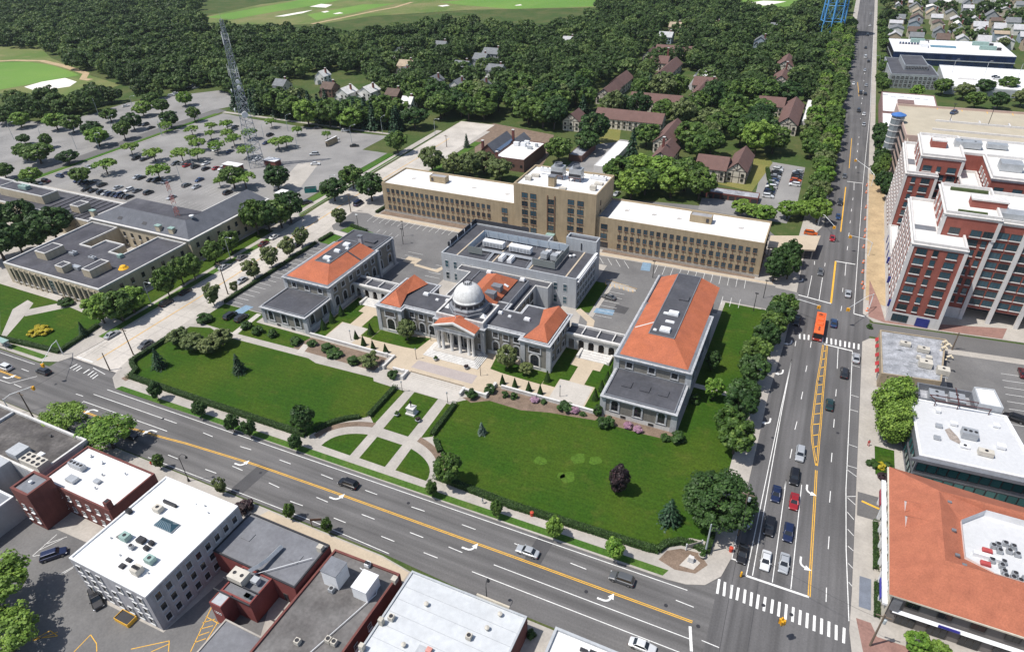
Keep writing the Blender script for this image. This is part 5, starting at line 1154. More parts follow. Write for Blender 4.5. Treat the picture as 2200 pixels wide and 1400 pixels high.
hut('equipment_hut', 'low dark hut with white roof at the foot of the radio tower', -258.5, 219, -248.8, 222.6, 2.8, dkbrick, white_roof)
hut('equipment_hut', 'dark hut with white roof right of the radio tower', -243.8, 231.0, -236.5, 235.0, 2.8, dkbrick, white_roof)
hut('gate_hut', 'tan hut with flat white roof beside the drive', -208.0, 199.5, -204.4, 203.6, 3.0, tan, white_roof)

# ================================================================== red brick apartments east of the cross street
ra = thing('red_brick_apartments', 'tall red brick apartment block with white roofs, pale piers and stepped terraces', 'building', (45, 220, 0))
palest = mat("pale_precast", (0.60, 0.585, 0.57), 0.75, 0.06, 0.4, 3, 0.05, streak=0.08)
pave_w = mat("white_deck", (0.66, 0.65, 0.63), 0.8, 0.06, 0.4, 2.0, 0.06)
AW = winmesh('triple_window', 2.6, 1.9, dkframe, blglass, 3, 1, 0.0, palest, 0.25)
AW2 = winmesh('single_window', 1.3, 1.9, dkframe, blglass, 1, 1, 0.0, palest, 0.25)
AWs = winmesh('side_window', 1.5, 1.9, ltframe, blglass, 1, 1, 0.12, palest, 0.25)
blue_door = mat('blue_panel', (0.03, 0.04, 0.20), 0.5)
def tower(x0, y0, x1, y1, h, z0=0.0, base=True):
 P = rect(x0, y0, x1, y1)
 mass(ra, P, h, redbrick, pave_w, 0.9, 0.5, z0=z0, cop=palest)
 cornice(ra, P, h+0.1, 0.45, 0.9, palest)
 for px, py in ((x0, y0), (x1, y0)): MB().box(px-0.45, py-0.2, z0, px+0.45, py+0.5, h-0.6).build('corner_pier', palest, ra)
 if base and z0 == 0: walls(ra, rect(x0-0.15, y0-0.15, x1+0.15, y1), 0, 3.6, palest, 'base_wall')
def floors(h, z0=4.6, st=3.0):
 z = z0; o = []
 while z+2.2 < h: o.append(z); z += st
 return o
# A: front block by the street corner
tower(30.4, 194.6, 43.4, 228.0, 25.6)
for z in floors(25.6):
 put(ra, AW, 'S', 194.6, 33.0, z); put(ra, AW2, 'S', 194.6, 36.4, z); put(ra, AW, 'S', 194.6, 40.4, z)
 for u in span(198, 226, 8): put(ra, AWs, 'W', 30.4, u, z)
put(ra, winmesh('shop_window', 4.2, 2.4, dkframe, blglass, 3, 1), 'S', 194.44, 33.4, 0.6); b = MB(); b.box(37.6, 194.3, 0.2, 41.0, 194.44, 3.0); b.build('blue_shutter', blue_door, ra)
# B: taller block behind, with pale piers and colonnade
tower(37.0, 203.4, 50.2, 226.0, 32.0, z0=25.6)
walls(ra, rect(43.45, 203.8, 50.0, 226.0), 3.6, 25.6, redbrick); walls(ra, rect(43.45, 203.7, 50.0, 226), 0, 3.6, palest, 'base_wall')
mass(ra, rect(50.0, 204.2, 110, 226.0), 31.2, redbrick, pave_w, 0.9, 0.5, z0=4.2, cop=palest)
cornice(ra, rect(50.0, 204.2, 110, 226.0), 31.3, 0.45, 0.9, palest)
for k, u in enumerate(range(50, 112, 7)):
 MB().box(u-0.55, 203.5, 0, u+0.55, 204.4, 30.4).build('pier', palest, ra)
for z in floors(31.4, 5.4):
 put(ra, AW, 'S', 203.8 if z < 25 else 203.4, 45.6, z)
 if z > 25.5: put(ra, AW, 'S', 203.4, 40.4, z); put(ra, AW, 'S', 203.4, 48.6, z)
 else: put(ra, AW2, 'S', 203.8, 48.4, z)
 for u in span(53.5, 102.5, 8): put(ra, AW, 'S', 204.2, u-1.4, z); 
 for u in span(53.5, 102.5, 8): put(ra, AW, 'S', 204.2, u+1.6, z)
for z in (26.6, 29.2):
 for u in span(206, 223, 4): put(ra, AWs, 'W', 37.0, u, z)
b = MB(); b.box(50.2, 204.5, 4.0, 110, 225.8, 4.2); b.build('soffit', palest, ra)
walls(ra, rect(50.3, 211, 110, 226), 0, 4.0, mat('dark_arcade', (0.06, 0.06, 0.075), 0.6), 'arcade_wall')
# C: block beyond the courtyard, and D above it
tower(30.4, 252.2, 39.6, 286.0, 25.6)
for z in floors(25.6):
 put(ra, AW2, 'S', 252.2, 33.0, z); put(ra, AW, 'S', 252.2, 36.6, z)
 for u in span(255, 284, 9): put(ra, AWs, 'W', 30.4, u, z)
tower(33.6, 254.6, 46.0, 279.0, 31.4, z0=25.6); walls(ra, rect(39.65, 255, 45.8, 279), 0, 25.6, redbrick)
for z in floors(31.4, 5.4):
 if z > 25: put(ra, AW, 'S', 254.6, 36.2, z); put(ra, AW2, 'S', 254.6, 39.6, z); put(ra, AW, 'S', 254.6, 43.4, z)
 else: put(ra, AW2, 'S', 255, 41.2, z); put(ra, AW, 'S', 255, 44.0, z)
for z in (26.6, 29.2):
 for u in span(257, 276, 4): put(ra, AWs, 'W', 33.6, u, z)
mass(ra, rect(46.05, 262, 110, 280), 31.0, redbrick, pave_w, 0.8, 0.5, cop=palest)
mass(ra, rect(46.2, 247, 52, 262), 25.0, redbrick, pave_w, 0.8, 0.5, cop=palest)
for z in floors(25.0):
 for u in span(249, 260, 4): put(ra, AWs, 'W', 46.2, u, z)
mass(ra, rect(52.4, 240.0, 110, 262), 31.2, redbrick, pave_w, 0.8, 0.5, cop=palest)
cornice(ra, rect(52.4, 240.0, 110, 262), 31.3, 0.45, 0.9, palest)
for z in (26.6, 23.4):
 for u in span(55, 75, 5): put(ra, AW, 'S', 240.0, u, z)
 for u in span(243, 259, 5): put(ra, AWs, 'W', 52.4, u, z)
# the wall of the courtyard beyond A
mass(ra, rect(30.2, 228.05, 33, 252.15), 6.0, palest, pave_w, 0.5, 0.4, cop=palest)
mass(ra, rect(33.05, 228.05, 110, 240), 5.0, palest, pave_w, 0.0, 0.4)
for y in (233, 239, 245): MB().box(30.05, y-0.6, 2.6, 30.18, y+0.6, 5.2).build('blue_banner', blue_door, ra)
for y in (197, 212, 226): MB().box(29.6, y-0.4, 3.8, 30.35, y+0.4, 5.8).build('blue_banner', blue_door, ra)
# roof huts, plant and terraces
mass(ra, rect(36.6, 265, 41.2, 270), 33.6, redbrick, palest, 0.4, 0.4, z0=31.4, cop=palest)
b = MB(); b.box(43.4, 210.6, 32.0, 52, 214.8, 34.2); b.build('stair_hut', redbrick, ra); b = MB(); b.box(43.2, 210.4, 34.2, 52.2, 215.0, 34.6); b.build('stair_hut_roof', palest, ra)
for (x, y, w_, d_, h_, f_) in ((56, 209, 12, 4, 1.6, 0), (60, 214, 4, 3, 2.2, 2), (66, 210, 6, 3, 1.8, 2), (58, 250, 6, 5, 2.6, 0), (66, 246, 4, 3, 1.6, 2), (48, 270, 8, 4, 2.2, 2), (57, 272, 6, 3, 1.6, 0)): unit(ra, x, y, 31.2, w_, d_, h_, steel, f_)
for q_ in ((40, 205.2, 32.05, 47, 206.2, 32.7), (39.4, 222.4, 32.05, 49, 223.4, 32.8)): MB().box(*q_).build('planter', mat('planter_green', (0.06, 0.085, 0.03), 0.9, 0.3, 1.0), ra)
b = MB(); b.box(31.2, 205, 25.62, 36.6, 208.4, 25.66); b.build('grey_paving', lead, ra); b = MB(); b.box(31.2, 262, 25.62, 33.4, 268, 25.66); b.build('grey_paving', lead, ra)
b = MB(); b.face([(75, 206, 32.2), (82, 206, 34.2), (82, 214, 34.2), (75, 214, 32.2)]); b.build('orange_canopy', mat('orange_canopy', (0.75, 0.12, 0.02), 0.6), ra)
# parking garage with stair tower
pg = thing('parking_garage', 'broad concrete parking garage with open roof deck behind the red apartments', 'garage', (60, 345, 0))
deckc = mat("deck_concrete", (0.42, 0.375, 0.29), 0.88, 0.08, 0.15, 2.0, 0.06)
pinkc = mat("pink_precast", (0.48, 0.36, 0.31), 0.85, 0.08, 0.4, 3, 0.06)
GH = 19.5
mass(pg, rect(34.2, 287, 34.6, 316), GH-0.5, pinkc, deckc, 0, 0)
mass(pg, [(33.6, 316), (150, 316), (150, 372), (30.8, 366)], GH, pinkc, deckc, 0.9, 0.4, cop=pinkc)
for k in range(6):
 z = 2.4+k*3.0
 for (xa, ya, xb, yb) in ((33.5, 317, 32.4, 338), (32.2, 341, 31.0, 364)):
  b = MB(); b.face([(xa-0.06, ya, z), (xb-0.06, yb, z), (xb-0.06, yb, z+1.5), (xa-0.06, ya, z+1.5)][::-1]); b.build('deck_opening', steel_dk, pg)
for (x0, y0, x1, y1) in ((46, 343.6, 140, 344.2), (44, 329.6, 140, 330.2)): MB().box(x0, y0, GH, x1, y1, GH+0.8).build('ramp_wall', palest, pg)
b = MB(); b.box(63, 344.25, GH+0.01, 140, 347.4, GH+0.03); b.build('ramp_opening', steel_dk, pg)
for x in (52, 63, 74, 86): MB().box(x-0.25, 344.2, GH, x+0.25, 347.6, GH+0.9).build('ramp_beam', palest, pg)
for x, y in ((51.5, 344), (66, 344), (81, 344)):
 b = MB(); b.tube([(x, y, GH+0.5), (x, y, GH+8)], 0.12, 6); b.box(x-0.6, y-0.3, GH+7.9, x+0.6, y+0.3, GH+8.1); b.build('deck_lamp', steel_dk, pg)
for k in range(9): MB().box(48+k*10, 364.5, GH+0.005, 48.3+k*10, 368, GH+0.02).build('yellow_stall_line', ye_paint, pg)
o = MB().lathe(30.6, 336.5, [(2.6, 0), (2.6, 22.6)], 10).build('stair_tower', glass('stair_glass', (0.22, 0.25, 0.27), 0.25, 0.1), pg)
for k in range(8): MB().lathe(30.6, 336.5, [(2.75, 2.4+k*2.7), (2.75, 2.8+k*2.7)], 10).build('stair_band', palest, o)
MB().lathe(30.6, 336.5, [(3.1, 22.6), (3.1, 23.0), (0.5, 24.0)], 10).build('blue_roof', mat('blue_roof', (0.06, 0.16, 0.42), 0.5), o)

# ================================================================== corner shops, green glass office, orange-roofed block
sh = thing('corner_shop_block', 'low grey-roofed shop with red awnings at the side street corner', 'shop', (36, 170, 0))
oldroof = mat("silver_roof", (0.34, 0.35, 0.375), 0.7, 0.25, 0.5, 2.5, 0.22, col2=(0.22, 0.23, 0.25), big=0.35, bigv=0.8)
SP = [(27.8, 159.4), (36.6, 160.6), (41.4, 161.4), (43.8, 182.6), (27.5, 180.8)]
mass(sh, SP, 4.3, mat('tan_brick_shop', (0.33, 0.27, 0.19), 0.88), oldroof, 0.3, 0.35)
for k, y in enumerate((163, 166.4, 170.5, 175, 178.4)):
 b = MB(); b.face([(27.6, y-0.9, 3.1), (26.8, y-0.9, 2.5), (26.8, y+0.9, 2.5), (27.6, y+0.9, 3.1)][::-1]); b.build('red_awning', mat('red_awning', (0.34, 0.03, 0.035), 0.8), sh)
 put(sh, winmesh('shop_window2', 2.2, 1.9, ltframe, dkglass, 2, 1), 'W', 27.75, y, 0.4, 'shop_window')
put(sh, winmesh('single_window', 1.3, 1.9, dkframe, blglass), 'S', 160.3, 33.8, 1.6)
for (x, y, w_, d_, h_, f_) in ((33.6, 175.6, 2.6, 1.4, 1.0, 1), (37.8, 174.2, 2.8, 1.6, 1.3, 1), (37.9, 167.2, 3.0, 2.2, 1.7, 1), (42.6-0.8, 165.6, 2.8, 2.2, 1.6, 1), (39.0, 171.0, 1.4, 1.2, 0.9, 0), (36.6, 170.4, 1.0, 0.9, 0.8, 0)): unit(sh, x, y, 4.3, w_, d_, h_, unit_m, f_)
for k in range(14):
 x = 29+rnd.random()*12; y = 163+rnd.random()*16
 MB().box(x, y, 4.3, x+0.4+rnd.random()*2.2, y+0.15+rnd.random()*0.4, 4.45).build('roof_pipe', steel, sh)
for (x, y) in ((42.6, 179.6), (43.3, 178.4), (42.2, 176.6), (43.2, 172.6)): MB().tube([(x, y, 4.3), (x, y, 5.2), (x+0.8, y+0.3, 5.6), (x+1.3, y, 5.1)], 0.28, 8).build('goose_vent', mat('cream_vent', (0.6, 0.52, 0.38), 0.7), sh)
gg = thing('green_glass_office', 'low office with green glass walls and broad white roof beside the orange-roofed block', 'office building', (42, 136, 0))
grn = glass('green_glass', (0.03, 0.12, 0.12), 0.1, 0.3)
GP = [(32.6, 145.6), (33.8, 125.6), (56, 127.0), (52.0, 146.8)]
HG = 8.6
mass(gg, GP, HG, lead, mat('pale_grey_roof', (0.54, 0.55, 0.565), 0.7, 0.06, 0.2, 1.4, 0.05, col2=(0.46, 0.47, 0.48), big=0.2, bigv=0.5), 0.25, 0.5, cop=white_m)
for z in (1.2, 4.6):
 for k in range(11):
  u = 35+k*1.95
  yb = 125.6+(u-33.8)/22.2*1.4
  put(gg, winmesh('green_pane', 1.85, 2.2, steel_dk, grn, 1, 1), 'S', yb-0.02, u, z, 'window')
 for k in range(9):
  yv = 127.2+k*2.05; put(gg, winmesh('green_pane', 1.85, 2.2, steel_dk, grn, 1, 1), 'W', 33.8-(yv-125.6)*0.06-0.02, yv, z, 'window')
b = MB(); b.prism([(32.2, 124.4), (56.6, 125.8), (56.4, 127.2), (33.9, 125.7)], HG-0.9, HG-0.1, bottom=True); b.build('fascia', lead, gg)
mass(gg, [(34.4, 145.9), (46.2, 147.0), (46.0, 153.2), (34.4, 152.2)], 7.2, lead, oldroof, 1.8, 0.3, z0=0)
mass(gg, [(46.3, 146.9), (51.0, 147.2), (50.0, 154.0), (45.8, 153.3)], 10.2, panel_g, white_roof, 0.2, 0.3)
for (x, y) in ((38.4, 149.2), (42.6, 149.6)): unit(gg, x, y, 7.2, 3.2, 3.4, 1.8, steel, 2)
b = MB()
for (p, q) in (((36.4, 146.4), (46.6, 147.4)), ((37.6, 144.6), (48.6, 145.8)), ((36.4, 146.4), (37.6, 144.6)), ((42.0, 151.4), (42.2, 145.2))): b.tube([(p[0], p[1], 10.2), (q[0], q[1], 10.2)], 0.12, 5)
for p in ((37.6, 144.6), (42.2, 145.2), (48.4, 145.8)): b.tube([(p[0], p[1], HG), (p[0], p[1], 10.2)], 0.1, 5)
b.build('steel_gantry', mat('maroon_steel', (0.08, 0.03, 0.03), 0.6), gg)
for (x, y, w_, d_, h_, f_, m_) in ((43.6, 136.0, 3.0, 2.2, 1.7, 3, steel), (46.2, 131.2, 2.8, 1.4, 1.2, 1, unit_m), (42.6, 132.2, 1.8, 1.2, 0.5, 1, white_m), (41.0, 139.0, 1.4, 0.9, 0.8, 0, white_m), (38.0, 137.0, 1.3, 0.9, 0.7, 0, steel), (37.4, 132.6, 1.3, 0.9, 0.7, 0, steel), (49.4, 134.8, 1.6, 1.2, 0.9, 0, white_m), (49.4, 142.0, 1.2, 1.0, 0.7, 0, white_m), (38.2, 142.6, 0.9, 1.2, 0.8, 0, white_m)): unit(gg, x, y, HG, w_, d_, h_, m_, f_)
b = MB(); b.face([(40.0, 133.6, HG+0.02), (42.4, 132.4, HG+0.02), (41.6, 135.2, HG+0.02), (40.2, 137.6, HG+0.02), (39.2, 136.6, HG+0.02)]); b.build('roof_stain', mat('sooty_stain', (0.30, 0.26, 0.23), 0.9, 0.3, 1.5), gg)
ob = thing('orange_roof_block', 'corner block with broad orange hipped roof round a white flat well', 'building', (40, 104, 0))
terra2 = mat("orange_shingle", (0.36, 0.125, 0.072), 0.85, 0.10, 0.5, 4.0, 0.14, col2=(0.30, 0.10, 0.06), big=0.3, bigv=0.5)
greyst = mat("grey_stucco", (0.17, 0.155, 0.145), 0.85, 0.08, 0.4, 3, 0.06)
OP = [(28.7, 88.6), (70, 89.0), (70, 117.6), (29.2, 120.0)]
walls(ob, OP, 0, 7.6, greyst)
walls(ob, [(28.5, 88.4), (28.72, 88.4), (29.2, 120.1), (29.0, 120.1)], 0, 7.6, cream, 'street_front')
ZE, ZR = 8.0, 12.2
b = MB()
E0 = [(27.9, 87.8), (70, 88.2), (70, 118.2), (45.0, 119.0), (28.2, 120.4)]
R1, R2, R3, R4 = (35.5, 95.2), (35.6, 112.3), (70, 95.6), (70, 112.6)
z = lambda p, h: (p[0], p[1], h)
b.face([z(E0[0], ZE), z(E0[1], ZE), z(R3, ZR), z(R1, ZR)])
b.face([z(E0[4], ZE), z(E0[0], ZE), z(R1, ZR), z(R2, ZR)])
b.face([z(E0[2], ZE), z(E0[3], ZE), z(E0[4], ZE), z(R2, ZR), z(R4, ZR)])
# inner slopes down to the roof well
I = [(39.1, 98.4), (43.4, 95.2+1.4), (70, 96.6), (70, 111.4), (43.6, 111.6), (39.2, 107.2)]
b.face([z(R1, ZR), z(R3, ZR), z(I[2], 11.0), z(I[1], 11.0), z(I[0], 10.6)])
b.face([z(R2, ZR), z(R1, ZR), z(I[0], 10.6), z(I[5], 10.6)])
b.face([z(R4, ZR), z(R2, ZR), z(I[5], 10.6), z(I[4], 11.0), z(I[3], 11.0)])
b.build('roof', terra2, ob)
b = MB(); b.box(27.9, 87.8, ZE-0.35, 70, 88.1, ZE-0.02); b.box(27.9, 88.1, ZE-0.35, 28.2, 120.2, ZE-0.02); b.build('eaves', cream, ob)
walls(ob, I[::-1], 9.6, 11.2, white_roof, 'well_wall')
b = MB(); b.face([(x, y, 9.65) for x, y in (I if area(I) > 0 else I[::-1])]); b.build('flat_roof', MATS['pale_grey_roof'], ob)
for y in (104.6, 108.6):
 b = MB(); xa, xb = 30.4, 34.6; h_ = 10.7
 b.face([(xa, y, h_), (xa, y-1.5, 9.4), (xb, y, h_+0.7)]); b.face([(xa, y+1.5, 9.4), (xa, y, h_), (xb, y, h_+0.7)]); b.build('dormer_roof', terra2, ob)
 b = MB(); b.face([(xa+0.02, y-1.5, 9.3), (xa+0.02, y, h_-0.05), (xa+0.02, y+1.5, 9.3)][::-1]); b.build('dormer_gable', white_m, ob)
for k, (x, y) in enumerate(((37.4, 110.6), (37.6, 103.6), (37.7, 97.8), (38.6, 96.0))): patch_flat(ob, x, y, 11.4, 0.7, 0.5, 0.35, lead, 'roof_light')
for (x, y) in ((46.2, 105.4), (47.4, 105.2), (46.6, 103.8), (47.8, 103.6), (45.0, 104.6), (44.2, 104.0), (45.1, 103.2), (46.4, 95.2+2.6), (47.4, 97.6), (46.8, 98.8), (48.2, 98.4), (45.0, 99.8), (45.2, 98.6), (45.3, 97.6), (45.4, 100.8), (43.6, 100.4)): unit(ob, x, y, 9.65, 0.85, 0.85, 0.85, steel, 1)
for (x, y) in ((43.2, 102.6), (42.6, 99.4)): patch_flat(ob, x, y, 9.65, 1.5, 0.9, 0.5, mat('red_hatch', (0.42, 0.07, 0.07), 0.7), 'roof_hatch')
for (x, y) in ((50.0, 102.2), (50.6, 98.4)): skylight(ob, x, y, 9.65, 2.0, 1.6, 0.6)
MB().box(40.8, 100.6, 9.65, 45.0, 101.4, 10.5).build('roof_duct', white_m, ob)
for u in span(92, 117, 7):
 put(ob, winmesh('shop_upper', 1.6, 1.8, ltframe, dkglass, 2, 1, 0.15, white_m), 'W', 28.5, u, 5.0)
 MB().box(27.9, u-0.35, 0, 28.45, u+0.35, 4.4).build('white_pier', white_m, ob)
 put(ob, winmesh('shop_window2', 2.2, 1.9, ltframe, dkglass, 2, 1), 'W', 28.5, u+1.8, 0.8, 'shop_window')
MB().box(27.7, 88.4, 4.2, 28.48, 119.6, 4.7).build('white_band', white_m, ob)
for (y, m_) in ((115.0, 'red_sign'), (92.0, 'blue_sign')):
 MB().box(27.5, y-2.2, 3.4, 27.66, y+2.2, 4.2).build('shop_sign', mat(m_, (0.25, 0.03, 0.05) if m_ == 'red_sign' else (0.04, 0.04, 0.28), 0.6), ob)
for u in span(32, 66, 8):
 put(ob, winmesh('grey_front_window', 2.2, 1.6, dkframe, dkglass, 2, 1), 'S', 88.6, u, 5.2)
 put(ob, winmesh('shop_front', 3.0, 2.4, dkframe, dkglass, 3, 1), 'S', 88.6, u, 0.4, 'shop_window')
b = MB(); b.face([(29.5, 88.5, 4.0), (69.5, 88.8, 4.0), (69.5, 88.2, 3.5), (29.5, 88.0, 3.5)][::-1]); b.build('awning', white_m, ob)
for (x, w_) in ((29.6, 1.4), (52.0, 1.8)): MB().box(x-w_/2, 88.1, 3.8, x+w_/2, 88.58, 7.6).build('clapboard_bay', lead, ob)
MB().box(36.4, 87.9, 3.7, 39.6, 88.0, 4.3).build('blue_shop_sign', mat('blue_sign', (0.04, 0.04, 0.28), 0.6), ob)
hut('site_trailer', 'tan flat-roofed trailer standing alone in the open car park', -231.7, 265.2, -233.0, 273.6, 3.0, tan, white_roof, 'trailer')

# ================================================================== shops on the near side of the avenue
w3 = thing('white_roofed_building', 'pale grey three-storey building with big white roof and ridged skylight', 'building', (-98, 45, 0))
pale_wall = mat("pale_stucco", (0.37, 0.365, 0.385), 0.85, 0.10, 0.4, 3.0, 0.08, streak=0.15)
HW = 9.8
mass(w3, rect(-108.2, 34.3, -88.3, 56.2), HW, pale_wall, mat('patched_white_roof', (0.78, 0.78, 0.78), 0.7, 0.08, 0.35, 1.6, 0.08, col2=(0.50, 0.49, 0.47), big=0.42, bigv=0.6), 0.3, 0.35, cop=white_m)
WW = winmesh('sash_window', 1.1, 1.6, dkframe, dkglass, 1, 2, 0.08, ltframe, 0.12)
for z in (1.2, 4.2, 7.2):
 for u in span(-106.3, -90.2, 7):
  if rnd.random() < 0.9: put(w3, WW, 'S', 34.3, u, z)
 for u in span(36.2, 54.4, 9): put(w3, WW, 'E', -88.3, u, z)
 for u in span(38, 54, 6): put(w3, WW, 'W', -108.2, u, z)
sk = MB().box(-99.9, 46.0, HW, -95.3, 48.2, HW+0.35).build('skylight', steel, w3)
b = MB(); x0, x1, y0, y1 = -99.9, -95.3, 46.0, 48.2
b.face([(x0, y0, HW+.35), (x1, y0, HW+.35), (x1-.9, 47.1, HW+1.2), (x0+.9, 47.1, HW+1.2)]); b.face([(x1, y1, HW+.35), (x0, y1, HW+.35), (x0+.9, 47.1, HW+1.2), (x1-.9, 47.1, HW+1.2)]); b.face([(x1, y0, HW+.35), (x1, y1, HW+.35), (x1-.9, 47.1, HW+1.2)]); b.face([(x0, y1, HW+.35), (x0, y0, HW+.35), (x0+.9, 47.1, HW+1.2)])
b.build('skylight_glass', blglass, sk)
for k in range(9): MB().tube([(x0+0.4+k*0.48, y0, HW+.36), (x0+0.9+k*0.36, 47.1, HW+1.22)], 0.04, 4).build('glazing_bar', steel, sk)
for (x, y, w_, d_, h_, f_, m_) in ((-102.2, 41.7, 1.7, 1.5, 1.2, 1, unit_g), (-93.6, 40.0, 1.7, 1.4, 1.2, 1, unit_g), (-93.8, 37.4, 1.6, 1.6, 1.5, 4, unit_m), (-102.1, 49.1, 1.7, 1.4, 1.2, 1, unit_m), (-107.1, 46.4, 0.9, 0.9, 0.9, 1, steel_dk), (-99.3, 40.6, 0.8, 0.8, 1.0, 1, steel), (-96.6, 41.6, 0.8, 0.8, 0.8, 1, steel_dk), (-96.7, 42.8, 0.8, 0.8, 0.8, 1, steel_dk), (-99.0, 42.5, 1.6, 1.2, 0.8, 0, steel_dk), (-97.5, 37.1, 0.9, 0.9, 0.5, 0, steel_dk), (-97.5, 38.5, 1.0, 0.7, 0.5, 0, steel_dk)):
 unit(w3, x, y, HW, w_, d_, h_, m_, f_)
MB().box(-103.0, 50.9, HW, -99.6, 51.4, HW+0.7).build('roof_duct', steel_dk, w3); MB().box(-106.4, 53.2, HW, -96.6, 53.45, HW+0.2).build('roof_duct', white_m, w3)
for (x, y) in ((-92.0, 38.0), (-92.6, 52.6), (-94.5, 53.6), (-100, 38.6), (-105, 40.6)): vent(w3, x, y, HW, 0.14, 0.45)
b = MB(); b.face([(-104.6, 41.2, HW+.02), (-102.9, 41.0, HW+.02), (-102.4, 42.4, HW+.02), (-104.2, 42.8, HW+.02)]); b.build('roof_stain', mat('roof_grime', (0.13, 0.12, 0.12), 0.9, 0.3, 2), w3)
bw = thing('white_roof_brick_shop', 'dark brick shop with white roof next to the black-roofed shop', 'shop', (-124, 51, 0))
HB = 7.6
mass(bw, rect(-134.6, 45.9, -113.4, 57.0), HB, dkbrick, white_roof, 0.35, 0.35)
for u in span(-130, -115, 6): put(bw, winmesh('brick_window', 1.1, 1.4, ltframe, dkglass, 1, 2, 0.0, white_m, 0.15), 'S', 45.9, u, 4.8); put(bw, winmesh('brick_window', 1.1, 1.4, ltframe, dkglass, 1, 2, 0.0, white_m, 0.15), 'S', 45.9, u, 1.4)
mass(bw, rect(-135.0, 40.6, -129.4, 45.85), 10.2, dkbrick, lead, 0.4, 0.5); vent(bw, -132.4, 43.4, 10.2, 0.3, 0.8, white_m)
for z in (2.0, 5.0): put(bw, winmesh('brick_window', 1.1, 1.4, ltframe, dkglass, 1, 2, 0.0, white_m, 0.15), 'S', 40.6, -133.4, z); put(bw, winmesh('brick_window', 1.1, 1.4, ltframe, dkglass, 1, 2, 0.0, white_m, 0.15), 'S', 40.6, -130.8, z)
o = MB().box(-114.6, 46.0, HB, -113.5, 47.2, HB+2.2).build('chimney', dkbrick, bw); MB().box(-114.4, 46.2, HB+2.2, -113.7, 47.0, HB+2.3).build('flue', steel_dk, o)
for (x, y, w_, d_, h_, f_) in ((-130.6, 51.6, 4.2, 1.3, 1.4, 4), (-128.2, 47.4+1.2, 2.4, 1.6, 0.9, 0), (-122.8, 50.4, 1.4, 1.0, 0.7, 0)): unit(bw, x, y, HB, w_, d_, h_, steel, f_)
for (x, y) in ((-126.8, 54.6), (-123.6, 52.2), (-121.6, 49.0), (-119.2, 54.4), (-131, 55)): vent(bw, x, y, HB, 0.3 if x < -125 else 0.18, 0.7)
br = thing('black_roofed_shop', 'wide shop with black tarred roof and a bank of round fans', 'shop', (-155, 52, 0))
tar = mat("tar_roof", (0.078, 0.072, 0.07), 0.9, 0.35, 0.3, 1.5, 0.2, col2=(0.15, 0.14, 0.13), big=0.25, bigv=0.6)
mass(br, rect(-230, 46.8, -137.4, 58.6), 6.8, trim, tar, 0.7, 0.5, cop=trim_lt)
MB().box(-163.6, 47, 6.8, -163.0, 58.0, 7.4).build('roof_divider', trim, br)
o = unit(br, -140.4, 48.6, 6.9, 6.4, 2.6, 2.2, unit_m, 0, 'fan_bank', leg=0.6)
for i in range(4):
 for j in range(2): MB().lathe(-142.8+i*1.6, 48.0+j*1.2, [(0.45, 9.1), (0.45, 9.2), (0.3, 9.2), (0.28, 9.12)], 12).build('fan', steel_dk, o)
MB().box(-149.8, 48.0, 6.8, -146.2, 51.2, 8.4).build('metal_penthouse', panel_g, br); MB().box(-165.2, 41.6, 0, -146.4, 46.75, 8.0).build('metal_shed', panel_g, br)
skylight(br, -143.4, 51.4, 6.8, 1.6, 1.2, 0.3); vent(br, -146.8, 56.2, 6.8, 0.25, 0.6, steel_dk); vent(br, -141.4, 49.4, 6.8, 0.14, 0.4)
gsd = thing('grey_metal_shed', 'grey metal-clad shed with white roof edge behind the black-roofed shop', 'shed', (-145, 36, 0))
mass(gsd, rect(-165, 30, -137.0, 41.0), 6.4, panel_g, lead, 0.3, 0.4, cop=white_m)
for u in (-141.5, -147): MB().box(u-2, 29.9, 0, u+2, 29.995, 4.6).build('dark_panel', lead, gsd)
rg = thing('red_brick_grey_roof', 'red brick building with grey roof, steel duct and projecting stair', 'building', (-78, 51, 0))
grroof = mat("grey_membrane", (0.17, 0.175, 0.19), 0.8, 0.10, 0.3, 1.5, 0.1, col2=(0.13, 0.13, 0.145), big=0.2, bigv=0.5)
HR = 5.8
rb = mat("maroon_brick", (0.20, 0.055, 0.05), 0.88, 0.12, 0.4, 6.0, 0.12)
mass(rg, [(-88.4, 48.1), (-73.4, 48.1), (-73.4, 48.1)][:0]+[(-88.4, 48.1), (-68.4, 48.1), (-68.4, 58.3), (-88.4, 58.3)], HR, rb, grroof, 0.3, 0.3, cop=steel_dk)
mass(rg, rect(-80.6, 42.4, -73.6, 48.05), HR-0.2, rb, grroof, 0.25, 0.3)
mass(rg, rect(-80.4, 39.6, -77.7, 42.35), HR+0.3, rb, panel_g, 0.1, 0.2)
mass(rg, rect(-77.4, 24, -68.6, 39.55), 3.0, concrete, grroof, 0.2, 0.3)
for (x, y, w_, d_, h_, f_, m_) in ((-78.6, 45.4, 3.4, 2.4, 2.0, 2, unit_m), (-75.6, 46.2, 1.4, 1.2, 1.2, 0, panel_g), (-75.0, 43.4, 1.2, 0.8, 0.5, 0, unit_g)): unit(rg, x, y, HR, w_, d_, h_, m_, f_, leg=0.5)
MB().tube([(-77.6, 46.8, HR+1.5), (-76.8, 48.6, HR+1.4), (-76.6, 50.6, HR+0.9), (-76.4, 54.0, HR+0.7)], 0.5, 4).build('roof_duct', steel, rg)
MB().tube([(-77.0, 47.2, HR+0.5), (-69.4, 54.4, HR+0.5)], 0.07, 5).build('cable_conduit', white_m, rg)
for k in (-0.4, 0.4): MB().box(-81.6, 43.0+k*3, HR+0.5, -73.0, 43.2+k*3, HR+0.8).build('steel_beam', steel_dk, rg)
MB().box(-69.8, 56.2, HR, -68.7, 57.2, HR+1.3).build('chimney', mat('pale_block', (0.45, 0.42, 0.36), 0.9), rg)
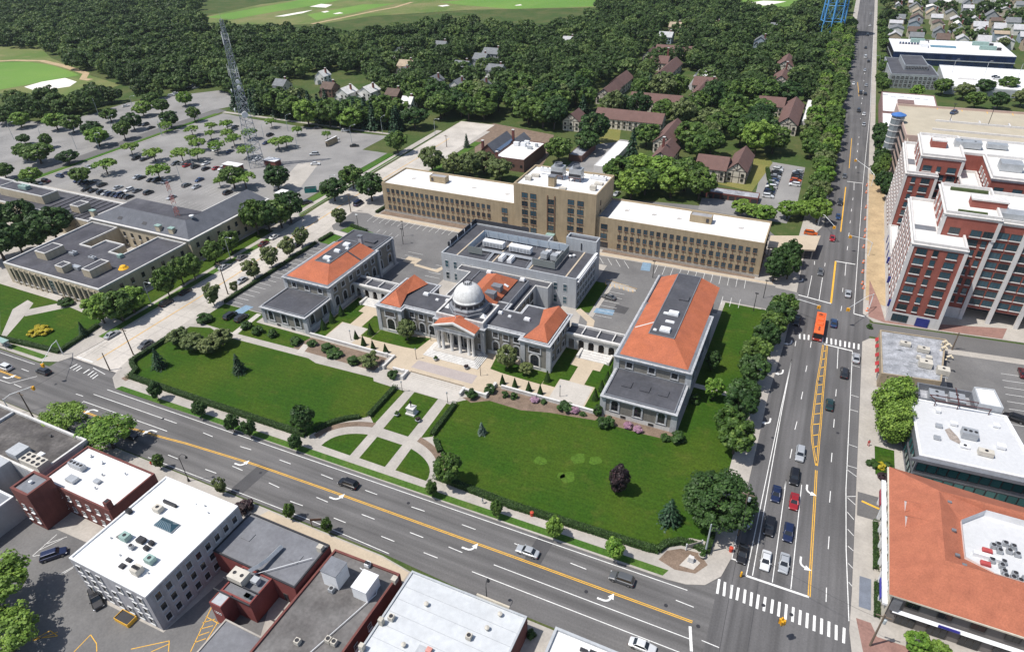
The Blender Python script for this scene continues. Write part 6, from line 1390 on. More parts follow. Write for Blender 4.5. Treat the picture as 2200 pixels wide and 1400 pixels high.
for (x, y) in ((-84.6, 53.6), (-72.6, 53.4)): patch_flat(rg, x, y, HR, 2.2, 1.8, 0.12, grroof)
put(rg, winmesh('stair_door', 1.0, 2.0, dkframe, dkglass), 'S', 48.1, -71.4, 0.5, 'door')
b = bpy.data.curves.new('number', 'FONT'); b.body = '1500'; b.size = 0.9; b.align_x = 'CENTER'; b.extrude = 0.02
no = bpy.data.objects.new('house_number', b); COL.objects.link(no); no.parent = rg; b.materials.append(white_m)
no.location = (-79.0+78, 39.55-51, 3.6); no.rotation_euler = (math.pi/2, 0, 0)
d2 = thing('dark_roofed_shop', 'shop with worn dark roof carrying two white penthouses', 'shop', (-60, 47, 0))
HD = 4.6
mass(d2, [(-68.1, 26), (-52.0, 26), (-53.4, 42), (-53.0, 59.0), (-67.6, 58.6)], HD, dkbrick, mat("worn_roof", (0.115, 0.108, 0.105), 0.9, 0.2, 0.3, 1.5, 0.15, col2=(0.19, 0.185, 0.18), big=0.16, bigv=0.6), 0.35, 0.4)
for (x0, y0, x1, y1, h_) in ((-64.8, 51.7, -61.5, 55.0, 3.8), (-58.2, 51.7, -55.1, 55.6, 2.9)):
 o = MB(); o.prism(rect(x0, y0, x1, y1), HD, HD+h_, top=False); o = o.build('penthouse', white_m, d2); MB().box(x0-0.1, y0-0.1, HD+h_, x1+0.1, y1+0.1, HD+h_+0.12).build('penthouse_roof', lead if h_ > 3 else white_m, o)
for p, f_, m_ in (((-62.5, 51.0), 1, steel), ((-61.6, 40.6), 1, unit_m), ((-57.0, 43.0), 1, unit_m), ((-55.8, 43.0), 1, unit_m), ((-59.6, 58.1), 2, white_m)): unit(d2, p[0], p[1], HD, 0.95, 0.95, 1.0, m_, f_)
b = MB(); b.tube([(-60.6, 57.0, HD+0.35), (-55.6, 55.9, HD+0.35), (-54.6, 53.6, HD+0.35), (-58.4, 40.4, HD+0.35), (-60, 34, HD+0.35)], 0.08, 5); b.build('roof_pipe', white_m, d2)
MB().box(-53.6, 56.8, HD, -52.6, 57.9, HD+1.1).build('chimney', mat('pale_block', (0.45, 0.42, 0.36), 0.9), d2)
for u in (-56, -60): put(d2, winmesh('brick_window', 1.1, 1.4, ltframe, dkglass, 1, 2, 0.0, white_m, 0.15), 'E', -53.2, u+105, 2)
pm = thing('pale_metal_roof_shop', 'shop with pale ribbed metal roof, vents and a pink roof hatch', 'shop', (-39, 45, 0))
metroof = mat("pale_metal_roof", (0.52, 0.54, 0.555), 0.5, 0.06, 0.3, 1.2, 0.05, col2=(0.44, 0.46, 0.48), big=0.2, bigv=0.5)
HP = 5.4
mass(pm, [(-50.8, 22), (-27.7, 22), (-27.8, 60.3), (-51.0, 60.1)], HP, dkbrick, metroof, 0.25, 0.35, cop=panel_g)
for k in range(14): MB().box(-50.4, 23+k*2.6, HP-0.005, -28.2, 23.08+k*2.6, HP+0.05).build('roof_seam', panel_g, pm)
for p, f_ in (((-49.1, 50.4), 1), ((-35.2, 52.8), 1)): unit(pm, p[0], p[1], HP, 0.95, 0.95, 1.0, unit_m, f_)
MB().box(-42.2, 45.6, HP, -39.6, 48.4, HP+0.3).build('roof_platform', panel_g, pm)
MB().box(-40.6, 47.6, HP+0.3, -39.7, 48.5, HP+0.75).build('pink_hatch', mat('pink_hatch', (0.55, 0.25, 0.21), 0.7), pm)
for p in ((-44.9, 55.1), (-33.1, 55.4), (-44.5, 47.1), (-32.2, 58.6)): vent(pm, p[0], p[1], HP, 0.35, 0.9, unit_m)
for p in ((-50.2, 49.0), (-50.5, 43.8)): MB().box(p[0]-0.4, p[1]-0.4, HP, p[0]+0.4, p[1]+0.4, HP+1.5).build('chimney', mat('pale_block', (0.45, 0.42, 0.36), 0.9), pm)
MB().box(-37.6, 60.2, HP+0.3, -31.2, 60.5, HP+0.75).build('sign_board', mat('tan_sign', (0.5, 0.45, 0.36), 0.7), pm)
bs = thing('white_flat_shop', 'white flat-roofed shop at the bottom edge beside the avenue', 'shop', (-14, 50, 0))
mass(bs, rect(-22.8, 30, 6, 61.0), 4.4, panel_g, white_roof, 0.5, 0.45, cop=panel_g)
for (x, y) in ((-17, 59), (-15.4, 59.3), (-12.6, 57.8)): unit(bs, x, y, 4.4, 1.3, 0.5, 0.6, steel_dk, 0)

# ================================================================== offices to the north-east
bg_ = thing('blue_glass_office', 'long office with dark blue glass bands and white roof far along the street', 'office building', (70, 580, 0))
band = glass('navy_glass', (0.015, 0.03, 0.085), 0.1, 0.3)
BP = [(36.0, 558), (109.6, 562.4), (106, 611), (33.2, 606)]
walls(bg_, BP, 0, 7.9, band); MB().prism([(35.8, 557.7), (110, 562.1), (106.2, 611.2), (32.9, 606.3)], 3.7, 4.3, bottom=True).build('white_band', panel_g, bg_); mass(bg_, BP, 8.1, band, white_roof, 0.3, 0.5, z0=7.9, cop=white_m)
for z in (0.8, 4.6):
 for k in range(20):
  u = 37.8+k*3.6; put(bg_, winmesh('navy_window', 3.55, 2.9, steel_dk, band, 3, 2), 'S', 558+(u-36)*0.06-0.03, u, z)
 for k in range(12): put(bg_, winmesh('navy_window', 3.55, 2.9, steel_dk, band, 3, 2), 'W', 35.9-k*0.24-0.15, 560.5+k*3.8, z)
for (x, y, w_, d_) in ((52, 598, 9, 3.4), (92, 598, 10, 3.4), (95, 583, 10, 3.4)): o = unit(bg_, x, y, 8.1, w_, d_, 2.4, unit_g, 0); unit(bg_, x+w_/2+1.8, y, 8.1, 2.4, 2.6, 1.6, steel_dk, 0)
MB().box(60, 582, 8.12, 76, 588, 8.5).build('roof_skylight', mat('skylight_blue', (0.10, 0.22, 0.30), 0.3), bg_)
for k in range(8): MB().box(40+k*1.9, 588, 8.12, 41.2+k*1.9, 591, 9.2).build('roof_panel', band, bg_)
MB().box(53, 578, 8.12, 58, 590, 10.6).build('penthouse', white_m, bg_)
go = thing('grey_glass_office', 'grey office with gridded glass front before the blue glass office', 'office building', (46, 505, 0))
GP2 = [(33.2, 486), (59.6, 489), (57.2, 516), (50, 536), (30.0, 536)]
mass(go, GP2, 8.2, steel, slate, 0.3, 0.5)
for z in (0.8, 3.0, 5.4):
 for k in range(10): put(go, winmesh('grid_window', 2.4, 2.0, ltframe, dkglass, 3, 2), 'S', 486+(k*2.55+1.6)*0.113-0.03, 34.8+k*2.5, z)
 for k in range(14): put(go, winmesh('grid_window', 2.4, 2.0, ltframe, dkglass, 3, 2), 'W', 33.1-k*0.19-0.1, 488.5+k*3.3, z)
mass(go, [(40.6, 500), (54, 503), (51.6, 532), (38.4, 531)], 11.0, steel, slate, 0.3, 0.4, z0=8.2)
for k in range(7): put(go, winmesh('grid_window', 1.8, 2.0, ltframe, dkglass, 3, 2), 'S', 500+(k*1.8+1)*0.22-0.03, 41.8+k*1.8, 8.6)
wd = thing('white_parking_deck', 'white parking deck between the grey and the blue glass offices', 'garage', (88, 505, 0))
mass(wd, [(64, 481), (150, 486), (150, 541), (64, 540)], 4.2, panel_g, white_roof, 0.6, 0.4, cop=white_m)
MB().box(72, 503, 4.2, 82, 504, 5.2).build('ramp_wall', pave_w, wd)
for x in (70, 88, 106): 
 b = MB(); b.tube([(x, 520, 4.2), (x, 520, 12), (x+0.6, 520, 12.6), (x+2, 520, 12.7)], 0.13, 6); b.build('deck_lamp', panel_g, wd)
wb = thing('white_roof_brick_row', 'brown brick building with patched white roof just beyond the parking garage', 'building', (42, 422, 0))
mass(wb, rect(28.2, 402, 55, 444), 6.8, mat('mauve_brick', (0.24, 0.15, 0.14), 0.88), white_roof, 0.4, 0.4)
mass(wb, rect(28.2, 376, 38, 401.9), 6.2, mat('mauve_brick', (0.24, 0.15, 0.14), 0.88), white_roof, 0.4, 0.4)
put(wb, winmesh('broad_shop', 4.0, 1.6, ltframe, dkglass, 2, 1), 'S', 376, 33, 3.2)
MB().box(36, 420, 6.8, 44, 428, 7.6).build('roof_light_well', mat('mauve_roof', (0.20, 0.13, 0.12), 0.9), wb)
for k in range(6): unit(wb, 30+k*4, 434+rnd.random()*6, 6.8, 2.6, 1.2, 0.8, white_m, 0)

# ================================================================== houses and flats in the trees
brown = mat("brown_tile", (0.145, 0.085, 0.074), 0.85, 0.10, 0.4, 3.0, 0.12)
tud = mat("tudor_plaster", (0.60, 0.55, 0.47), 0.85, 0.06, 0.5, 3, 0.06)
timber = mat("dark_timber_frame", (0.055, 0.038, 0.035), 0.8)
TWIN = lambda: winmesh('cottage_window', 1.2, 1.3, dkframe, dkglass, 2, 1)
def gabled(t, x0, y0, x1, y1, ze, zr, axis, wm, rm, timbered=True, wins=True, over=0.4):
 walls(t, rect(x0, y0, x1, y1), 0, ze, wm)
 b = MB(); g = []; e = over
 if axis == 'x':
  ym = (y0+y1)/2; k = (zr-ze)/((y1-y0)/2); zl = ze-k*e
  for q in ([(x0-e, y0-e, zl), (x1+e, y0-e, zl), (x1+e, ym, zr), (x0-e, ym, zr)], [(x1+e, y1+e, zl), (x0-e, y1+e, zl), (x0-e, ym, zr), (x1+e, ym, zr)]):
   b.face(q); b.face([(p[0], p[1], p[2]-0.2) for p in q][::-1])
  g = [[(x1, y0, ze), (x1, y1, ze), (x1, ym, zr-0.1)], [(x0, y1, ze), (x0, y0, ze), (x0, ym, zr-0.1)]]
 else:
  xm = (x0+x1)/2; k = (zr-ze)/((x1-x0)/2); zl = ze-k*e
  for q in ([(x1+e, y0-e, zl), (x1+e, y1+e, zl), (xm, y1+e, zr), (xm, y0-e, zr)], [(x0-e, y1+e, zl), (x0-e, y0-e, zl), (xm, y0-e, zr), (xm, y1+e, zr)]):
   b.face(q); b.face([(p[0], p[1], p[2]-0.2) for p in q][::-1])
  g = [[(x0, y0, ze), (x1, y0, ze), (xm, y0, zr-0.1)], [(x1, y1, ze), (x0, y1, ze), (xm, y1, zr-0.1)]]
 b.build('roof', rm, t)
 for q in g:
  c = MB(); c.face(q); c.build('gable', wm, t)
 if timbered:
  tb_ = MB(); n = max(3, int((x1-x0)/2.6))
  for i in range(n+1):
   u = x0+(x1-x0)*i/n; tb_.box(u-0.12, y0-0.07, 0, u+0.12, y0-0.004, ze)
  for z in (ze*0.48, ze-0.15): tb_.box(x0, y0-0.065, z-0.1, x1, y0-0.005, z+0.1)
  m_ = max(2, int((y1-y0)/3)); xs = x1 if x0 < 0 else x0
  for i in range(m_+1):
   u = y0+(y1-y0)*i/m_
   for xs_, s_ in ((x1, 1), (x0, -1)): tb_.box(min(xs_+s_*0.07, xs_+s_*0.004), u-0.12, 0, max(xs_+s_*0.07, xs_+s_*0.004), u+0.12, ze)
  if axis == 'y':
   xm = (x0+x1)/2
   for (p, q) in (((x0+0.2, ze), (xm, zr-0.4)), ((x1-0.2, ze), (xm, zr-0.4)), ((xm, ze), (xm, zr-0.5)), ((xm, ze+0.2), ((x0+xm)/2, (ze+zr)/2)), ((xm, ze+0.2), ((x1+xm)/2, (ze+zr)/2))):
    tb_.tube([(p[0], y0-0.05, p[1]), (q[0], y0-0.05, q[1])], 0.13, 4)
  stuff(tb_.build('timber_frame', timber, t))
 if wins:
  for z in ((1.0, ze*0.56) if ze > 4 else (1.0,)):
   for u in span(x0+1.5, x1-1.5, max(2, int((x1-x0)/3.0))): put(t, TWIN(), 'S', y0-0.07 if timbered else y0, u, z)
   fx = x1 if (x0+x1)/2 < 0 else x0
   for u in span(y0+1.8, y1-1.8, max(2, int((y1-y0)/4))): put(t, TWIN(), 'E' if fx == x1 else 'W', fx, u, z)
def chimney(t, x, y, z0, z1, m=None):
 o = MB().box(x-0.55, y-0.45, z0, x+0.55, y+0.45, z1).build('chimney', m or dkbrick, t); MB().box(x-0.65, y-0.55, z1, x+0.65, y+0.55, z1+0.25).build('chimney_cap', palest, o)
def tudor(label, blocks, chims=()):
 x0, y0 = blocks[0][0], blocks[0][1]
 t = thing('half_timbered_flats', label, 'apartment building', (x0, y0, 0), group='half-timbered flats in the trees')
 for (a, b_, c, d, ax) in blocks: gabled(t, a, b_, c, d, 5.6, 9.4, ax, tud, brown)
 for c in chims: chimney(t, *c)
 return t
tudor('half-timbered flats with one front gable beside the row of garages', [(-46.4, 288.2, -33.2, 301.8, 'x'), (-33.0, 289.6, -24.6, 313, 'y')])
tudor('long half-timbered flats with brown roof behind the small lawn', [(-112.6, 345.4, -76.0, 356.5, 'x'), (-127.0, 334.2, -117.5, 346, 'y')])
tudor('half-timbered flats with brown roof in the second row from the tan building', [(-104.5, 384.0, -74.8, 394, 'x')])
tudor('stepped half-timbered flats running away along the leafy street', [(-127.2, 390, -117.2, 408, 'y'), (-128, 418, -118, 440, 'y'), (-127, 408.2, -118.2, 417.8, 'y')])
tudor('half-timbered flats with tall chimney round the far court', [(-122.5, 485, -106.8, 496, 'x'), (-106.6, 443, -97.2, 490, 'y')], [(-108.2, 491, 6, 14.5)])
tudor('farthest half-timbered flats with long brown roof', [(-125.4, 523, -98, 534, 'x'), (-130, 505, -122, 520, 'y')])
tudor('half-timbered corner flats with hipped brown roof near the street trees', [(-34.4, 398.6, -20.6, 409, 'x'), (-20.4, 366, -10.6, 408, 'y')])
tudor('half-timbered flats with stacked gables and tall brick chimney', [(-72.6, 316, -62.8, 345, 'y'), (-67.6, 291.6, -58.6, 312, 'y')], [(-64.2, 301, 5, 13.0)])
tudor('half-timbered flats with chimney next to the narrow back lane', [(-74.4, 405, -64.6, 432, 'y'), (-78, 432.2, -62, 444, 'x')], [(-63.6, 421, 5, 13.6)])
tudor('half-timbered flats with two gables beside the tall street trees', [(-33.8, 456, -22.8, 478, 'y'), (-36, 500, -25, 524, 'y')], [(-27.6, 476, 5, 13.5)])
bb = thing('brick_clubhouse', 'old brown brick building with white flat roof and grey gabled wing', 'building', (-132, 280, 0))
dbk = mat("brown_brick_wall", (0.15, 0.085, 0.07), 0.88, 0.12)
mass(bb, rect(-136, 268, -120.6, 294.6), 5.6, dbk, white_roof, 0.4, 0.35)
gabled(bb, -146.5, 274.5, -138.4, 296, 5.2, 9.0, 'y', dbk, shingle, False); gabled(bb, -137.8, 288, -131, 299, 5.6, 8.4, 'y', dbk, shingle, False)
MB().box(-138.3, 275.2, 4.4, -136.1, 294, 6.6).build('glazed_lean_to', glass('lean_to', (0.08, 0.12, 0.20), 0.2), bb)
chimney(bb, -136.8, 291.6, 4, 11.4); chimney(bb, -145.8, 276.0, 4, 9.8); chimney(bb, -134.8, 268.8, 4, 8)
for (x, y, w_, d_, h_) in ((-132.8, 286.6, 2.6, 1.8, 1.8), (-129.2, 287.0, 2.6, 1.8, 1.8), (-129, 290.6, 2.4, 1.6, 1.6), (-124.6, 284.2, 2.4, 1.4, 1.4), (-123.0, 288.6, 1.4, 1.2, 1.4)): unit(bb, x, y, 5.6, w_, d_, h_, white_m if h_ > 1.5 else steel, 0)
for u in span(-134, -122, 4): put(bb, winmesh('cottage_window', 1.2, 1.3, dkframe, dkglass, 2, 1), 'S', 268, u, 2)
def shed(label, x0, y0, x1, y1, h, wm, rm, doors=0):
 t = thing('garage_row', label, 'garage', ((x0+x1)/2, (y0+y1)/2, 0))
 mass(t, rect(x0, y0, x1, y1), h, wm, rm, 0.15, 0.25)
 for i in range(doors): put(t, winmesh('garage_door', 2.3, 1.9, dkframe, steel_dk, 1, 3), 'S', y0, x0+(x1-x0)*(i+0.5)/doors, 0.05, 'garage_door')
shed('long low row of dark garage doors with worn grey roof', -40.2, 269.2, -16.6, 275, 2.5, dkbrick, oldroof, 8)
shed('grey flat-roofed garage row with worn roof by the courtyard', -107, 290.4, -100.2, 311, 3.0, dbk, oldroof, 0)
shed('white flat-roofed garage row across the courtyard', -91, 281, -84.6, 319, 2.8, palest, white_roof, 0)
shed('white-roofed garage row in the far courtyard', -79.4, 466, -72.6, 492, 2.8, palest, white_roof, 0)
shed('white and blue garages beside the flats near the street', -9.6, 384, -4.8, 428, 3.0, palest, white_roof, 0)
HOUSECOL = {'white': (0.62, 0.61, 0.58), 'cream': (0.52, 0.47, 0.38), 'grey': (0.33, 0.34, 0.36), 'brown': (0.16, 0.10, 0.08), 'blue': (0.30, 0.36, 0.42), 'tan': (0.42, 0.34, 0.25)}
ROOFCOL = {'white': (0.66, 0.65, 0.62), 'grey': (0.17, 0.18, 0.19), 'brown': (0.12, 0.085, 0.07), 'tan': (0.36, 0.29, 0.21), 'red': (0.30, 0.12, 0.09), 'pale': (0.42, 0.42, 0.43)}
def house(label, x, y, w, d, wall, roof, axis='x', ze=5.4, zr=8.6, group='houses among the trees', ch=True, simple=False):
 t = thing('house', label, 'house', (x, y, 0), group=group)
 gabled(t, x-w/2, y-d/2, x+w/2, y+d/2, ze, zr, axis, mat('house_wall_'+wall, HOUSECOL[wall], 0.85), mat('house_roof_'+roof, ROOFCOL[roof], 0.85), False, not simple)
 if ch: chimney(t, x+w*0.3, y+d*0.1, ze, zr+1.2)
 if not simple: gabled(t, x-w/2+0.6, y-d/2-2.6, x-w/2+w*0.45, y-d/2-0.02, ze*0.62, ze*0.62+1.8, 'y', mat('house_wall_'+wall, HOUSECOL[wall], 0.85), mat('house_roof_'+roof, ROOFCOL[roof], 0.85), False, False)
 return t
HL_ = [('white house with white roof left of a matching neighbour behind the car park trees', -278.7, 345.8, 9, 11, 'white', 'white', 'y'), ('white house with white roof, right one of a pair behind the car park trees', -267.1, 353.4, 10, 11, 'white', 'white', 'y'),
    ('brown-roofed low house left of the two white-roofed houses', -296.5, 351.6, 9, 9, 'brown', 'brown', 'x'), ('brown shingled house with dormer right of the white-roofed pair', -246.2, 351.4, 9, 9, 'brown', 'brown', 'x'),
    ('white house with grey roof behind the county car park hedge line', -333.1, 347.7, 9, 9, 'cream', 'grey', 'x'), ('tall white house half hidden in trees above the car park', -323.0, 378.0, 7, 8, 'white', 'white', 'y'),
    ('white half-timbered house with steep gable among the trees', -220.4, 386.8, 9, 11, 'white', 'grey', 'y'), ('grey house with white gable left of the half-timbered house', -240.1, 390.2, 9, 11, 'white', 'grey', 'y'),
    ('grey house with orange awning right of the half-timbered house', -203.9, 390.0, 8, 9, 'grey', 'grey', 'y'), ('white house with grey hipped roof at the street bend', -215.3, 433.0, 12, 9, 'white', 'grey', 'x'),
    ('blue house with two dormers in the middle of the wood', -243.2, 435.5, 11, 10, 'blue', 'grey', 'x'), ('large grey house with chimneys near the wood edge', -242.1, 483.1, 14, 11, 'grey', 'grey', 'x'), ('grey house in front of the large grey house', -241.9, 462.8, 10, 10, 'grey', 'grey', 'x'),
    ('tan-roofed house under tall trees', -283.8, 425.0, 11, 10, 'cream', 'tan', 'x'), ('grey-roofed house below the tan-roofed house', -272.6, 403.6, 9, 9, 'cream', 'grey', 'y'), ('white house deep in the wood', -315.2, 464.9, 8, 8, 'white', 'grey', 'y'), ('white-gabled house behind the large wood', -295.2, 495.6, 10, 9, 'white', 'grey', 'x'),
    ('small white outbuilding with white roof near the drive', -227.5, 338.2, 7, 7, 'white', 'white', 'x'), ('grey house with white trim at the wood corner', -132.1, 586.2, 11, 10, 'blue', 'pale', 'x'), ('cream house behind the grey wood corner house', -135.4, 633.7, 10, 9, 'cream', 'tan', 'x'), ('small cream house high in the wood', -103.4, 647.9, 9, 8, 'cream', 'tan', 'y'), ('blue-grey house at the far edge of the flats', -57.2, 589.3, 9, 9, 'blue', 'grey', 'y'), ('grey house beside the blue water tower legs', -52.8, 653.5, 9, 9, 'grey', 'grey', 'x'), ('pale-roofed house on the leafy street', -202.5, 544.1, 9, 8, 'white', 'pale', 'x')]
for (lab, x, y, w, d, wc, rc, ax) in HL_: house(lab, x, y, w, d, wc, rc, ax)
# rows of houses beyond the offices
hr = random.Random(21)
WN = ['white', 'white', 'cream', 'grey', 'blue', 'tan']; RN = ['grey', 'pale', 'grey', 'white', 'tan', 'pale', 'pale', 'brown']
rows = 0
for r_, yy_ in enumerate((640, 672, 704, 736, 770, 804, 840, 880, 925, 975)):
 for c_ in range(9):
  xx_ = 40+c_*15+hr.uniform(-2, 2)+r_*1.0; 
  if xx_ > 150+r_*6: continue
  wc, rc = hr.choice(WN), hr.choice(RN)
  house('%s house, %s roof, %s from street in %s row behind blue office' % (wc, rc, ORD[c_], ORD[r_]), xx_, yy_+hr.uniform(-3, 3), hr.uniform(8, 10.5), hr.uniform(10, 13), wc, rc, hr.choice('xy'), hr.uniform(4.6, 6), hr.uniform(7.4, 9), 'houses behind the blue glass office', hr.random() < 0.5, simple=True)
# blue water tower: legs with rings and braces, tank far above
wt = thing('water_tower', 'bright blue steel water tower legs rising out of the wood', 'water tower', (-9.0, 655, 0))
wblue = mat('tower_blue', (0.10, 0.34, 0.68), 0.5, 0.08)
for k in range(8):
 a = 2*math.pi*k/8; a2 = 2*math.pi*(k+1)/8
 P = lambda an, z: (-9.0+(9.6-z*0.03)*math.cos(an), 655+(9.6-z*0.03)*math.sin(an), z)
 MB().tube([P(a, 0), P(a, 48)], 0.5, 8).build('leg', wblue, wt)
 for z in (12, 24, 36):
  MB().tube([P(a, z), P(a2, z)], 0.22, 5).build('ring_strut', wblue, wt)
  MB().tube([P(a, z-12), P(a2, z)], 0.1, 4).build('brace', wblue, wt); MB().tube([P(a2, z-12), P(a, z)], 0.1, 4).build('brace', wblue, wt)
MB().lathe(-9.0, 655, [(2, 44), (9.5, 47), (10.5, 50), (10.5, 58), (6, 61), (0.5, 62)], 24).build('tank', wblue, wt)
MB().tube([(-9.0, 655, 0), (-9.0, 655, 46)], 0.9, 10).build('riser_pipe', wblue, wt)
# railway in the far corner
struct('railway_bed', [(150, 700), (420, 480), (432, 492), (160, 720)], 0.1, mat('ballast', (0.13, 0.115, 0.11), 0.95, 0.2), 1)
struct('station_plaza', [(165, 730), (420, 510), (480, 560), (230, 800)], 0.05, asphalt_old)

# ================================================================== trees, hedges and shrubs
NR = np.random.default_rng(11)
bark = mat("bark", (0.085, 0.07, 0.055), 0.95, 0.2, 1.0, 6.0, 0.2)
L_OAK = leafmat("leaf_oak", (0.051, 0.111, 0.019), (0.084, 0.147, 0.027), (0.151, 0.205, 0.045))
L_DARK = leafmat("leaf_dark", (0.025, 0.064, 0.015), (0.048, 0.099, 0.023), (0.080, 0.138, 0.035))
L_LIME = leafmat("leaf_bright", (0.109, 0.223, 0.028), (0.163, 0.267, 0.043), (0.248, 0.320, 0.063))
L_OLIVE = leafmat("leaf_olive", (0.102, 0.145, 0.046), (0.145, 0.179, 0.060), (0.214, 0.239, 0.100))
L_CON = leafmat("leaf_conifer", (0.016, 0.045, 0.017), (0.022, 0.058, 0.025), (0.040, 0.079, 0.040), 0.08)
L_BLUE = leafmat("leaf_bluegreen", (0.068, 0.112, 0.083), (0.090, 0.135, 0.098), (0.135, 0.180, 0.135), 0.08)
L_RED = leafmat("leaf_purple", (0.026, 0.019, 0.022), (0.042, 0.026, 0.029), (0.072, 0.036, 0.038), 0.12)
L_HEDGE = leafmat("leaf_hedge", (0.027, 0.065, 0.011), (0.032, 0.072, 0.013), (0.054, 0.095, 0.020), 0.1)
L_YEL = leafmat("leaf_yellow", (0.42, 0.34, 0.02), (0.46, 0.38, 0.03), (0.3, 0.3, 0.03), 0.2)
L_PINK = leafmat("leaf_flowers", (0.36, 0.19, 0.28), (0.40, 0.24, 0.34), (0.10, 0.15, 0.04), 0.15)

def cards(P, N, S, tint, name, m):
 """leaf clumps: one four-sided card for each point P, facing N, of size S"""
 n = len(P)
 N = N/np.maximum(np.linalg.norm(N, axis=1, keepdims=True), 1e-6)
 a = NR.normal(size=(n, 3)); U = np.cross(N, a); U /= np.maximum(np.linalg.norm(U, axis=1, keepdims=True), 1e-6)
 V = np.cross(N, U)
 S = np.broadcast_to(S, (n,))[:, None]
 asp = NR.uniform(0.6, 1.0, (n, 1)); bend = NR.uniform(-0.25, 0.25, (n, 1))
 q = np.stack([P-U*S-V*S*asp*0.4, P+U*S*0.2-V*S*asp+N*S*bend, P+U*S+V*S*asp*0.4, P-U*S*0.2+V*S*asp-N*S*bend], 1).reshape(-1, 3)
 me = bpy.data.meshes.new(name)
 me.vertices.add(4*n); me.loops.add(4*n); me.polygons.add(n)
 me.vertices.foreach_set("co", q.astype(np.float32).ravel())
 me.loops.foreach_set("vertex_index", np.arange(4*n, dtype=np.int32))
 me.polygons.foreach_set("loop_start", np.arange(0, 4*n, 4, dtype=np.int32))
 at_ = me.attributes.new("tint", 'FLOAT', 'FACE'); at_.data.foreach_set("value", np.clip(tint, 0, 1).astype(np.float32))
 me.materials.append(m); me.update(); me.validate()
 return me
def unit_dirs(n):
 d = NR.normal(size=(n, 3)); return d/np.linalg.norm(d, axis=1, keepdims=True)
def crown_pts(shape, n_cl, per, z0=0.3, seed=0):
 """clumped points in a crown one unit high and one unit wide"""
 C = []; R = []
 while len(C) < n_cl:
  d = unit_dirs(1)[0]; r = NR.uniform(0.3, 1.0)**0.33
  if shape == 'round': c = np.array([d[0]*0.40*r, d[1]*0.40*r, (1+z0)/2+d[2]*(1-z0)*0.40*r]); rr = NR.uniform(0.06, 0.125)
  elif shape == 'spread':
   t = NR.uniform(0, 1); a = NR.uniform(0, 6.28); rad = 0.42*math.sqrt(NR.uniform(0.02, 1)); c = np.array([math.cos(a)*rad, math.sin(a)*rad, 0.86-0.42*rad*NR.uniform(0.3, 1.6)-0.12*t]); rr = NR.uniform(0.06, 0.13)
  elif shape == 'oval': c = np.array([d[0]*0.33*r, d[1]*0.33*r, (1+z0)/2+d[2]*(1-z0)*0.42*r]); rr = NR.uniform(0.10, 0.18)
  elif shape == 'vase':
   h = NR.uniform(0, 1); a = NR.uniform(0, 6.28); rad = (0.12+0.30*math.sin(min(1, h*1.25)*math.pi*0.62))*NR.uniform(0.5, 1); c = np.array([math.cos(a)*rad, math.sin(a)*rad, z0+0.08+h*(0.86-z0)]); rr = NR.uniform(0.09, 0.16)
  elif shape == 'bush': c = np.array([d[0]*0.36*r, d[1]*0.36*r, 0.42+d[2]*0.36*r]); rr = NR.uniform(0.13, 0.2)
  C.append(c); R.append(rr)
 P = []; N = []; T_ = []
 ctr = np.array([0, 0, (1+z0)/2*0.9])
 for c, rr in zip(C, R):
  d = unit_dirs(per); out = (c-ctr); out = out/max(np.linalg.norm(out), 1e-3)
  d = d+out*0.45+np.array([0, 0, 0.25]); d /= np.linalg.norm(d, axis=1, keepdims=True)
  P.append(c+d*rr*NR.uniform(0.65, 1.08, (per, 1))*np.array([1, 1, 0.82])); N.append(d+unit_dirs(per)*0.55+np.array([0, 0, 0.35]))
  T_.append(np.full(per, NR.uniform(0.2, 0.8))+NR.normal(0, 0.17, per))
 return np.concatenate(P), np.concatenate(N), np.concatenate(T_)
def trunk_mesh(name, z0, forks, spread, r=0.028, top=0.75):
 b = MB(); b.tube([(0, 0, 0), (0.004, 0.003, z0*0.6), (0, 0, z0*1.15)], [r*1.25, r, r*0.85], 7)
 for k in range(forks):
  a = 6.28*k/forks+NR.uniform(-0.4, 0.4); e = spread*NR.uniform(0.6, 1)
  zt = top*NR.uniform(0.8, 1)
  b.tube([(0, 0, z0*0.95), (math.cos(a)*e*0.45, math.sin(a)*e*0.45, z0+(zt-z0)*0.5), (math.cos(a)*e, math.sin(a)*e, zt)], [r*0.7, r*0.45, r*0.15], 5)
 return b.mesh(name, bark)
KIND = {}
def kind(name, shape, n_cl, per, size, lm, z0=0.3, variants=3, forks=5, spread=0.28, r=0.028):
 KIND[name] = []
 for v in range(variants):
  P, N, T_ = crown_pts(shape, n_cl, per, z0)
  KIND[name].append((cards(P, N, size*NR.uniform(0.75, 1.25, len(P)), T_, 'crown_'+name, lm), trunk_mesh('trunk_'+name, z0, forks, spread, r)))
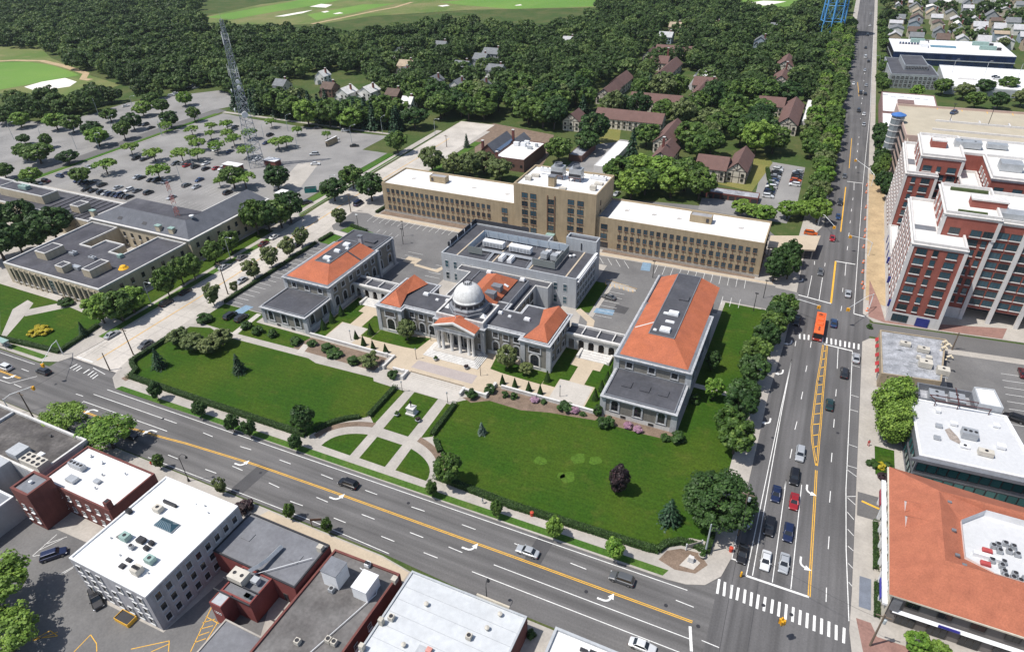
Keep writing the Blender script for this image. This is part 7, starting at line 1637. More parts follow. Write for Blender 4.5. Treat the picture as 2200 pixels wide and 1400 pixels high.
def conifer(name, n_t, per, size, lm, variants=2, droop=0.25, fat=0.5):
 KIND[name] = []
 for v in range(variants):
  P = []; N = []; T_ = []
  for t in range(n_t):
   h = t/n_t; z = 0.06+h*0.92; rad = fat*(1-h)**0.85*NR.uniform(0.85, 1.1); m = max(6, int(per*(1-h)+6))
   nb = max(5, int(11*(1-h)+4))
   for k in range(nb):
    a = 6.28*k/nb+NR.uniform(0, 0.5)+t*0.7; L = rad*NR.uniform(0.75, 1.1); q = max(3, m//nb)
    s = NR.uniform(0.25, 1.0, q)
    P.append(np.stack([np.cos(a)*s*L, np.sin(a)*s*L, z-droop*s*L*0.6+NR.normal(0, 0.008, q)], 1)); nn = np.stack([np.cos(a)*0.5*np.ones(q), np.sin(a)*0.5*np.ones(q), np.ones(q)], 1)
    N.append(nn+unit_dirs(q)*0.35); T_.append(np.full(q, NR.uniform(0.2, 0.8))+s*0.2-0.1)
  P, N, T_ = np.concatenate(P), np.concatenate(N), np.concatenate(T_)
  KIND[name].append((cards(P, N, size*NR.uniform(0.7, 1.2, len(P)), T_, 'crown_'+name, lm), MB().tube([(0, 0, 0), (0, 0, 0.9)], [0.03, 0.006], 6).mesh('trunk_'+name, bark)))
kind('oak', 'round', 84, 34, 0.040, L_OAK, 0.22); kind('oak_big', 'round', 230, 60, 0.018, L_DARK, 0.16, 2, 7, 0.32)
kind('dark', 'round', 84, 34, 0.040, L_DARK, 0.2); kind('olive', 'round', 84, 34, 0.040, L_OLIVE, 0.2); kind('lime', 'round', 84, 34, 0.040, L_LIME, 0.2)
kind('locust', 'spread', 60, 28, 0.038, L_LIME, 0.42, 4, 7, 0.34, 0.022); kind('locust_big', 'spread', 110, 50, 0.022, L_LIME, 0.40, 2, 8, 0.36, 0.022)
kind('street', 'oval', 50, 44, 0.046, L_OAK, 0.26, 3, 4, 0.16, 0.022); kind('street_lime', 'oval', 50, 44, 0.046, L_LIME, 0.26, 3, 4, 0.16, 0.022); kind('street_dark', 'oval', 50, 44, 0.046, L_DARK, 0.24, 2, 4, 0.16, 0.022)
kind('pear', 'vase', 50, 44, 0.044, L_OLIVE, 0.2, 3, 5, 0.2, 0.024); kind('purple', 'oval', 50, 60, 0.045, L_RED, 0.06, 1, 4, 0.2)
kind('ginkgo', 'oval', 150, 60, 0.024, L_LIME, 0.1, 1, 6, 0.3)
kind('bush', 'bush', 22, 50, 0.075, L_HEDGE, 0.0, 3, 3, 0.2); kind('bush_dark', 'bush', 22, 50, 0.075, L_DARK, 0.0, 2, 3, 0.2); kind('bush_flower', 'bush', 22, 50, 0.07, L_PINK, 0.0, 1, 3, 0.2); kind('bush_yellow', 'bush', 22, 50, 0.07, L_YEL, 0.0, 1, 3, 0.2); kind('bush_red', 'bush', 22, 40, 0.075, L_RED, 0.0, 1, 3, 0.2)
conifer('spruce', 22, 120, 0.045, L_CON, 2); conifer('blue_spruce', 18, 100, 0.06, L_BLUE, 1); conifer('pine', 12, 90, 0.075, L_CON, 2, 0.05, 0.5)
def topiary():
 n = 1500; z = NR.uniform(0, 1, n)**0.8; a = NR.uniform(0, 6.28, n); r = 0.5*(1-z)**0.9*NR.uniform(0.9, 1.05, n)
 P = np.stack([np.cos(a)*r, np.sin(a)*r, 0.03+z*0.95], 1); N = np.stack([np.cos(a), np.sin(a), np.full(n, 0.45)], 1)+unit_dirs(n)*0.5
 KIND['topiary'] = [(cards(P, N, 0.07, NR.uniform(0.1, 0.9, n), 'crown_topiary', L_HEDGE), MB().tube([(0, 0, 0), (0, 0, 0.2)], 0.04, 6).mesh('trunk_topiary', bark))]
topiary()
tree_n = 0
def tree(k, x, y, h, w, label, group=None, cat='tree', name=None, z=0.0, rz=None):
 global tree_n
 tree_n += 1
 v = KIND[k]; cr, tr = v[tree_n % len(v)]
 nm = name or {'spruce': 'spruce_tree', 'blue_spruce': 'spruce_tree', 'pine': 'pine_tree', 'topiary': 'topiary_cone', 'locust': 'locust_tree', 'locust_big': 'locust_tree', 'ginkgo': 'ginkgo_tree', 'street': 'kerb_tree', 'street_lime': 'kerb_tree', 'street_dark': 'kerb_tree', 'pear': 'young_tree', 'purple': 'purple_leaved_tree'}.get(k, 'shrub' if k.startswith('bush') else 'tree')
 t = thing(nm, label, cat, (x, y, z), rnd.uniform(0, 6.28) if rz is None else rz, group)
 t.scale = (w*rnd.uniform(0.95, 1.05), w*rnd.uniform(0.95, 1.05), h)
 link('crown', cr, t)
 link('trunk' if not k.startswith('bush') else 'stem', tr, t)
 return t
def nth(i):
 n = i+1
 return '%d%s' % (n, 'th' if 10 < n % 100 < 14 else {1: 'st', 2: 'nd', 3: 'rd'}.get(n % 10, 'th'))
def shrub(k, x, y, h, w, label, group=None, z=0.0): return tree(k, x, y, h, w, label, group, 'shrub', None, z)
def row(k, pts, h, w, lab, group, cat='tree', jit=0.12):
 for i, p in enumerate(pts): tree(k if isinstance(k, str) else k[i % len(k)], p[0], p[1], h*rnd.uniform(1-jit, 1+jit), w*rnd.uniform(1-jit, 1+jit), lab % ORD[i], group, cat)

def hedge(pts, w, h, label, z=KERB):
 """a clipped hedge: dark twiggy body with leaf clumps all over its faces"""
 x0, y0 = pts[0]; t = thing('hedge', label, 'hedge', (x0, y0, 0))
 b = MB(); P = []; N = []
 for i, (p, q) in enumerate(zip(pts, pts[1:])):
  d = Vector((q[0]-p[0], q[1]-p[1])); L = d.length; d.normalize(); n_ = Vector((-d.y, d.x)); g = w*0.42
  b.prism([(p[0]-n_.x*g, p[1]-n_.y*g), (q[0]-n_.x*g, q[1]-n_.y*g), (q[0]+n_.x*g, q[1]+n_.y*g), (p[0]+n_.x*g, p[1]+n_.y*g)], z, z+h*0.93)
  m = int(L*(w+2*h)*44)+8
  s = NR.uniform(-0.05, 1.05, m)*L; u = NR.uniform(-1, 1, m)*(w/2+h)
  top = np.abs(u) < w/2; off = np.where(top, u, np.sign(u)*w/2); zz = np.where(top, z+h, z+h-(np.abs(u)-w/2))
  P.append(np.stack([p[0]+d.x*s+n_.x*off-x0, p[1]+d.y*s+n_.y*off-y0, zz+NR.normal(0, 0.05, m)], 1))
  N.append(np.where(top[:, None], np.array([[0, 0, 1.0]]), np.stack([n_.x*np.sign(u), n_.y*np.sign(u), np.full(m, 0.3)], 1))+unit_dirs(m)*0.5)
 P = np.concatenate(P); b.build('hedge_body', mat('hedge_core', (0.012, 0.026, 0.006), 0.95), t)
 link('hedge_leaves', cards(P, np.concatenate(N), NR.uniform(0.07, 0.14, len(P)), NR.uniform(0, 1, len(P)), 'hedge_leaves', L_HEDGE), t)['kind'] = 'stuff'
hedge([(-158.2, 84.6), (-130, 84.7), (-103.2, 85.1), (-98, 85.2)], 1.5, 1.1, 'clipped hedge along the avenue pavement in front of the west lawn')
hedge([(-158.4, 84.6), (-159.2, 87.2), (-162.6, 88.6), (-164.2, 90), (-164.0, 104), (-163.8, 108)], 1.3, 1.2, 'clipped hedge bending round the west lawn along the concrete drive')
hedge([(-61.2, 86.2), (-42, 85.4), (-14, 86.4), (-11.2, 86.7)], 1.5, 1.1, 'clipped hedge along the avenue pavement in front of the east lawn')
hedge([(-11.2, 86.7), (-10.2, 88.8), (-7.6, 90.6), (-4.4, 90.8), (-2.4, 90.0), (-2.2, 95)], 1.3, 1.1, 'curved hedge round the monument bed at the street corner')
hedge([(-87.8, 109.2), (-87.6, 97.4)], 1.3, 1.1, 'straight hedge on the west side of the garden walks')
hedge([(-89.6, 95.9), (-92.4, 94.0), (-95.0, 91.2), (-96.8, 87.6)], 1.2, 1.0, 'curved hedge beside the oval walk on its west side')
hedge([(-69.8, 109.4), (-69.4, 97.8)], 1.3, 1.1, 'straight hedge on the east side of the garden walks')
hedge([(-67.6, 96.2), (-64.8, 93.4)], 1.2, 1.0, 'short hedge at the east end of the oval walk')
hedge([(-163.9, 125), (-163.8, 140), (-163.9, 158), (-164, 171)], 1.1, 1.0, 'long hedge between the concrete drive and the courthouse car park')
hedge([(-163.6, 173), (-163.2, 180)], 1.6, 1.0, 'hedge beside the side path near the car park entrance')
hedge([(-160.5, 189.0), (-152, 186.8)], 1.6, 0.9, 'short hedge on the planted island at the drive entrance')
hedge([(-158.5, 203.4), (-158.2, 211)], 1.2, 1.0, 'short hedge at the left end of the tan building')
hedge([(-212.5, 82.1), (-201.2, 83.4), (-188.6, 84.6)], 1.4, 1.1, 'hedge round the small park lawn beside the bus shelter')
hedge([(-188.3, 84.7), (-189.1, 91.6), (-190.3, 98.8)], 1.3, 1.1, 'hedge of the small park lawn along the concrete drive')
hedge([(-2.0, 130.5), (-1.6, 139.6)], 1.2, 1.0, 'short hedge beside the east lawn path end')
hedge([(27.9, 88.6), (27.9, 96)], 0.9, 0.8, 'low hedge at the foot of the orange-roofed block, near end')
hedge([(27.7, 99.4), (27.6, 111)], 0.9, 0.8, 'low hedge at the foot of the orange-roofed block, far end')
hedge([(-23.4, 283), (-12.8, 284), (-17.6, 310)][1:], 1.6, 1.4, 'dark hedge beside the row of cars in the flats car park')

# ---- lawn and garden trees
tree('spruce', -154.5, 91.2, 7.2, 5.2, 'dark spruce on the west lawn near the corner hedge')
tree('spruce', -131.9, 98.5, 6.6, 5.0, 'dark spruce standing alone in the middle of the west lawn')
tree('street_dark', -98.9, 86.4, 8.2, 6.6, 'dark leafy tree where the west lawn meets the oval walk')
tree('oak', -57.8, 85.5, 9.0, 7.0, 'leafy tree at the east end of the oval walk')
tree('blue_spruce', -58.6, 103.0, 4.0, 2.8, 'small blue-green spruce on the east lawn')
tree('purple', -22.9, 98.3, 8.4, 5.2, 'purple-leaved tree standing on the east lawn')
tree('spruce', -10.9, 95.0, 7.0, 6.0, 'green spruce on the east lawn near the street corner')
tree('oak_big', -2.3, 98.4, 12, 16.5, 'very large tree at the street end of the east lawn')
tree('oak', -2.1, 120.1, 10, 9.4, 'tall tree over the cross street pavement north of the very large tree')
tree('oak', -4.5, 124.9, 9, 7.4, 'tree leaning over the lawn edge behind the tall pavement tree')
tree('lime', -10.2, 137.7, 7.0, 5.6, 'bright small tree beside the east wing path')
tree('dark', -12.8, 150.0, 6.4, 4.6, 'dark slim tree in the shade of the east wing')
for i, p in enumerate(((-2.1, 147.8), (-2.5, 155.5), (-1.0, 165.0), (-0.2, 170.8), (1.1, 177.6), (2.1, 182.4))):
 tree('oak' if i % 2 else 'dark', p[0], p[1], 9.5, 9.0, '%s tree north of the lawn path in the row along the cross street' % ORD[i], 'trees beside the east lawn')
for i, p in enumerate(((-2.9, 131.9), (-3.0, 136.5))): tree('dark', p[0], p[1], 9.5, 9, '%s tree south of the lawn path in the row along the cross street' % ORD[i], 'trees beside the east lawn')
for i, p in enumerate(((-3.2, 206.0), (0.8, 209.3), (-2.3, 213.2), (0.4, 218.9))): tree('dark', p[0], p[1], 10, 8, '%s tree of the dark clump at the right end of the tan building' % ORD[i], 'clump at the tan building end')
for i, p in enumerate(((-158.1, 101.5), (-152.1, 101.5), (-146.5, 102.3), (-146.2, 106.5))): tree('olive', p[0], p[1], 5.4, 7.2, '%s from the drive in the dull green crab apple clump' % ORD[i], 'crab apples at the west lawn edge')
tree('bush_dark', -161.6, 114.2, 3.0, 5.5, 'dark low shrub mass beside the parked cars at the west wing', cat='shrub', name='shrub')
tree('olive', -96.6, 129.4, 7.6, 6.0, 'light olive tree in front of the left pavilion', z=T)
tree('olive', -63.8, 128.6, 7.4, 6.4, 'light olive tree in front of the right pavilion', z=T)
tree('olive', -58.0, 128.2, 3.6, 4.4, 'low olive shrub tree beside the right pavilion window', z=T)
row('topiary', [(-111.2, 124.3), (-107.0, 122.2), (-103.4, 121.8), (-98.9, 121.6)], 3.6, 1.9, '%s clipped cone from the left along the west terrace wall', 'clipped cones', 'topiary', 0.06)
row('topiary', [(-62.0, 121.8), (-58.4, 121.8), (-54.4, 121.8), (-51.2, 121.9)], 3.6, 1.9, '%s clipped cone from the left along the east terrace wall', 'clipped cones', 'topiary', 0.06)
row('topiary', [(-36.6, 138.4), (-36.8, 133.8), (-37.0, 129.4), (-37.4, 125.4), (-51.5, 127.6)], 4.0, 2.2, '%s clipped cone from the back beside the east wing court', 'clipped cones', 'topiary', 0.06)
row('topiary', [(-123.4, 124.6), (-123.2, 128.6), (-123.0, 133.0), (-108.4, 127.8)], 4.4, 2.4, '%s clipped cone from the front beside the west wing court', 'clipped cones', 'topiary', 0.06)
SHRUBS = [('bush', -126.5, 115.8, 2.4, 4.4, 'round shrub at the right end of the west wing front'), ('bush', -115.6, 116.8, 2.6, 4.6, 'bright round shrub in the west bed, upper one of two'), ('bush', -112.4, 115.2, 2.2, 5.0, 'bright broad shrub in the west bed, lower one of two'), ('bush', -121.5, 116.9, 2.0, 3.4, 'small shrub in the west bed beside the path'), ('bush', -104.8, 114.6, 2.6, 4.2, 'dense green shrub left of the loose spreading shrub'), ('pear', -99.1, 114.6, 4.4, 6.0, 'loose spreading shrub at the right end of the west bed'), ('bush_dark', -90.9, 113.1, 3.0, 3.2, 'dark upright shrub below the west terrace pier'), ('bush', -135.9, 116.1, 2.6, 3.6, 'plump shrub below the west wing front, middle one'), ('bush', -141.1, 115.5, 2.8, 3.6, 'plump shrub below the west wing front, left one'), ('bush_dark', -146.4, 116.3, 2.6, 3.6, 'dark shrub at the left corner of the west wing'), ('bush_dark', -67.4, 114.0, 3.2, 3.4, 'dark upright shrub at the east end of the garden steps'), ('bush_dark', -64.0, 118.1, 2.8, 3.2, 'dark shrub beside the east terrace pier'), ('bush', -59.5, 117.9, 2.0, 2.2, 'left one of two small round shrubs below the east terrace'), ('bush', -57.1, 118.2, 2.0, 2.2, 'right one of two small round shrubs below the east terrace'), ('bush_flower', -51.7, 119.2, 1.6, 2.6, 'pink flowering shrub under the east terrace wall'), ('bush', -49.2, 119.5, 1.2, 2.0, 'low pale shrub beside the pink flowering shrub'), ('bush_dark', -43.4, 119.2, 2.6, 4.4, 'large round shrub before the east terrace paving'), ('bush_flower', -40.9, 119.2, 1.8, 2.8, 'lilac flowering shrub right of the large round shrub'), ('bush', -38.5, 119.0, 1.2, 2.0, 'low shrub right of the lilac flowering shrub'), ('bush_dark', -32.1, 117.5, 3.6, 4.2, 'dark round evergreen at the left corner of the east wing'), ('bush', -35.2, 120.8, 3.6, 2.6, 'tall leafy shrub beside the dark round evergreen'), ('bush_flower', -26.8, 119.2, 1.8, 2.6, 'left pink hydrangea below the east wing windows'), ('bush_flower', -24.3, 118.8, 1.8, 2.8, 'right pink hydrangea below the east wing windows'), ('bush', -17.6, 118.4, 2.0, 2.6, 'thin grassy shrub at the right corner of the east wing'), ('bush', -14.7, 119.1, 3.0, 4.2, 'round bright shrub at the right corner of the east wing'), ('bush', -14.0, 134.7, 3.0, 3.0, 'small green shrub in the shade of the east wing'), ('bush_yellow', -204.7, 88.3, 2.0, 4.6, 'yellow shrub in the small park lawn, left one'), ('bush_yellow', -202.6, 89.8, 2.0, 4.6, 'yellow shrub in the small park lawn, right one'), ('bush_yellow', -205.8, 90.7, 1.8, 4.0, 'yellow shrub in the small park lawn, rear one'), ('spruce', -189.5, 93.6, 5.5, 3.6, 'dark upright conifer on the small park lawn'), ('bush_dark', -212.2, 103.7, 2.6, 5.0, 'dark shrub beside the limestone building steps'), ('bush', 25.9, 188.3, 1.6, 2.0, 'small planted shrub by the shop pavement'), ('bush', 27.1, 128.7, 1.6, 3.0, 'round garden shrub below the ginkgo, left'), ('bush_yellow', 28.7, 128.7, 1.5, 2.6, 'golden garden shrub below the ginkgo'), ('bush', 29.9, 129.0, 1.6, 3.0, 'round garden shrub below the ginkgo, right'), ('bush_red', 29.2, 125.3, 1.4, 2.8, 'dark red shrub in the bed by the driveway'), ('bush', -27.0, 60.2, 1.8, 2.2, 'small green shrub in the gap between the two near shops'), ('bush_red', -94.8, 61.7, 3.0, 4.0, 'reddish shrub at the corner of the white-roofed building'), ]
for (k, x, y, h, w, lb_) in SHRUBS: tree(k, x, y, h, w, lb_, cat="shrub" if k.startswith("bush") else "tree")
# ---- street trees
row('street_dark', [(-143.0, 80.7), (-127.2, 80.3), (-115.3, 79.4), (-109.8, 79.4), (-96.5, 80.5)], 5.6, 4.0, '%s kerb tree from the left in front of the west lawn', 'kerb trees of the avenue')
row('street', [(-59.4, 80.9), (-44.2, 81.5)], 5.4, 3.4, '%s kerb tree from the left in front of the east lawn', 'kerb trees of the avenue')
row('street_lime', [(-31.1, 81.4), (-18.6, 81.4)], 6.2, 4.2, '%s bright kerb tree from the left in front of the east lawn', 'kerb trees of the avenue')
tree('locust_big', -153.3, 62.7, 8.6, 11.5, 'left one of two spreading locust trees beside the black-roofed shop')
tree('locust_big', -138.2, 63.3, 9.0, 13.0, 'right one of two spreading locust trees beside the black-roofed shop')
tree('street', -121.8, 63.0, 4.6, 3.0, 'small round tree on the near pavement beside the bent lamp')
tree('pear', -102.6, 63.0, 5.0, 3.0, 'thin sparse sapling on the near pavement')
tree('street', -83.9, 63.6, 4.8, 2.8, 'left small round tree on the tan pavement')
tree('street', -74.2, 63.8, 4.6, 2.6, 'right small round tree on the tan pavement')
row('pear', [(-165.8, 122.3), (-166.2, 140.9), (-166.3, 149.9), (-166.1, 159.2), (-167.2, 167.3), (-165.4, 188.3)], 7.2, 6.2, '%s small tree from the near end between the drive and the car park', 'trees along the drive')
tree('pear', -165.8, 131.5, 4.0, 3.0, 'thin young tree at the foot of the drive utility pole')
row(['lime', 'oak'], [(-190.2, 100.9), (-185.8, 104.1), (-186.6, 109.1)], 10.5, 11.5, '%s big tree from the left before the limestone corner', 'trees by the limestone building')
row(['street', 'oak', 'street'], [(-183.5, 120.3), (-186.3, 128.5), (-185.6, 132.9), (-187.0, 144.1), (-187.8, 152.8)], 10.0, 8.4, '%s tree along the limestone wall from the near end', 'trees by the limestone building')
row(['oak', 'dark'], [(-190.1, 168.8), (-188.0, 172.8), (-185.8, 177.3), (-185.9, 182.9)], 13.5, 12.0, '%s tree of the clump at the limestone building end', 'trees by the limestone building')
row('dark', [(-264.0, 115.9), (-263.1, 122.3), (-260.1, 127.7), (-259.9, 134.2), (-286.3, 128.0), (-279.8, 135.1)], 14, 15, '%s tree of the dark grove left of the limestone building', 'dark grove')
row(['dark', 'oak'], [(-183.0, 207.6), (-184.0, 222.5), (-167.8, 213.5), (-191.2, 269.6), (-214.1, 207.8), (-235.3, 202.6)], 11.5, 12, '%s broad tree near the upper drive and yard', 'trees by the upper drive')
row('olive', [(-160.4, 252.0), (-148.7, 251.3), (-141.7, 254.1), (-126.6, 254.9), (-137.8, 260.7)], 11.5, 13.5, '%s olive tree from the left behind the tan building', 'trees behind the tan building')
row(['oak', 'dark'], [(-110.3, 285.8), (-102.3, 303.1), (-74.7, 267.8)], 13, 15, '%s round tree between the garages and the tan building', 'trees behind the tan building')
row(['lime', 'oak'], [(-65.9, 255.6), (-61.8, 262.7), (-50.9, 263.1), (-47.2, 272.8), (-57.7, 274.4), (-39.6, 264.9), (-68.7, 276.1)], 13.5, 15, '%s bright tree behind the right wing of the tan building', 'trees behind the tan building')
row('lime', [(-21.3, 256.0), (-12.0, 252.2), (-15.7, 254.4), (-4.1, 259.0), (0.8, 261.9)], 7.0, 9.0, '%s low bright tree beside the flats car park exit', 'trees behind the tan building')
tree('spruce', -162.6, 290.2, 7.5, 4.4, 'blue-green conifer in front of the brick clubhouse')
sr = []
yy = 260.0
while yy < 700:
 for xx in (5.6, -2.6 if yy > 330 else -99): 
  if xx > -50: sr.append((xx+rnd.uniform(-1.2, 1.2), yy+rnd.uniform(-2, 2)))
 yy += 9.2
sr.sort(key=lambda p: p[1])
for i, p in enumerate(sr): tree(['lime', 'oak', 'olive', 'oak'][i % 4], p[0], p[1], rnd.uniform(9.5, 12), rnd.uniform(9.5, 11.5), 'street tree in the dense row left of the cross street, %s from the near end' % nth(i), 'dense row of street trees')
HT_ = random.Random(5)
for i in range(46):
 p = (HT_.uniform(34, 170), HT_.uniform(628, 1000)); tree(['oak', 'dark', 'olive'][i % 3], p[0], p[1], 9, HT_.uniform(8, 12), 'garden tree between the houses behind the blue office', 'garden trees behind the blue office', name='garden_tree')
for i, p in enumerate([(28.5, 322), (28, 330), (29, 300), (31.5, 345), (28.5, 352), (27.5, 362), (27.6, 312), (31, 292), (27.8, 372)]): tree('dark' if i % 3 else 'oak', p[0], p[1], 10, 8.0, '%s tree beside the parking garage on the right of the cross street' % ORD[i], 'trees beside the parking garage')
for i, p in enumerate([(30, 470), (28.5, 485), (30, 520), (30, 540), (31, 600), (30.5, 625), (30, 655), (29.5, 690)]): tree('oak', p[0], p[1], 9.5, 9, '%s tree along the far right side of the cross street' % ORD[i], 'trees along the far street side')
tree('ginkgo', 30.0, 145.5, 13.5, 11.0, 'tall bright ginkgo beside the green glass office, rear one')
tree('ginkgo', 30.2, 138.0, 12.0, 9.0, 'tall bright ginkgo beside the green glass office, front one')
tree('lime', 33.5, 84.1, 5.0, 4.6, 'bright small tree before the grey shop front at the bottom right')
tree('lime', 36.2, 83.5, 5.0, 4.4, 'bright small tree at the very bottom right corner')
for i, p in enumerate(((61.9, 476.6), (72.3, 469.1), (84.4, 484.4), (97.5, 494.6), (100.4, 463.4), (88.1, 454.0), (76.4, 449.8))): tree(['oak', 'olive', 'dark'][i % 3], p[0], p[1], 10, 12, '%s tree before the white parking deck' % ORD[i], 'trees before the white parking deck')
tree('lime', 47.7, 460.5, 9, 9, 'yellow-green tree before the grey glass office')
# yard trees bottom left
tree('locust_big', -119.8, 24.8, 11.5, 14.5, 'ragged tree at the left edge over the shop yard')
tree('locust_big', -109.5, 20.5, 9.0, 12.0, 'ragged tree at the bottom left corner')
tree('olive', -129.9, 28.0, 8.0, 9.0, 'olive tree at the left edge beside the metal shed')
# ---- car park trees
LOT_TREES = [(-307.8, 193.4, 8.0, 11.0), (-276.4, 197.1, 8.0, 10.5), (-321.1, 218.3, 7.0, 8.0), (-300.9, 215.5, 7.0, 9.0), (-285.5, 219.2, 8.0, 9.5), (-291.7, 235.6, 7.0, 8.5), (-281.0, 224.5, 6.5, 8.0), (-242.9, 201.4, 5.0, 5.0), (-279.6, 248.0, 7.0, 8.5), (-230.2, 204.5, 8.0, 11.0), (-335.2, 253.0, 6.5, 7.5), (-316.2, 253.8, 6.0, 7.5), (-300.9, 252.5, 5.5, 5.0), (-310.8, 262.9, 6.0, 6.5), (-303.2, 241.6, 6.0, 6.0), (-292.2, 255.8, 6.0, 7.0), (-305.0, 268.7, 6.0, 7.0), (-280.3, 260.2, 6.5, 8.0), (-253.3, 252.3, 7.0, 9.0), (-251.3, 256.2, 6.5, 8.5), (-260.9, 276.0, 5.0, 5.0), (-239.8, 275.2, 5.0, 5.0), (-259.0, 236.5, 7.0, 9.0), (-259.7, 274.7, 5.5, 5.5), (-283.7, 281.1, 6.0, 6.5), (-279.4, 236.3, 7.0, 9.0), (-216.4, 209.9, 7.0, 10.0)]
NORTH_LOT_TREES = [(-447.7, 234.0, 8.0, 10.0), (-427.1, 228.7, 8.0, 10.0), (-401.5, 233.3, 9.0, 10.0), (-387.8, 233.7, 9.0, 11.0), (-364.0, 229.1, 9.0, 10.0), (-350.3, 221.6, 9.0, 11.0), (-347.4, 235.3, 9.0, 8.0), (-394.4, 209.3, 5.0, 6.0), (-375.4, 209.7, 7.0, 6.0), (-366.4, 192.1, 8.0, 10.0), (-354.4, 191.5, 9.0, 13.0), (-340.5, 196.9, 6.0, 9.0), (-349.6, 170.7, 7.0, 8.0), (-385.8, 256.5, 7.0, 9.0), (-357.3, 249.5, 9.0, 9.0), (-340.0, 260.5, 9.0, 9.0), (-336.4, 274.4, 8.0, 7.0), (-376.6, 272.1, 8.0, 10.0), (-369.6, 279.9, 8.0, 9.0), (-370.1, 298.4, 8.0, 9.0), (-388.9, 289.5, 8.0, 8.0), (-330.4, 171.8, 7.0, 8.0), (-307.8, 180.5, 7.0, 9.0), (-316.4, 159.2, 8.0, 10.0)]
for i, (x, y, h, w) in enumerate(sorted(LOT_TREES, key=lambda q: q[0]/q[1])): tree('locust', x, y, h*1.05, w*1.12, 'flat-topped locust tree in the county car park, %s counted from the left' % nth(i), 'locust trees of the county car park')
for i, (x, y, h, w) in enumerate(sorted(NORTH_LOT_TREES, key=lambda q: q[0]/q[1])): tree(['oak', 'dark', 'lime', 'oak'][i % 4], x, y, h*1.15, w*1.25, 'round-crowned tree around the north car park, %s counted from the left' % nth(i), 'trees of the north car park')
FOREST = [[(-1018, 583), (-734, 655), (-633, 559), (-570, 506), (-496, 503), (-436, 516), (-395, 510), (-386, 527), (-328, 597), (-263, 584), (-227, 632), (-214, 662), (-182, 565), (-227, 502), (-227, 485), (-257, 496), (-303, 517), (-321, 501), (-304, 426), (-334, 393), (-348, 360), (-322, 313), (-383, 338), (-399, 317), (-433, 316), (-472, 327), (-502, 332), (-598, 369), (-646, 389), (-709, 391)], [(-489, 254), (-458, 258), (-445, 272), (-422, 292), (-395, 314), (-411, 286), (-410, 262), (-423, 247), (-447, 228)], [(-314, 305), (-277, 321), (-229, 320), (-198, 315), (-185, 304), (-207, 296), (-240, 291), (-273, 290), (-303, 293)], [(-304, 426), (-321, 501), (-303, 517), (-257, 496), (-227, 485), (-182, 565), (-223, 687), (-91, 738), (-32, 754), (9, 780), (7, 577), (-53, 604), (-116, 639), (-149, 575), (-182, 508), (-182, 410), (-185, 336), (-202, 327), (-235, 339), (-301, 394)], [(-185, 330), (-181, 358), (-185, 416), (-185, 516), (-146, 566), (-93, 646), (-46, 578), (7, 577), (6, 463), (-6, 396), (-20, 289), (-45, 291), (-62, 291), (-93, 303), (-123, 318), (-150, 330), (-169, 335)], [(-1103, 636), (-835, 768), (-734, 655), (-1018, 583)], [(-290, 890), (-129, 926), (-99, 733), (-223, 687)], [(-56, 943), (10, 957), (10, 780), (-40, 752)], [(34, 884), (75, 894), (55, 713), (34, 621)], [(76, 770), (157, 849), (126, 632), (79, 645)], ]
row('pine', [(-332+i*6.6+rnd.uniform(-1, 1), 300+rnd.uniform(-1, 6)) for i in range(19)], 15.5, 9.5, '%s tall evergreen from the left along the far edge of the county car park', 'evergreens behind the county car park')
# ---- the woods: the nearest 300 trees one by one, the rest as one mass
BLD = []
for o in COL.objects:
 if o.parent is None and o.type == 'EMPTY' and o.get('category') in ('building', 'house', 'apartment building', 'garage', 'office building', 'shop'):
  for c in o.children:
   if c.name.startswith(('wall', 'roof')) and c.type == 'MESH':
    xs = [v.co.x for v in c.data.vertices]; ys = [v.co.y for v in c.data.vertices]
    BLD.append((min(xs)+o.location.x, min(ys)+o.location.y, max(xs)+o.location.x, max(ys)+o.location.y))
def inside(p, poly):
 c = False; n = len(poly)
 for i in range(n):
  a, b_ = poly[i], poly[(i+1) % n]
  if (a[1] > p[1]) != (b_[1] > p[1]) and p[0] < (b_[0]-a[0])*(p[1]-a[1])/(b_[1]-a[1])+a[0]: c = not c
 return c
KEEP_OUT = [[(-345, 160), (-190, 160), (-190, 289), (-345, 289)], [(-190, 100), (-160, 100), (-160, 322), (-192, 322)], [(-22, 262), (-2, 262), (-2, 330), (-22, 330)], [(-18, 380), (2, 380), (2, 432), (-12, 432)], [(-4, 230), (28, 230), (32, 1200), (-2, 1200)], [(-103, 290), (-84, 270), (-84, 330), (-103, 330)], [(-104, 325), (-92, 325), (-92, 345), (-110, 345)],
   [(-24, 600), (2, 600), (2, 648), (-24, 648)], [(-20, 284), (-10, 284), (-10, 330), (-44, 318), (-24, 286)], [(-50, 276), (-14, 276), (-14, 289), (-50, 288)]]
pts_w = []
for poly in FOREST:
 xs = [p[0] for p in poly]; ys = [p[1] for p in poly]
 y = min(ys)
 while y < min(max(ys), 1300):
  dist = math.hypot(y, (min(xs)+max(xs))/2); st = 11.6 if y < 520 else 12.0 if y < 800 else 15.0
  x = max(min(xs), -1500)
  while x < max(xs):
   p = (x+rnd.uniform(-0.42, 0.42)*st, y+rnd.uniform(-0.42, 0.42)*st); x += st
   if not inside(p, poly): continue
   if any(inside(p, k) for k in KEEP_OUT): continue
   # leave the fronts of the houses open towards the near side, as the photograph shows them
   if any(a-4 < p[0] < c+4 and b_-13 < p[1] < d+2.5 for a, b_, c, d in BLD): continue
   if any(abs(p[0]-q[0]) < st*0.55 and abs(p[1]-q[1]) < st*0.55 for q in pts_w[-400:]): continue
   pts_w.append(p)
  y += st
pts_w.sort(key=lambda p: p[0]**2+p[1]**2)
NW = 300-sum(1 for o in COL.objects if o.parent is None and o.name.split('.')[0] == 'tree')
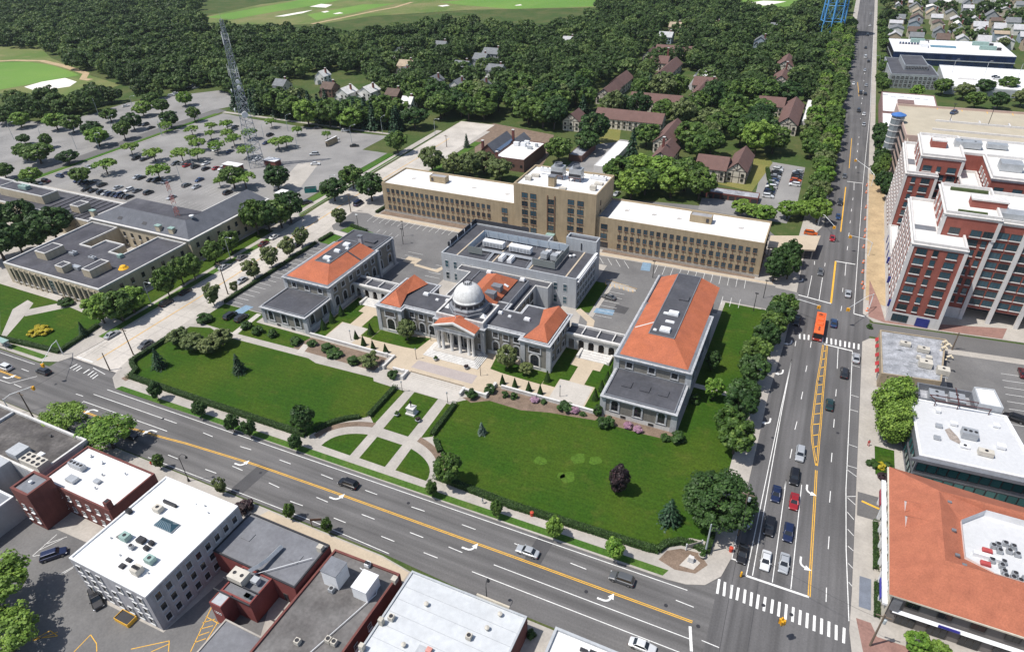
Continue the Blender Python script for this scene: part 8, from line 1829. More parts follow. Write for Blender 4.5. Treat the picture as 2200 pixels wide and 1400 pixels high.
for i, p in enumerate(pts_w[:NW]):
 k = rnd.choice(['oak', 'oak', 'dark', 'dark', 'olive', 'pine' if rnd.random() < 0.5 else 'oak', 'lime' if rnd.random() < 0.4 else 'oak'])
 h = rnd.uniform(11, 18); w = rnd.uniform(13, 19) if k != 'pine' else rnd.uniform(7, 9)
 tree(k, p[0], p[1], h, w, 'leafy tree in the woods between the flats, houses and car park' if k != 'pine' else 'dark pine in the woods between the flats, houses and car park', 'trees of the near woods')
P = []; N = []; S = []; T_ = []
protos = [crown_pts('round', 76, 15, 0.1) for _ in range(5)]; protos_far = [crown_pts('round', 48, 11, 0.1) for _ in range(4)]
for i, p in enumerate(pts_w[NW:]):
 far = p[0]**2+p[1]**2 > 600**2
 a, n_, t_ = (protos_far[i % 4] if far else protos[i % 5])
 h = rnd.uniform(9, 16.5); w = rnd.uniform(12.5, 19); ang = rnd.uniform(0, 6.28); c, s = math.cos(ang), math.sin(ang); R = np.array([[c, -s, 0], [s, c, 0], [0, 0, 1]])
 P.append((a*np.array([w, w, h]))@R.T+np.array([p[0], p[1], 0])); N.append(n_@R.T); S.append(np.full(len(a), w*(0.066 if far else 0.048))); T_.append(np.clip(t_*0.75+rnd.choice([-0.3, -0.15, 0, 0.1, 0.25, 0.45]), 0, 1))
far_w = link('distant_woods', cards(np.concatenate(P), np.concatenate(N), np.concatenate(S), np.concatenate(T_), 'distant_woods', leafmat("leaf_far_wood", (0.074, 0.132, 0.034), (0.074, 0.132, 0.034), (0.15, 0.19, 0.058), 0.34)))
stuff(far_w, 'dense green woods reaching to the golf course and the horizon', 'woods')
print('trees near', NW, 'far', len(pts_w)-NW, 'far cards', len(np.concatenate(S)))

# ================================================================== vehicles
rubber = mat('tyre_rubber', (0.02, 0.02, 0.02), 0.9); alloy = mat('wheel_alloy', (0.35, 0.35, 0.36), 0.35, metal=0.7)
carglass = glass('car_glass', (0.018, 0.022, 0.027), 0.04, 0.1); lampw = mat('headlight', (0.75, 0.76, 0.78), 0.2); lampr = mat('tail_light', (0.35, 0.01, 0.01), 0.3)
PC = {'black': (0.012, 0.012, 0.014), 'navy': (0.012, 0.022, 0.07), 'blue': (0.02, 0.05, 0.13), 'grey': (0.11, 0.115, 0.12), 'silver': (0.42, 0.44, 0.46), 'white': (0.72, 0.73, 0.73), 'red': (0.32, 0.015, 0.02), 'maroon': (0.10, 0.015, 0.02), 'green': (0.015, 0.045, 0.045), 'dark': (0.03, 0.032, 0.036), 'tan': (0.36, 0.31, 0.24), 'orange': (0.62, 0.12, 0.02)}
SPEC = {  # length, width, body height, roof height, bonnet end, windscreen top, rear roof end, boot start (fractions of length from the front)
 'sedan': (4.7, 1.82, 0.92, 1.45, 0.27, 0.42, 0.70, 0.84), 'suv': (4.8, 1.92, 1.10, 1.75, 0.25, 0.36, 0.88, 0.97), 'wagon': (4.8, 1.84, 0.95, 1.50, 0.26, 0.40, 0.86, 0.97), 'van': (5.2, 2.0, 1.15, 2.05, 0.14, 0.26, 0.95, 0.985), 'pickup': (5.5, 1.95, 1.05, 1.78, 0.26, 0.36, 0.54, 0.60)}
CARM = {}
def car_parts(kind):
 """meshes of one car: nose towards +x, wheels on z = 0"""
 if kind in CARM: return CARM[kind]
 L, W, hb, hr, f1, f2, f3, f4 = SPEC[kind]; X = lambda f: L/2-f*L
 out = []
 def loft(secs, name, m, cap=True):
  b = MB(); n = len(secs[0])
  for s in secs: b.v += s
  for i in range(len(secs)-1):
   for k in range(n-1): b.f.append((i*n+k, i*n+k+1, (i+1)*n+k+1, (i+1)*n+k)); b.mi.append(0)
  if cap:
   b.f.append(tuple(range(n))[::-1]); b.mi.append(0); b.f.append(tuple((len(secs)-1)*n+k for k in range(n))); b.mi.append(0)
  out.append((name, b.mesh(name, m, smooth=False), m is None))
 def sec(x, w, z0, z1, z2):      # cross-section from sill round the shoulder to the other sill
  return [(x, -w*0.94, z0), (x, -w, z0+(z1-z0)*0.45), (x, -w*0.97, z1), (x, -w*0.80, z2), (x, w*0.80, z2), (x, w*0.97, z1), (x, w, z0+(z1-z0)*0.45), (x, w*0.94, z0)]
 w = W/2; z0 = 0.22
 loft([sec(X(0), w*0.80, z0+0.1, hb*0.62, hb*0.68), sec(X(0.03), w*0.93, z0, hb*0.70, hb*0.78), sec(X(f1*0.7), w, z0, hb*0.84, hb*0.93), sec(X(f1), w, z0, hb*0.90, hb), sec(X(f4), w, z0, hb*0.92, hb), sec(X(0.97), w*0.95, z0, hb*0.86, hb*0.94), sec(X(1.0), w*0.84, z0+0.12, hb*0.74, hb*0.82)], 'body', None)
 if kind == 'pickup':
  b = MB(); b.box(X(0.97), -w*0.78, hb, X(0.60), w*0.78, hb+0.02); out.append(('load_bed', b.mesh('load_bed', steel_dk), False))
 zt = hr-0.05; wt = w*0.70; wb = w*0.84
 A = [(X(f1), -wb, hb), (X(f1), wb, hb), (X(f2), wt, zt), (X(f2), -wt, zt)]; R_ = [(X(f4), -wb, hb), (X(f4), wb, hb), (X(f3), wt, zt), (X(f3), -wt, zt)]
 b = MB(); b.face(A); out.append(('windscreen', b.mesh('windscreen', carglass), False))
 b = MB(); b.face(R_[::-1]); out.append(('rear_window', b.mesh('rear_window', carglass), False))
 for s in (0, 1):
  b = MB(); q = [A[0], A[3], R_[3], R_[0]] if s == 0 else [A[1], R_[1], R_[2], A[2]]
  b.face(q if s == 1 else q); out.append(('side_window', b.mesh('side_window', carglass), False))
 b = MB(); b.v += [(X(f2)+0.06, -wt-0.02, zt), (X(f2)+0.06, wt+0.02, zt), (X(f3)-0.06, wt+0.02, zt), (X(f3)-0.06, -wt-0.02, zt), (X(f2)-0.1, -wt*0.8, hr), (X(f2)-0.1, wt*0.8, hr), (X(f3)+0.1, wt*0.8, hr), (X(f3)+0.1, -wt*0.8, hr)]
 for f in ((4, 5, 6, 7), (0, 1, 5, 4), (1, 2, 6, 5), (2, 3, 7, 6), (3, 0, 4, 7)): b.f.append(f); b.mi.append(0)
 out.append(('roof', b.mesh('roof', None), True))
 for s in (-1, 1):
  b = MB(); b.tube([(X(f1), s*wb, hb), (X(f2), s*wt, zt), (X(f3), s*wt, zt), (X(f4), s*wb, hb)], 0.06, 5); out.append(('roof_frame', b.mesh('roof_frame', None), True))
  b = MB(); b.box(X(f1)-0.35, s*w-0.02 if s > 0 else s*w-0.16, hb, X(f1)-0.15, s*w+0.16 if s > 0 else s*w+0.02, hb+0.14); out.append(('mirror', b.mesh('mirror', None), True))
  b = MB(); b.box(X(0.045), s*w*0.78-0.2, hb*0.52, X(0.0)+0.01, s*w*0.78+0.12 if s < 0 else s*w*0.78+0.1, hb*0.64); out.append(('headlight', b.mesh('headlight', lampw), False))
  b = MB(); b.box(X(1.0)-0.015, s*w*0.72-0.16, hb*0.60, X(0.985), s*w*0.72+0.16, hb*0.74); out.append(('tail_light', b.mesh('tail_light', lampr), False))
 for fx in (0.18, 0.81):
  for s in (-1, 1):
   b = MB(); y = s*(w-0.1); r = 0.33 if hr < 1.6 else 0.37; N = 14
   ring = [[(X(fx)+rr*math.cos(6.2832*k/N), y+s*d, r+rr*math.sin(6.2832*k/N)) for k in range(N)] for rr, d in ((r, -0.1), (r, 0.11), (r*0.62, 0.115), (r*0.2, 0.10))]
   for i in range(3):
    for k in range(N): b.face([ring[i][k], ring[i][(k+1) % N], ring[i+1][(k+1) % N], ring[i+1][k]], 0 if i < 2 else 1)
   b.face(ring[3], 1); out.append(('wheel', b.mesh('wheel', [rubber, alloy]), False))
 CARM[kind] = out
 return out
FARM = {}
def car(kind, x, y, head, col, label, group=None, z=0.03):
 """head: direction of the nose in degrees from +x"""
 t = thing('van' if kind == 'van' else 'pickup_truck' if kind == 'pickup' else 'parked_car' if group else 'car', label, {'van': 'van', 'pickup': 'pickup truck'}.get(kind, 'car'), (x, y, z), math.radians(head), group)
 pm_ = paint('paint_'+col, PC[col])
 far = math.hypot(x, y) > 330
 for (n_, me, painted) in car_parts(kind):
  if far and n_ in ('headlight', 'tail_light', 'mirror', 'roof_frame'): continue
  if painted and not me.materials: me.materials.append(None)
  o = link(n_, me, t)
  if painted:
   o.material_slots[0].link = 'OBJECT'; o.material_slots[0].material = pm_
 return t
S_, N_, E_, W_ = -90, 90, 0, 180
car('suv', 11.9, 125.5, S_, 'silver', 'silver estate last in the queue at the junction'); car('suv', 11.4, 117.6, S_, 'black', 'black SUV second from last in the right-hand queue lane')
car('sedan', 8.3, 111.0, S_, 'navy', 'navy taxi with white roof marks in the left queue lane'); car('sedan', 12.0, 110.3, S_, 'red', 'red car in the queue at the junction')
car('suv', 8.1, 101.4, S_, 'black', 'black SUV between the navy taxi and the white saloon'); car('wagon', 11.7, 101.4, S_, 'navy', 'dark blue hatchback behind the silver saloon in the queue')
car('sedan', 8.4, 92.7, S_, 'white', 'white saloon with sunroof first at the stop line'); car('sedan', 11.7, 93.5, S_, 'silver', 'silver saloon at the stop line beside the white one')
car('sedan', 3.9, 101.5, S_, 'silver', 'silver car parked half under the very large tree'); car('sedan', 4.1, 92.5, S_, 'black', 'black car parked at the kerb nearest the street corner')
car('sedan', 17.1, 146.6, N_, 'green', 'dark green car heading away beside the yellow median'); car('suv', 19.9, 161.8, N_, 'dark', 'dark grey SUV heading away near the bus crossing'); car('sedan', 22.6, 170.2, N_, 'silver', 'silver car parked in front of the corner shop')
car('pickup', 6.1, 183.8, S_, 'black', 'black pickup in the lane left of the orange bus'); car('sedan', 16.2, 186.4, N_, 'blue', 'blue car right of the orange bus')
car('sedan', 19.4, 206.1, N_, 'silver', 'silver saloon beyond the bus on the right lane'); car('sedan', 10.6, 217.9, S_, 'grey', 'grey saloon beyond the bus on the left lane'); car('sedan', 12.9, 246.3, S_, 'red', 'bright red car passing the pale canopy'); car('suv', 5.4, 247.5, E_, 'orange', 'orange SUV beside the canopy under the trees')
for i, (x, y, c, k) in enumerate(((14.0, 267.1, 'blue', 'sedan'), (14.0, 281.8, 'dark', 'suv'), (14.6, 313.8, 'grey', 'sedan'))): car(k, x, y, S_, c, '%s car under the dense street trees, %s from the near end' % (c, ORD[i]))
for i, (x, y, c, k, h) in enumerate(((20.8, 418.0, 'white', 'sedan', N_), (21.1, 397.7, 'silver', 'sedan', N_), (18.0, 423.9, 'dark', 'suv', S_), (20.9, 463.5, 'black', 'sedan', N_), (18.2, 464.9, 'dark', 'suv', S_), (21.1, 486.5, 'silver', 'sedan', N_), (13.7, 487.8, 'white', 'sedan', S_), (19.4, 573.2, 'white', 'van', N_), (21.7, 559.1, 'black', 'sedan', N_), (19.2, 608.6, 'black', 'sedan', S_), (21.5, 777.4, 'silver', 'sedan', N_), (19.7, 529.4, 'silver', 'sedan', S_), (19.9, 663.4, 'dark', 'suv', S_), (21.3, 710.3, 'white', 'sedan', N_))):
 car(k, x, y, h, c, 'distant %s %s on the far street, %s from the near end' % (c, 'van' if k == 'van' else 'car', ORD[i]))
car('suv', -78.5, 76.4, 181, 'black', 'black SUV driving along the middle of the avenue'); car('sedan', -34.7, 76.0, 181, 'silver', 'silver saloon driving along the avenue'); car('suv', -15.8, 77.5, 181, 'grey', 'dark grey SUV on the avenue near the corner'); car('sedan', -8.7, 66.2, E_, 'white', 'white saloon at the bottom edge of the avenue')
car('sedan', -138.4, 68.1, E_, 'black', 'black car half hidden by the spreading locust tree'); car('suv', -195.7, 73.3, 181, 'white', 'white SUV with dark roof at the left edge of the avenue'); car('suv', -183.4, 76.4, 181, 'dark', 'dark car below the yellow signal at the left junction'); car('sedan', -141.2, 63.8, E_, 'silver', 'silver car parked under the spreading locust tree')
car('sedan', -167.7, 97.3, -90, 'grey', 'grey saloon driving down the concrete drive'); car('sedan', -181.7, 97.0, 90, 'silver', 'silver car parked nearest the junction on the drive')
for i, (x, y, c, k) in enumerate(((-181.3, 117.0, 'black', 'suv'), (-181.3, 124.7, 'black', 'sedan'), (-182.2, 143.0, 'silver', 'sedan'), (-181.7, 151.2, 'grey', 'sedan'), (-182.1, 162.9, 'maroon', 'sedan'), (-182.4, 169.2, 'white', 'sedan'))): car(k, x, y, 90, c, '%s car on the limestone side of the drive, %s from near end' % (c, ORD[i]))
car('sedan', -169.0, 137.9, -90, 'silver', 'silver car on the drive beside the young tree'); car('sedan', -169.4, 166.7, -90, 'dark', 'dark car on the drive behind a small tree'); car('van', -171.0, 208.1, 90, 'navy', 'dark blue van at the upper bend of the drive'); car('suv', -192.5, 200.7, 60, 'dark', 'dark SUV at the yard entrance across the drive')
car('suv', -155.7, 119.1, 90, 'dark', 'left one of two dark cars parked behind the crab apples', z=KERB); car('suv', -151.4, 119.4, 90, 'dark', 'right one of two dark cars parked behind the crab apples', z=KERB)
car('sedan', -49.7, 175.1, 172, 'grey', 'dark grey saloon alone in the car park beside the annex', z=KERB+0.02)
car('suv', 57.7, 158.3, 165, 'black', 'dark SUV beside the green glass office', z=KERB); car('sedan', 62.4, 179.6, 90, 'maroon', 'dark maroon car at the right edge of the side street car park', z=KERB); car('suv', 55.2, 129.5, 170, 'silver', 'silver SUV behind the orange-roofed block', z=KERB)
car('suv', -121.9, 36.8, 52, 'navy', 'dark blue SUV in the yard beside the concrete path', z=KERB); car('pickup', -105.1, 33.6, -25, 'black', 'black pickup beside the white-roofed building', z=KERB)
car('suv', 54.4, 359.5, 60, 'blue', 'dark car alone on the parking garage roof', z=19.5); car('sedan', 93.4, 515.0, E_, 'black', 'black car on the white parking deck', z=4.2); car('sedan', 93.3, 509.9, E_, 'white', 'white car on the white parking deck', z=4.2)
# parked rows: colours as the photograph shows them, stalls 2.75 m apart
def lotrow(name, pos, head, cols, kinds=('sedan', 'suv', 'sedan', 'wagon'), grp=None, z=0.02):
 for i, (x, y) in enumerate(pos):
  c = cols[i % len(cols)]; k = kinds[(i*7+len(name)) % len(kinds)]
  car(k, x, y, head+(0 if (i*5) % 3 else 180), c, '%s %s in %s, %s from its left end' % (c, 'SUV' if k == 'suv' else 'car', name, ORD[i % 20]), grp or 'cars in the county car park', z)
lotrow('the near county row', [(-299.1, 175.5), (-294.6, 175.6), (-288.8, 175.6), (-286.2, 175.7), (-283.4, 175.8), (-280.7, 176), (-278, 176), (-275.2, 176.2), (-272.2, 176.4)], 90, ['black', 'black', 'dark', 'silver', 'navy', 'dark', 'navy', 'black', 'dark'])
lotrow('the second county row', [(-312.7, 181.6), (-310, 181.6), (-307.2, 181.7), (-304.4, 181.8), (-296.9, 182), (-286.7, 182.4), (-279.5, 182.4), (-275, 183), (-267.8, 183.2), (-253.5, 183.1)], 90, ['navy', 'dark', 'blue', 'dark', 'dark', 'silver', 'white', 'grey', 'dark', 'silver'])
lotrow('the third county row', [(-289.9, 195.4), (-287.2, 195.5), (-280.3, 195.3), (-277.6, 195.8), (-271.7, 196.2), (-258.8, 196.4), (-252.7, 196.5), (-233.6, 196.6)], 90, ['silver', 'black', 'black', 'dark', 'white', 'grey', 'silver', 'black'])
lotrow('the column by the grass strip', [(-327.3, 182.3), (-327.1, 186), (-326.8, 189.5), (-328.4, 172.2), (-327.2, 175.4), (-325, 196)], 0, ['blue', 'navy', 'navy', 'white', 'maroon', 'silver'])
lotrow('the fourth county row under locusts', [(-287.7, 216.0), (-279.9, 216.1), (-274.1, 216.2), (-272.9, 221.6), (-267.1, 216.1), (-262.8, 218.5), (-259.5, 219.1), (-254.2, 217.0), (-255.4, 222.0), (-258.3, 203.7)], 90, ['grey', 'red', 'dark', 'white', 'black', 'red', 'white', 'black', 'white', 'blue'])
lotrow('the upper county car park', [(-313.4, 214.2), (-308.2, 214.7), (-308.2, 219.2), (-297.9, 249.3), (-310.3, 274.3), (-305.0, 274.3), (-284.4, 239.7), (-275.1, 240.1), (-274.4, 269.2), (-266.8, 257.5), (-252.8, 235.7), (-361.9, 257.4), (-359.2, 258.4), (-350.9, 255.6), (-286.5, 240.5)], 90, ['black', 'black', 'dark', 'dark', 'white', 'grey', 'white', 'blue', 'black', 'navy', 'white', 'black', 'dark', 'dark', 'silver'])
lotrow('the open east county lot', [(-236.0, 276.5), (-239.6, 290.8), (-218.8, 270.6), (-230.3, 252.3), (-220.4, 240.9), (-257.5, 288.9), (-384.6, 198.1)], 30, ['white', 'white', 'black', 'silver', 'white', 'dark', 'dark'])
lotrow('the shaded lot at the wood edge', [(-408.1, 339.9), (-400.0, 334.4), (-406.1, 335.1), (-401.9, 318.0), (-399.9, 313.5), (-405.8, 354.9), (-396.9, 349.3), (-406.8, 283.5)], 70, ['white', 'silver', 'silver', 'white', 'white', 'dark', 'silver', 'white'], grp='cars at the wood edge')
lotrow('the left row of the flats car park', [(-13.3-0.02*i, 314-i*2.75) for i in range(14)], 0, ['silver', 'white', 'black', 'black', 'silver', 'grey', 'blue', 'silver', 'navy', 'white', 'black', 'navy', 'dark', 'white'], grp='cars in the flats car park')
lotrow('the right row of the flats car park', [(-4.6, 312-i*2.75) for i in range(7)], 0, ['silver', 'black', 'dark', 'black', 'orange', 'maroon', 'white'], grp='cars in the flats car park')
lotrow('the far court of the flats', [(-83.5, 476+i*2.9) for i in range(6)], 0, ['white', 'silver', 'white', 'blue', 'grey', 'white'], grp='cars in the far court')
lotrow('the lane behind the tan building', [(-72.8, 257.9), (-75.8, 271.1)], 80, ['silver', 'grey'], grp='cars behind the tan building')
lotrow('the kerb of the leafy street', [(-174.2, 465.3), (-171.4, 454.2), (-172.3, 372.1)], 110, ['blue', 'white', 'black'], grp='cars on the leafy street')
# the bus
bus = thing('bus', 'orange-topped city bus crossing at the median', 'bus', (12.3, 181.0, 0.04), math.radians(-91))
bor = mat('bus_orange', (0.70, 0.13, 0.03), 0.4, coat=0.3); bwh = mat('bus_white', (0.6, 0.6, 0.6), 0.4)
MB().box(-6, -1.27, 0.4, 6, 1.27, 1.6).build('body', mat('bus_red', (0.45, 0.05, 0.03), 0.4), bus, local=True)
for s in (-1, 1): MB().box(-5.9, s*1.25-0.02, 1.6, 5.9, s*1.25+0.02, 2.6).build('side_window', carglass, bus, local=True)
MB().box(-5.98, -1.23, 1.6, 5.9, 1.23, 2.6).build('cabin', bor, bus, local=True)
MB().box(5.9, -1.2, 1.2, 6.03, 1.2, 2.75).build('windscreen', carglass, bus, local=True); MB().box(-6, -1.27, 2.6, 6, 1.27, 2.95).build('roof', bor, bus, local=True)
for x in (-4.5, -2.0, 0.6): MB().box(x-1.0, -0.8, 2.95, x+1.0, 0.8, 3.2).build('roof_unit', bor, bus, local=True)
for k in range(5): MB().box(2.2+k*0.5, -0.25, 2.95, 2.45+k*0.5, 0.25, 3.02).build('roof_hatch', steel_dk, bus, local=True)
for x in (4.0, -3.6):
 for s in (-1, 1): MB().tube([(x, s*1.3, 0.48), (x, s*1.0, 0.48)], 0.48, 14).build('wheel', rubber, bus, local=True)
for s in (-0.9, 0.9): MB().box(5.98, s-0.18, 0.7, 6.05, s+0.18, 0.9).build('headlight', lampw, bus, local=True)

# ================================================================== street furniture
polew = mat('pole_wood', (0.15, 0.115, 0.085), 0.9, 0.15); galv = mat('pole_galvanised', (0.38, 0.42, 0.43), 0.5, 0.08); blackm = mat('black_iron', (0.025, 0.025, 0.028), 0.6)
sig_y = mat('signal_yellow', (0.75, 0.38, 0.02), 0.5); cobra_w = mat('lamp_white', (0.70, 0.72, 0.72), 0.4)
def cobra(x, y, ang, label, h=9.0, reach=2.6, group='curved street lamps', both=False):
 t = thing('street_lamp', label, 'street lamp', (x, y, 0), math.radians(ang), group)
 MB().tube([(0, 0, 0), (0, 0, h-1.2)], [0.13, 0.09], 8).build('pole', galv, t, local=True)
 for s in ((1, -1) if both else (1,)):
  MB().tube([(0, 0, h-1.3), (s*0.15, 0, h-0.5), (s*0.8, 0, h), (s*reach, 0, h+0.1)], [0.09, 0.08, 0.07, 0.06], 6).build('arm', galv, t, local=True)
  MB().box(min(s*reach, s*(reach+0.8)), -0.18, h, max(s*reach, s*(reach+0.8)), 0.18, h+0.2).build('lamp_head', cobra_w, t, local=True)
 return t
LAMPS = [(-185.2, 149.1, 0), (-185.3, 114.5, 0), (-188.3, 301.9, 0), (-188.9, 213.6, 0), (-223.9, 275.3, 60), (-270.7, 279.5, 60), (-217.5, 294.6, 80), (-245.0, 293.5, 80), (-334.2, 275.2, 30), (-334.2, 248.0, 30), (-276.7, 216.9, 60), (-264.9, 199.0, 60), (-393.8, 278.8, 20), (-407.4, 264.2, 150), (-333.0, 247.6, 200), (-345.6, 217.7, 20), (-410.5, 356.9, 40), (-243.9, 255.8, 60), (-272.9, 262.9, 40), (-365.8, 241.8, 90), (-409.3, 212.3, 90), (-384.2, 213.1, 90), (-359.1, 214.2, 90), (-118.4, 594.5, 0), (41.4, 411.6, 180), (27.7, 535.9, 180)]
LAMPS = LAMPS[:4]+sorted(LAMPS[4:23], key=lambda q: q[0]/q[1])+LAMPS[23:]
for i, (x, y, a) in enumerate(LAMPS): cobra(x, y, a, ('curved lamp beside the concrete drive, %s from the near end' % ORD[i]) if i < 4 else 'tall curved lamp in the county car park, %s counted from the left' % nth(i-4) if i < 23 else 'tall curved lamp far along the street, %s' % ['left side', 'before the garage', 'before the offices'][i-23], group=None if i < 4 or i > 22 else 'curved lamps of the county car park')
SIGNALS = [(-186.6, 84.4, -177.1, 74.2, 'curved signal mast at the corner of the small park'), (-174.1, 61.3, -169.9, 66.7, 'curved signal mast beside the black-roofed shop'), (3.6, 187.5, 11.0, 184.3, 'signal mast reaching over the bus lanes from the left kerb'), (25.7, 200.1, 18.8, 186.1, 'signal mast reaching over the right lanes near the corner shop'), (25.1, 237.1, 17.9, 237.2, 'signal mast on the sandy strip beside the red apartments'), (7.4, 256.7, 12.4, 243.2, 'signal mast under the trees at the canopy driveway'), (25.5, 306.7, 17.6, 319.7, 'far signal mast at the garage crossing')]
for (x, y, hx, hy, lab) in SIGNALS:
 t = thing('traffic_signal', lab, 'traffic signal', (x, y, 0), 0, 'signal masts')
 MB().tube([(0, 0, 0), (0, 0, 5.2)], [0.16, 0.12], 8).build('pole', cobra_w, t, local=True)
 dx, dy = hx-x, hy-y
 MB().tube([(0, 0, 5.0), (dx*0.25, dy*0.25, 6.0), (dx, dy, 6.6)], [0.11, 0.09, 0.06], 6).build('mast_arm', cobra_w, t, local=True)
 for k, (sx, sy) in enumerate(((-0.28, 0), (0.28, 0), (0, 0.3))):
  h = MB().box(dx+sx-0.18, dy+sy-0.18, 5.5, dx+sx+0.18, dy+sy+0.18, 6.5).build('signal_head', sig_y, t, local=True)
POLES = [(-166.4, 62.3, 9.2, 'wooden utility pole beside the black-roofed shop'), (-167.2, 92.6, 9.3, 'wooden utility pole at the lower end of the drive'), (-167.1, 84.7, 6.0, 'short wooden pole at the corner of the west lawn'), (-167.2, 129.6, 11.9, 'wooden utility pole with crossarm halfway up the drive'), (26.9, 82.4, 9.1, 'stout wooden utility pole at the brick corner'), (-2.6, 90.2, 8.5, 'grey signal pole behind the monument bed'), (2.6, 97.0, 12.6, 'utility pole with transformer beside the very large tree'), (-169.3, 200.4, 8.2, 'wooden pole at the car park entrance on the drive'), (-172.8, 287.2, 6.3, 'wooden pole on the upper drive before the clubhouse'), (46.7, 185.1, 6.0, 'wooden pole behind the corner shop'), (29.8, 342.4, 9.8, 'utility pole beside the garage trees')]
tops = []
for i, (x, y, h, lab) in enumerate(POLES):
 t = thing('utility_pole', lab, 'utility pole', (x, y, 0), 0, 'utility poles')
 m_ = galv if i == 5 else polew
 MB().tube([(0, 0, 0), (0, 0, h)], [0.2, 0.13], 8).build('pole', m_, t, local=True); tops.append((x, y, h))
 if i != 2 and i != 5: MB().box(-1.2, -0.08, h-0.7, 1.2, 0.08, h-0.5).build('crossarm', m_, t, local=True)
 if i in (6, 4): MB().lathe(0.4, 0, [(0.25, h-2.2), (0.28, h-1.9), (0.28, h-1.2), (0.1, h-1.1)], 10).build('transformer', galv, t, local=True)
def wire(a, b_, lab, sag=0.8, r=0.025):
 A, B = Vector(a), Vector(b_); pts = [A.lerp(B, k/10)-Vector((0, 0, sag*4*(k/10)*(1-k/10))) for k in range(11)]
 t = MB().tube(pts, r, 4).build('overhead_wire', blackm); tag(t, lab, 'wire', 'overhead wires')
wire((tops[0][0], tops[0][1], tops[0][2]-0.6), (tops[1][0], tops[1][1], tops[1][2]-0.6), 'overhead wire across the left junction to the drive pole')
wire((tops[1][0], tops[1][1], tops[1][2]-0.6), (tops[3][0], tops[3][1], tops[3][2]-0.6), 'overhead wire along the drive between two poles')
wire((tops[5][0], tops[5][1], tops[5][2]-0.4), (tops[4][0], tops[4][1], tops[4][2]-1.5), 'span wire over the main junction carrying the yellow signal', 1.2)
wire((tops[6][0], tops[6][1], tops[6][2]-0.3), (tops[6][0]+2, -20, tops[6][2]), 'overhead wire running toward the viewer above the junction', 1.0)
hs = thing('hanging_signal', 'yellow signal cluster hanging over the main junction', 'traffic signal', (12.1, 76.8, 5.2))
for k, (sx, sy) in enumerate(((-0.32, 0), (0.32, 0), (0, 0.32), (0, -0.32))):
 o = MB().box(sx-0.2, sy-0.2, 0, sx+0.2, sy+0.2, 1.1).build('signal_head', sig_y, hs, local=True)
 for q in range(3): MB().lathe(sx*1.7, sy*1.7, [(0.1, 0.15+q*0.35), (0.1, 0.2+q*0.35)], 8).build('lens', blackm, o, local=True)
MB().tube([(0, 0, 1.0), (0, 0, 1.7)], 0.05, 5).build('hanger', blackm, hs, local=True)
for (x, y, a, lab) in ((-112.8, 62.8, 40, 'black bent lamp post on the near pavement beside the avenue'), (-36.3, 61.5, 100, 'black bent lamp post before the pale metal roof')):
 t = thing('street_lamp', lab, 'street lamp', (x, y, KERB), math.radians(a))
 MB().lathe(0, 0, [(0.28, 0), (0.28, 0.3), (0.14, 0.9), (0.09, 1.0), (0.07, 7.2)], 10).build('pole', blackm, t, local=True)
 MB().tube([(0, 0, 7.0), (0.1, 0, 7.8), (0.7, 0, 8.2), (1.3, 0, 7.9), (1.4, 0, 7.4)], 0.06, 6).build('arm', blackm, t, local=True)
 MB().lathe(1.4, 0, [(0.3, 6.9), (0.25, 7.2), (0.08, 7.45)], 10).build('lamp_head', blackm, t, local=True)
for i, (x, y, z) in enumerate(((-89.2, 122.4, 0.60), (-69.0, 122.7, 0.60), (-85.3, 109.0, 0.00), (-72.0, 109.8, 0.00), (-111.9, 122.8, 0.60), (-46.1, 122.9, 0.60), (-90.0, 131.8, 0.60))):
 t = thing('garden_lamp', 'slim globe-topped lamp post, %s from the left round the terrace and garden walks' % ORD[[2, 5, 1, 4, 0, 6, 3][i]], 'lamp post', (x, y, z), 0, 'lamp posts of the terrace')
 MB().tube([(0, 0, 0), (0, 0, 3.1)], [0.09, 0.05], 7).build('pole', blackm, t, local=True); MB().lathe(0, 0, [(0.1, 3.1), (0.2, 3.3), (0.2, 3.6), (0.05, 3.8)], 10).build('lantern', steel, t, local=True)
for i, (x, y) in enumerate(((-156.1, 187.6), (-132.6, 183.1), (-40.2, 193.4), (-6.5, 184.9), (-4.7, 194.0), (-136.1, 188.9))):
 t = thing('car_park_lamp', 'dark lamp post in the courthouse car park, %s from the left' % ORD[[0, 2, 3, 4, 5, 1][i]], 'lamp post', (x, y, KERB), 0, 'lamp posts of the courthouse car park')
 MB().tube([(0, 0, 0), (0, 0, 6.2)], [0.12, 0.08], 7).build('pole', blackm, t, local=True); MB().box(-0.5, -0.2, 6.2, 0.5, 0.2, 6.4).build('lamp_head', cobra_w if i == 0 else blackm, t, local=True)
for i, (x, y, lab) in enumerate(((-81.4, 100.4, 'stone planter on the lawn left of the statue'), (-75.3, 100.7, 'stone planter on the lawn right of the statue'), (-83.9, 124.1, 'dark planter at the foot of the steps, left'), (-74.1, 124.0, 'dark planter at the foot of the steps, right'), (-3.0, 88.9, 'flower planter beside the corner monument'))):
 t = thing('planter', lab, 'planter', (x, y, T if i in (2, 3) else KERB+0.02), 0, 'planters')
 MB().lathe(0, 0, [(0.4, 0), (0.45, 0.1), (0.7, 0.6), (0.75, 0.65), (0.6, 0.66)], 14).build('bowl', trim if i != 4 else concrete, t, local=True)
 s_ = link('plants', KIND['bush_red'][0][0] if i % 2 else KIND['bush'][0][0], t, (0, 0, 0.5)); s_.scale = (1.3, 1.3, 1.0)
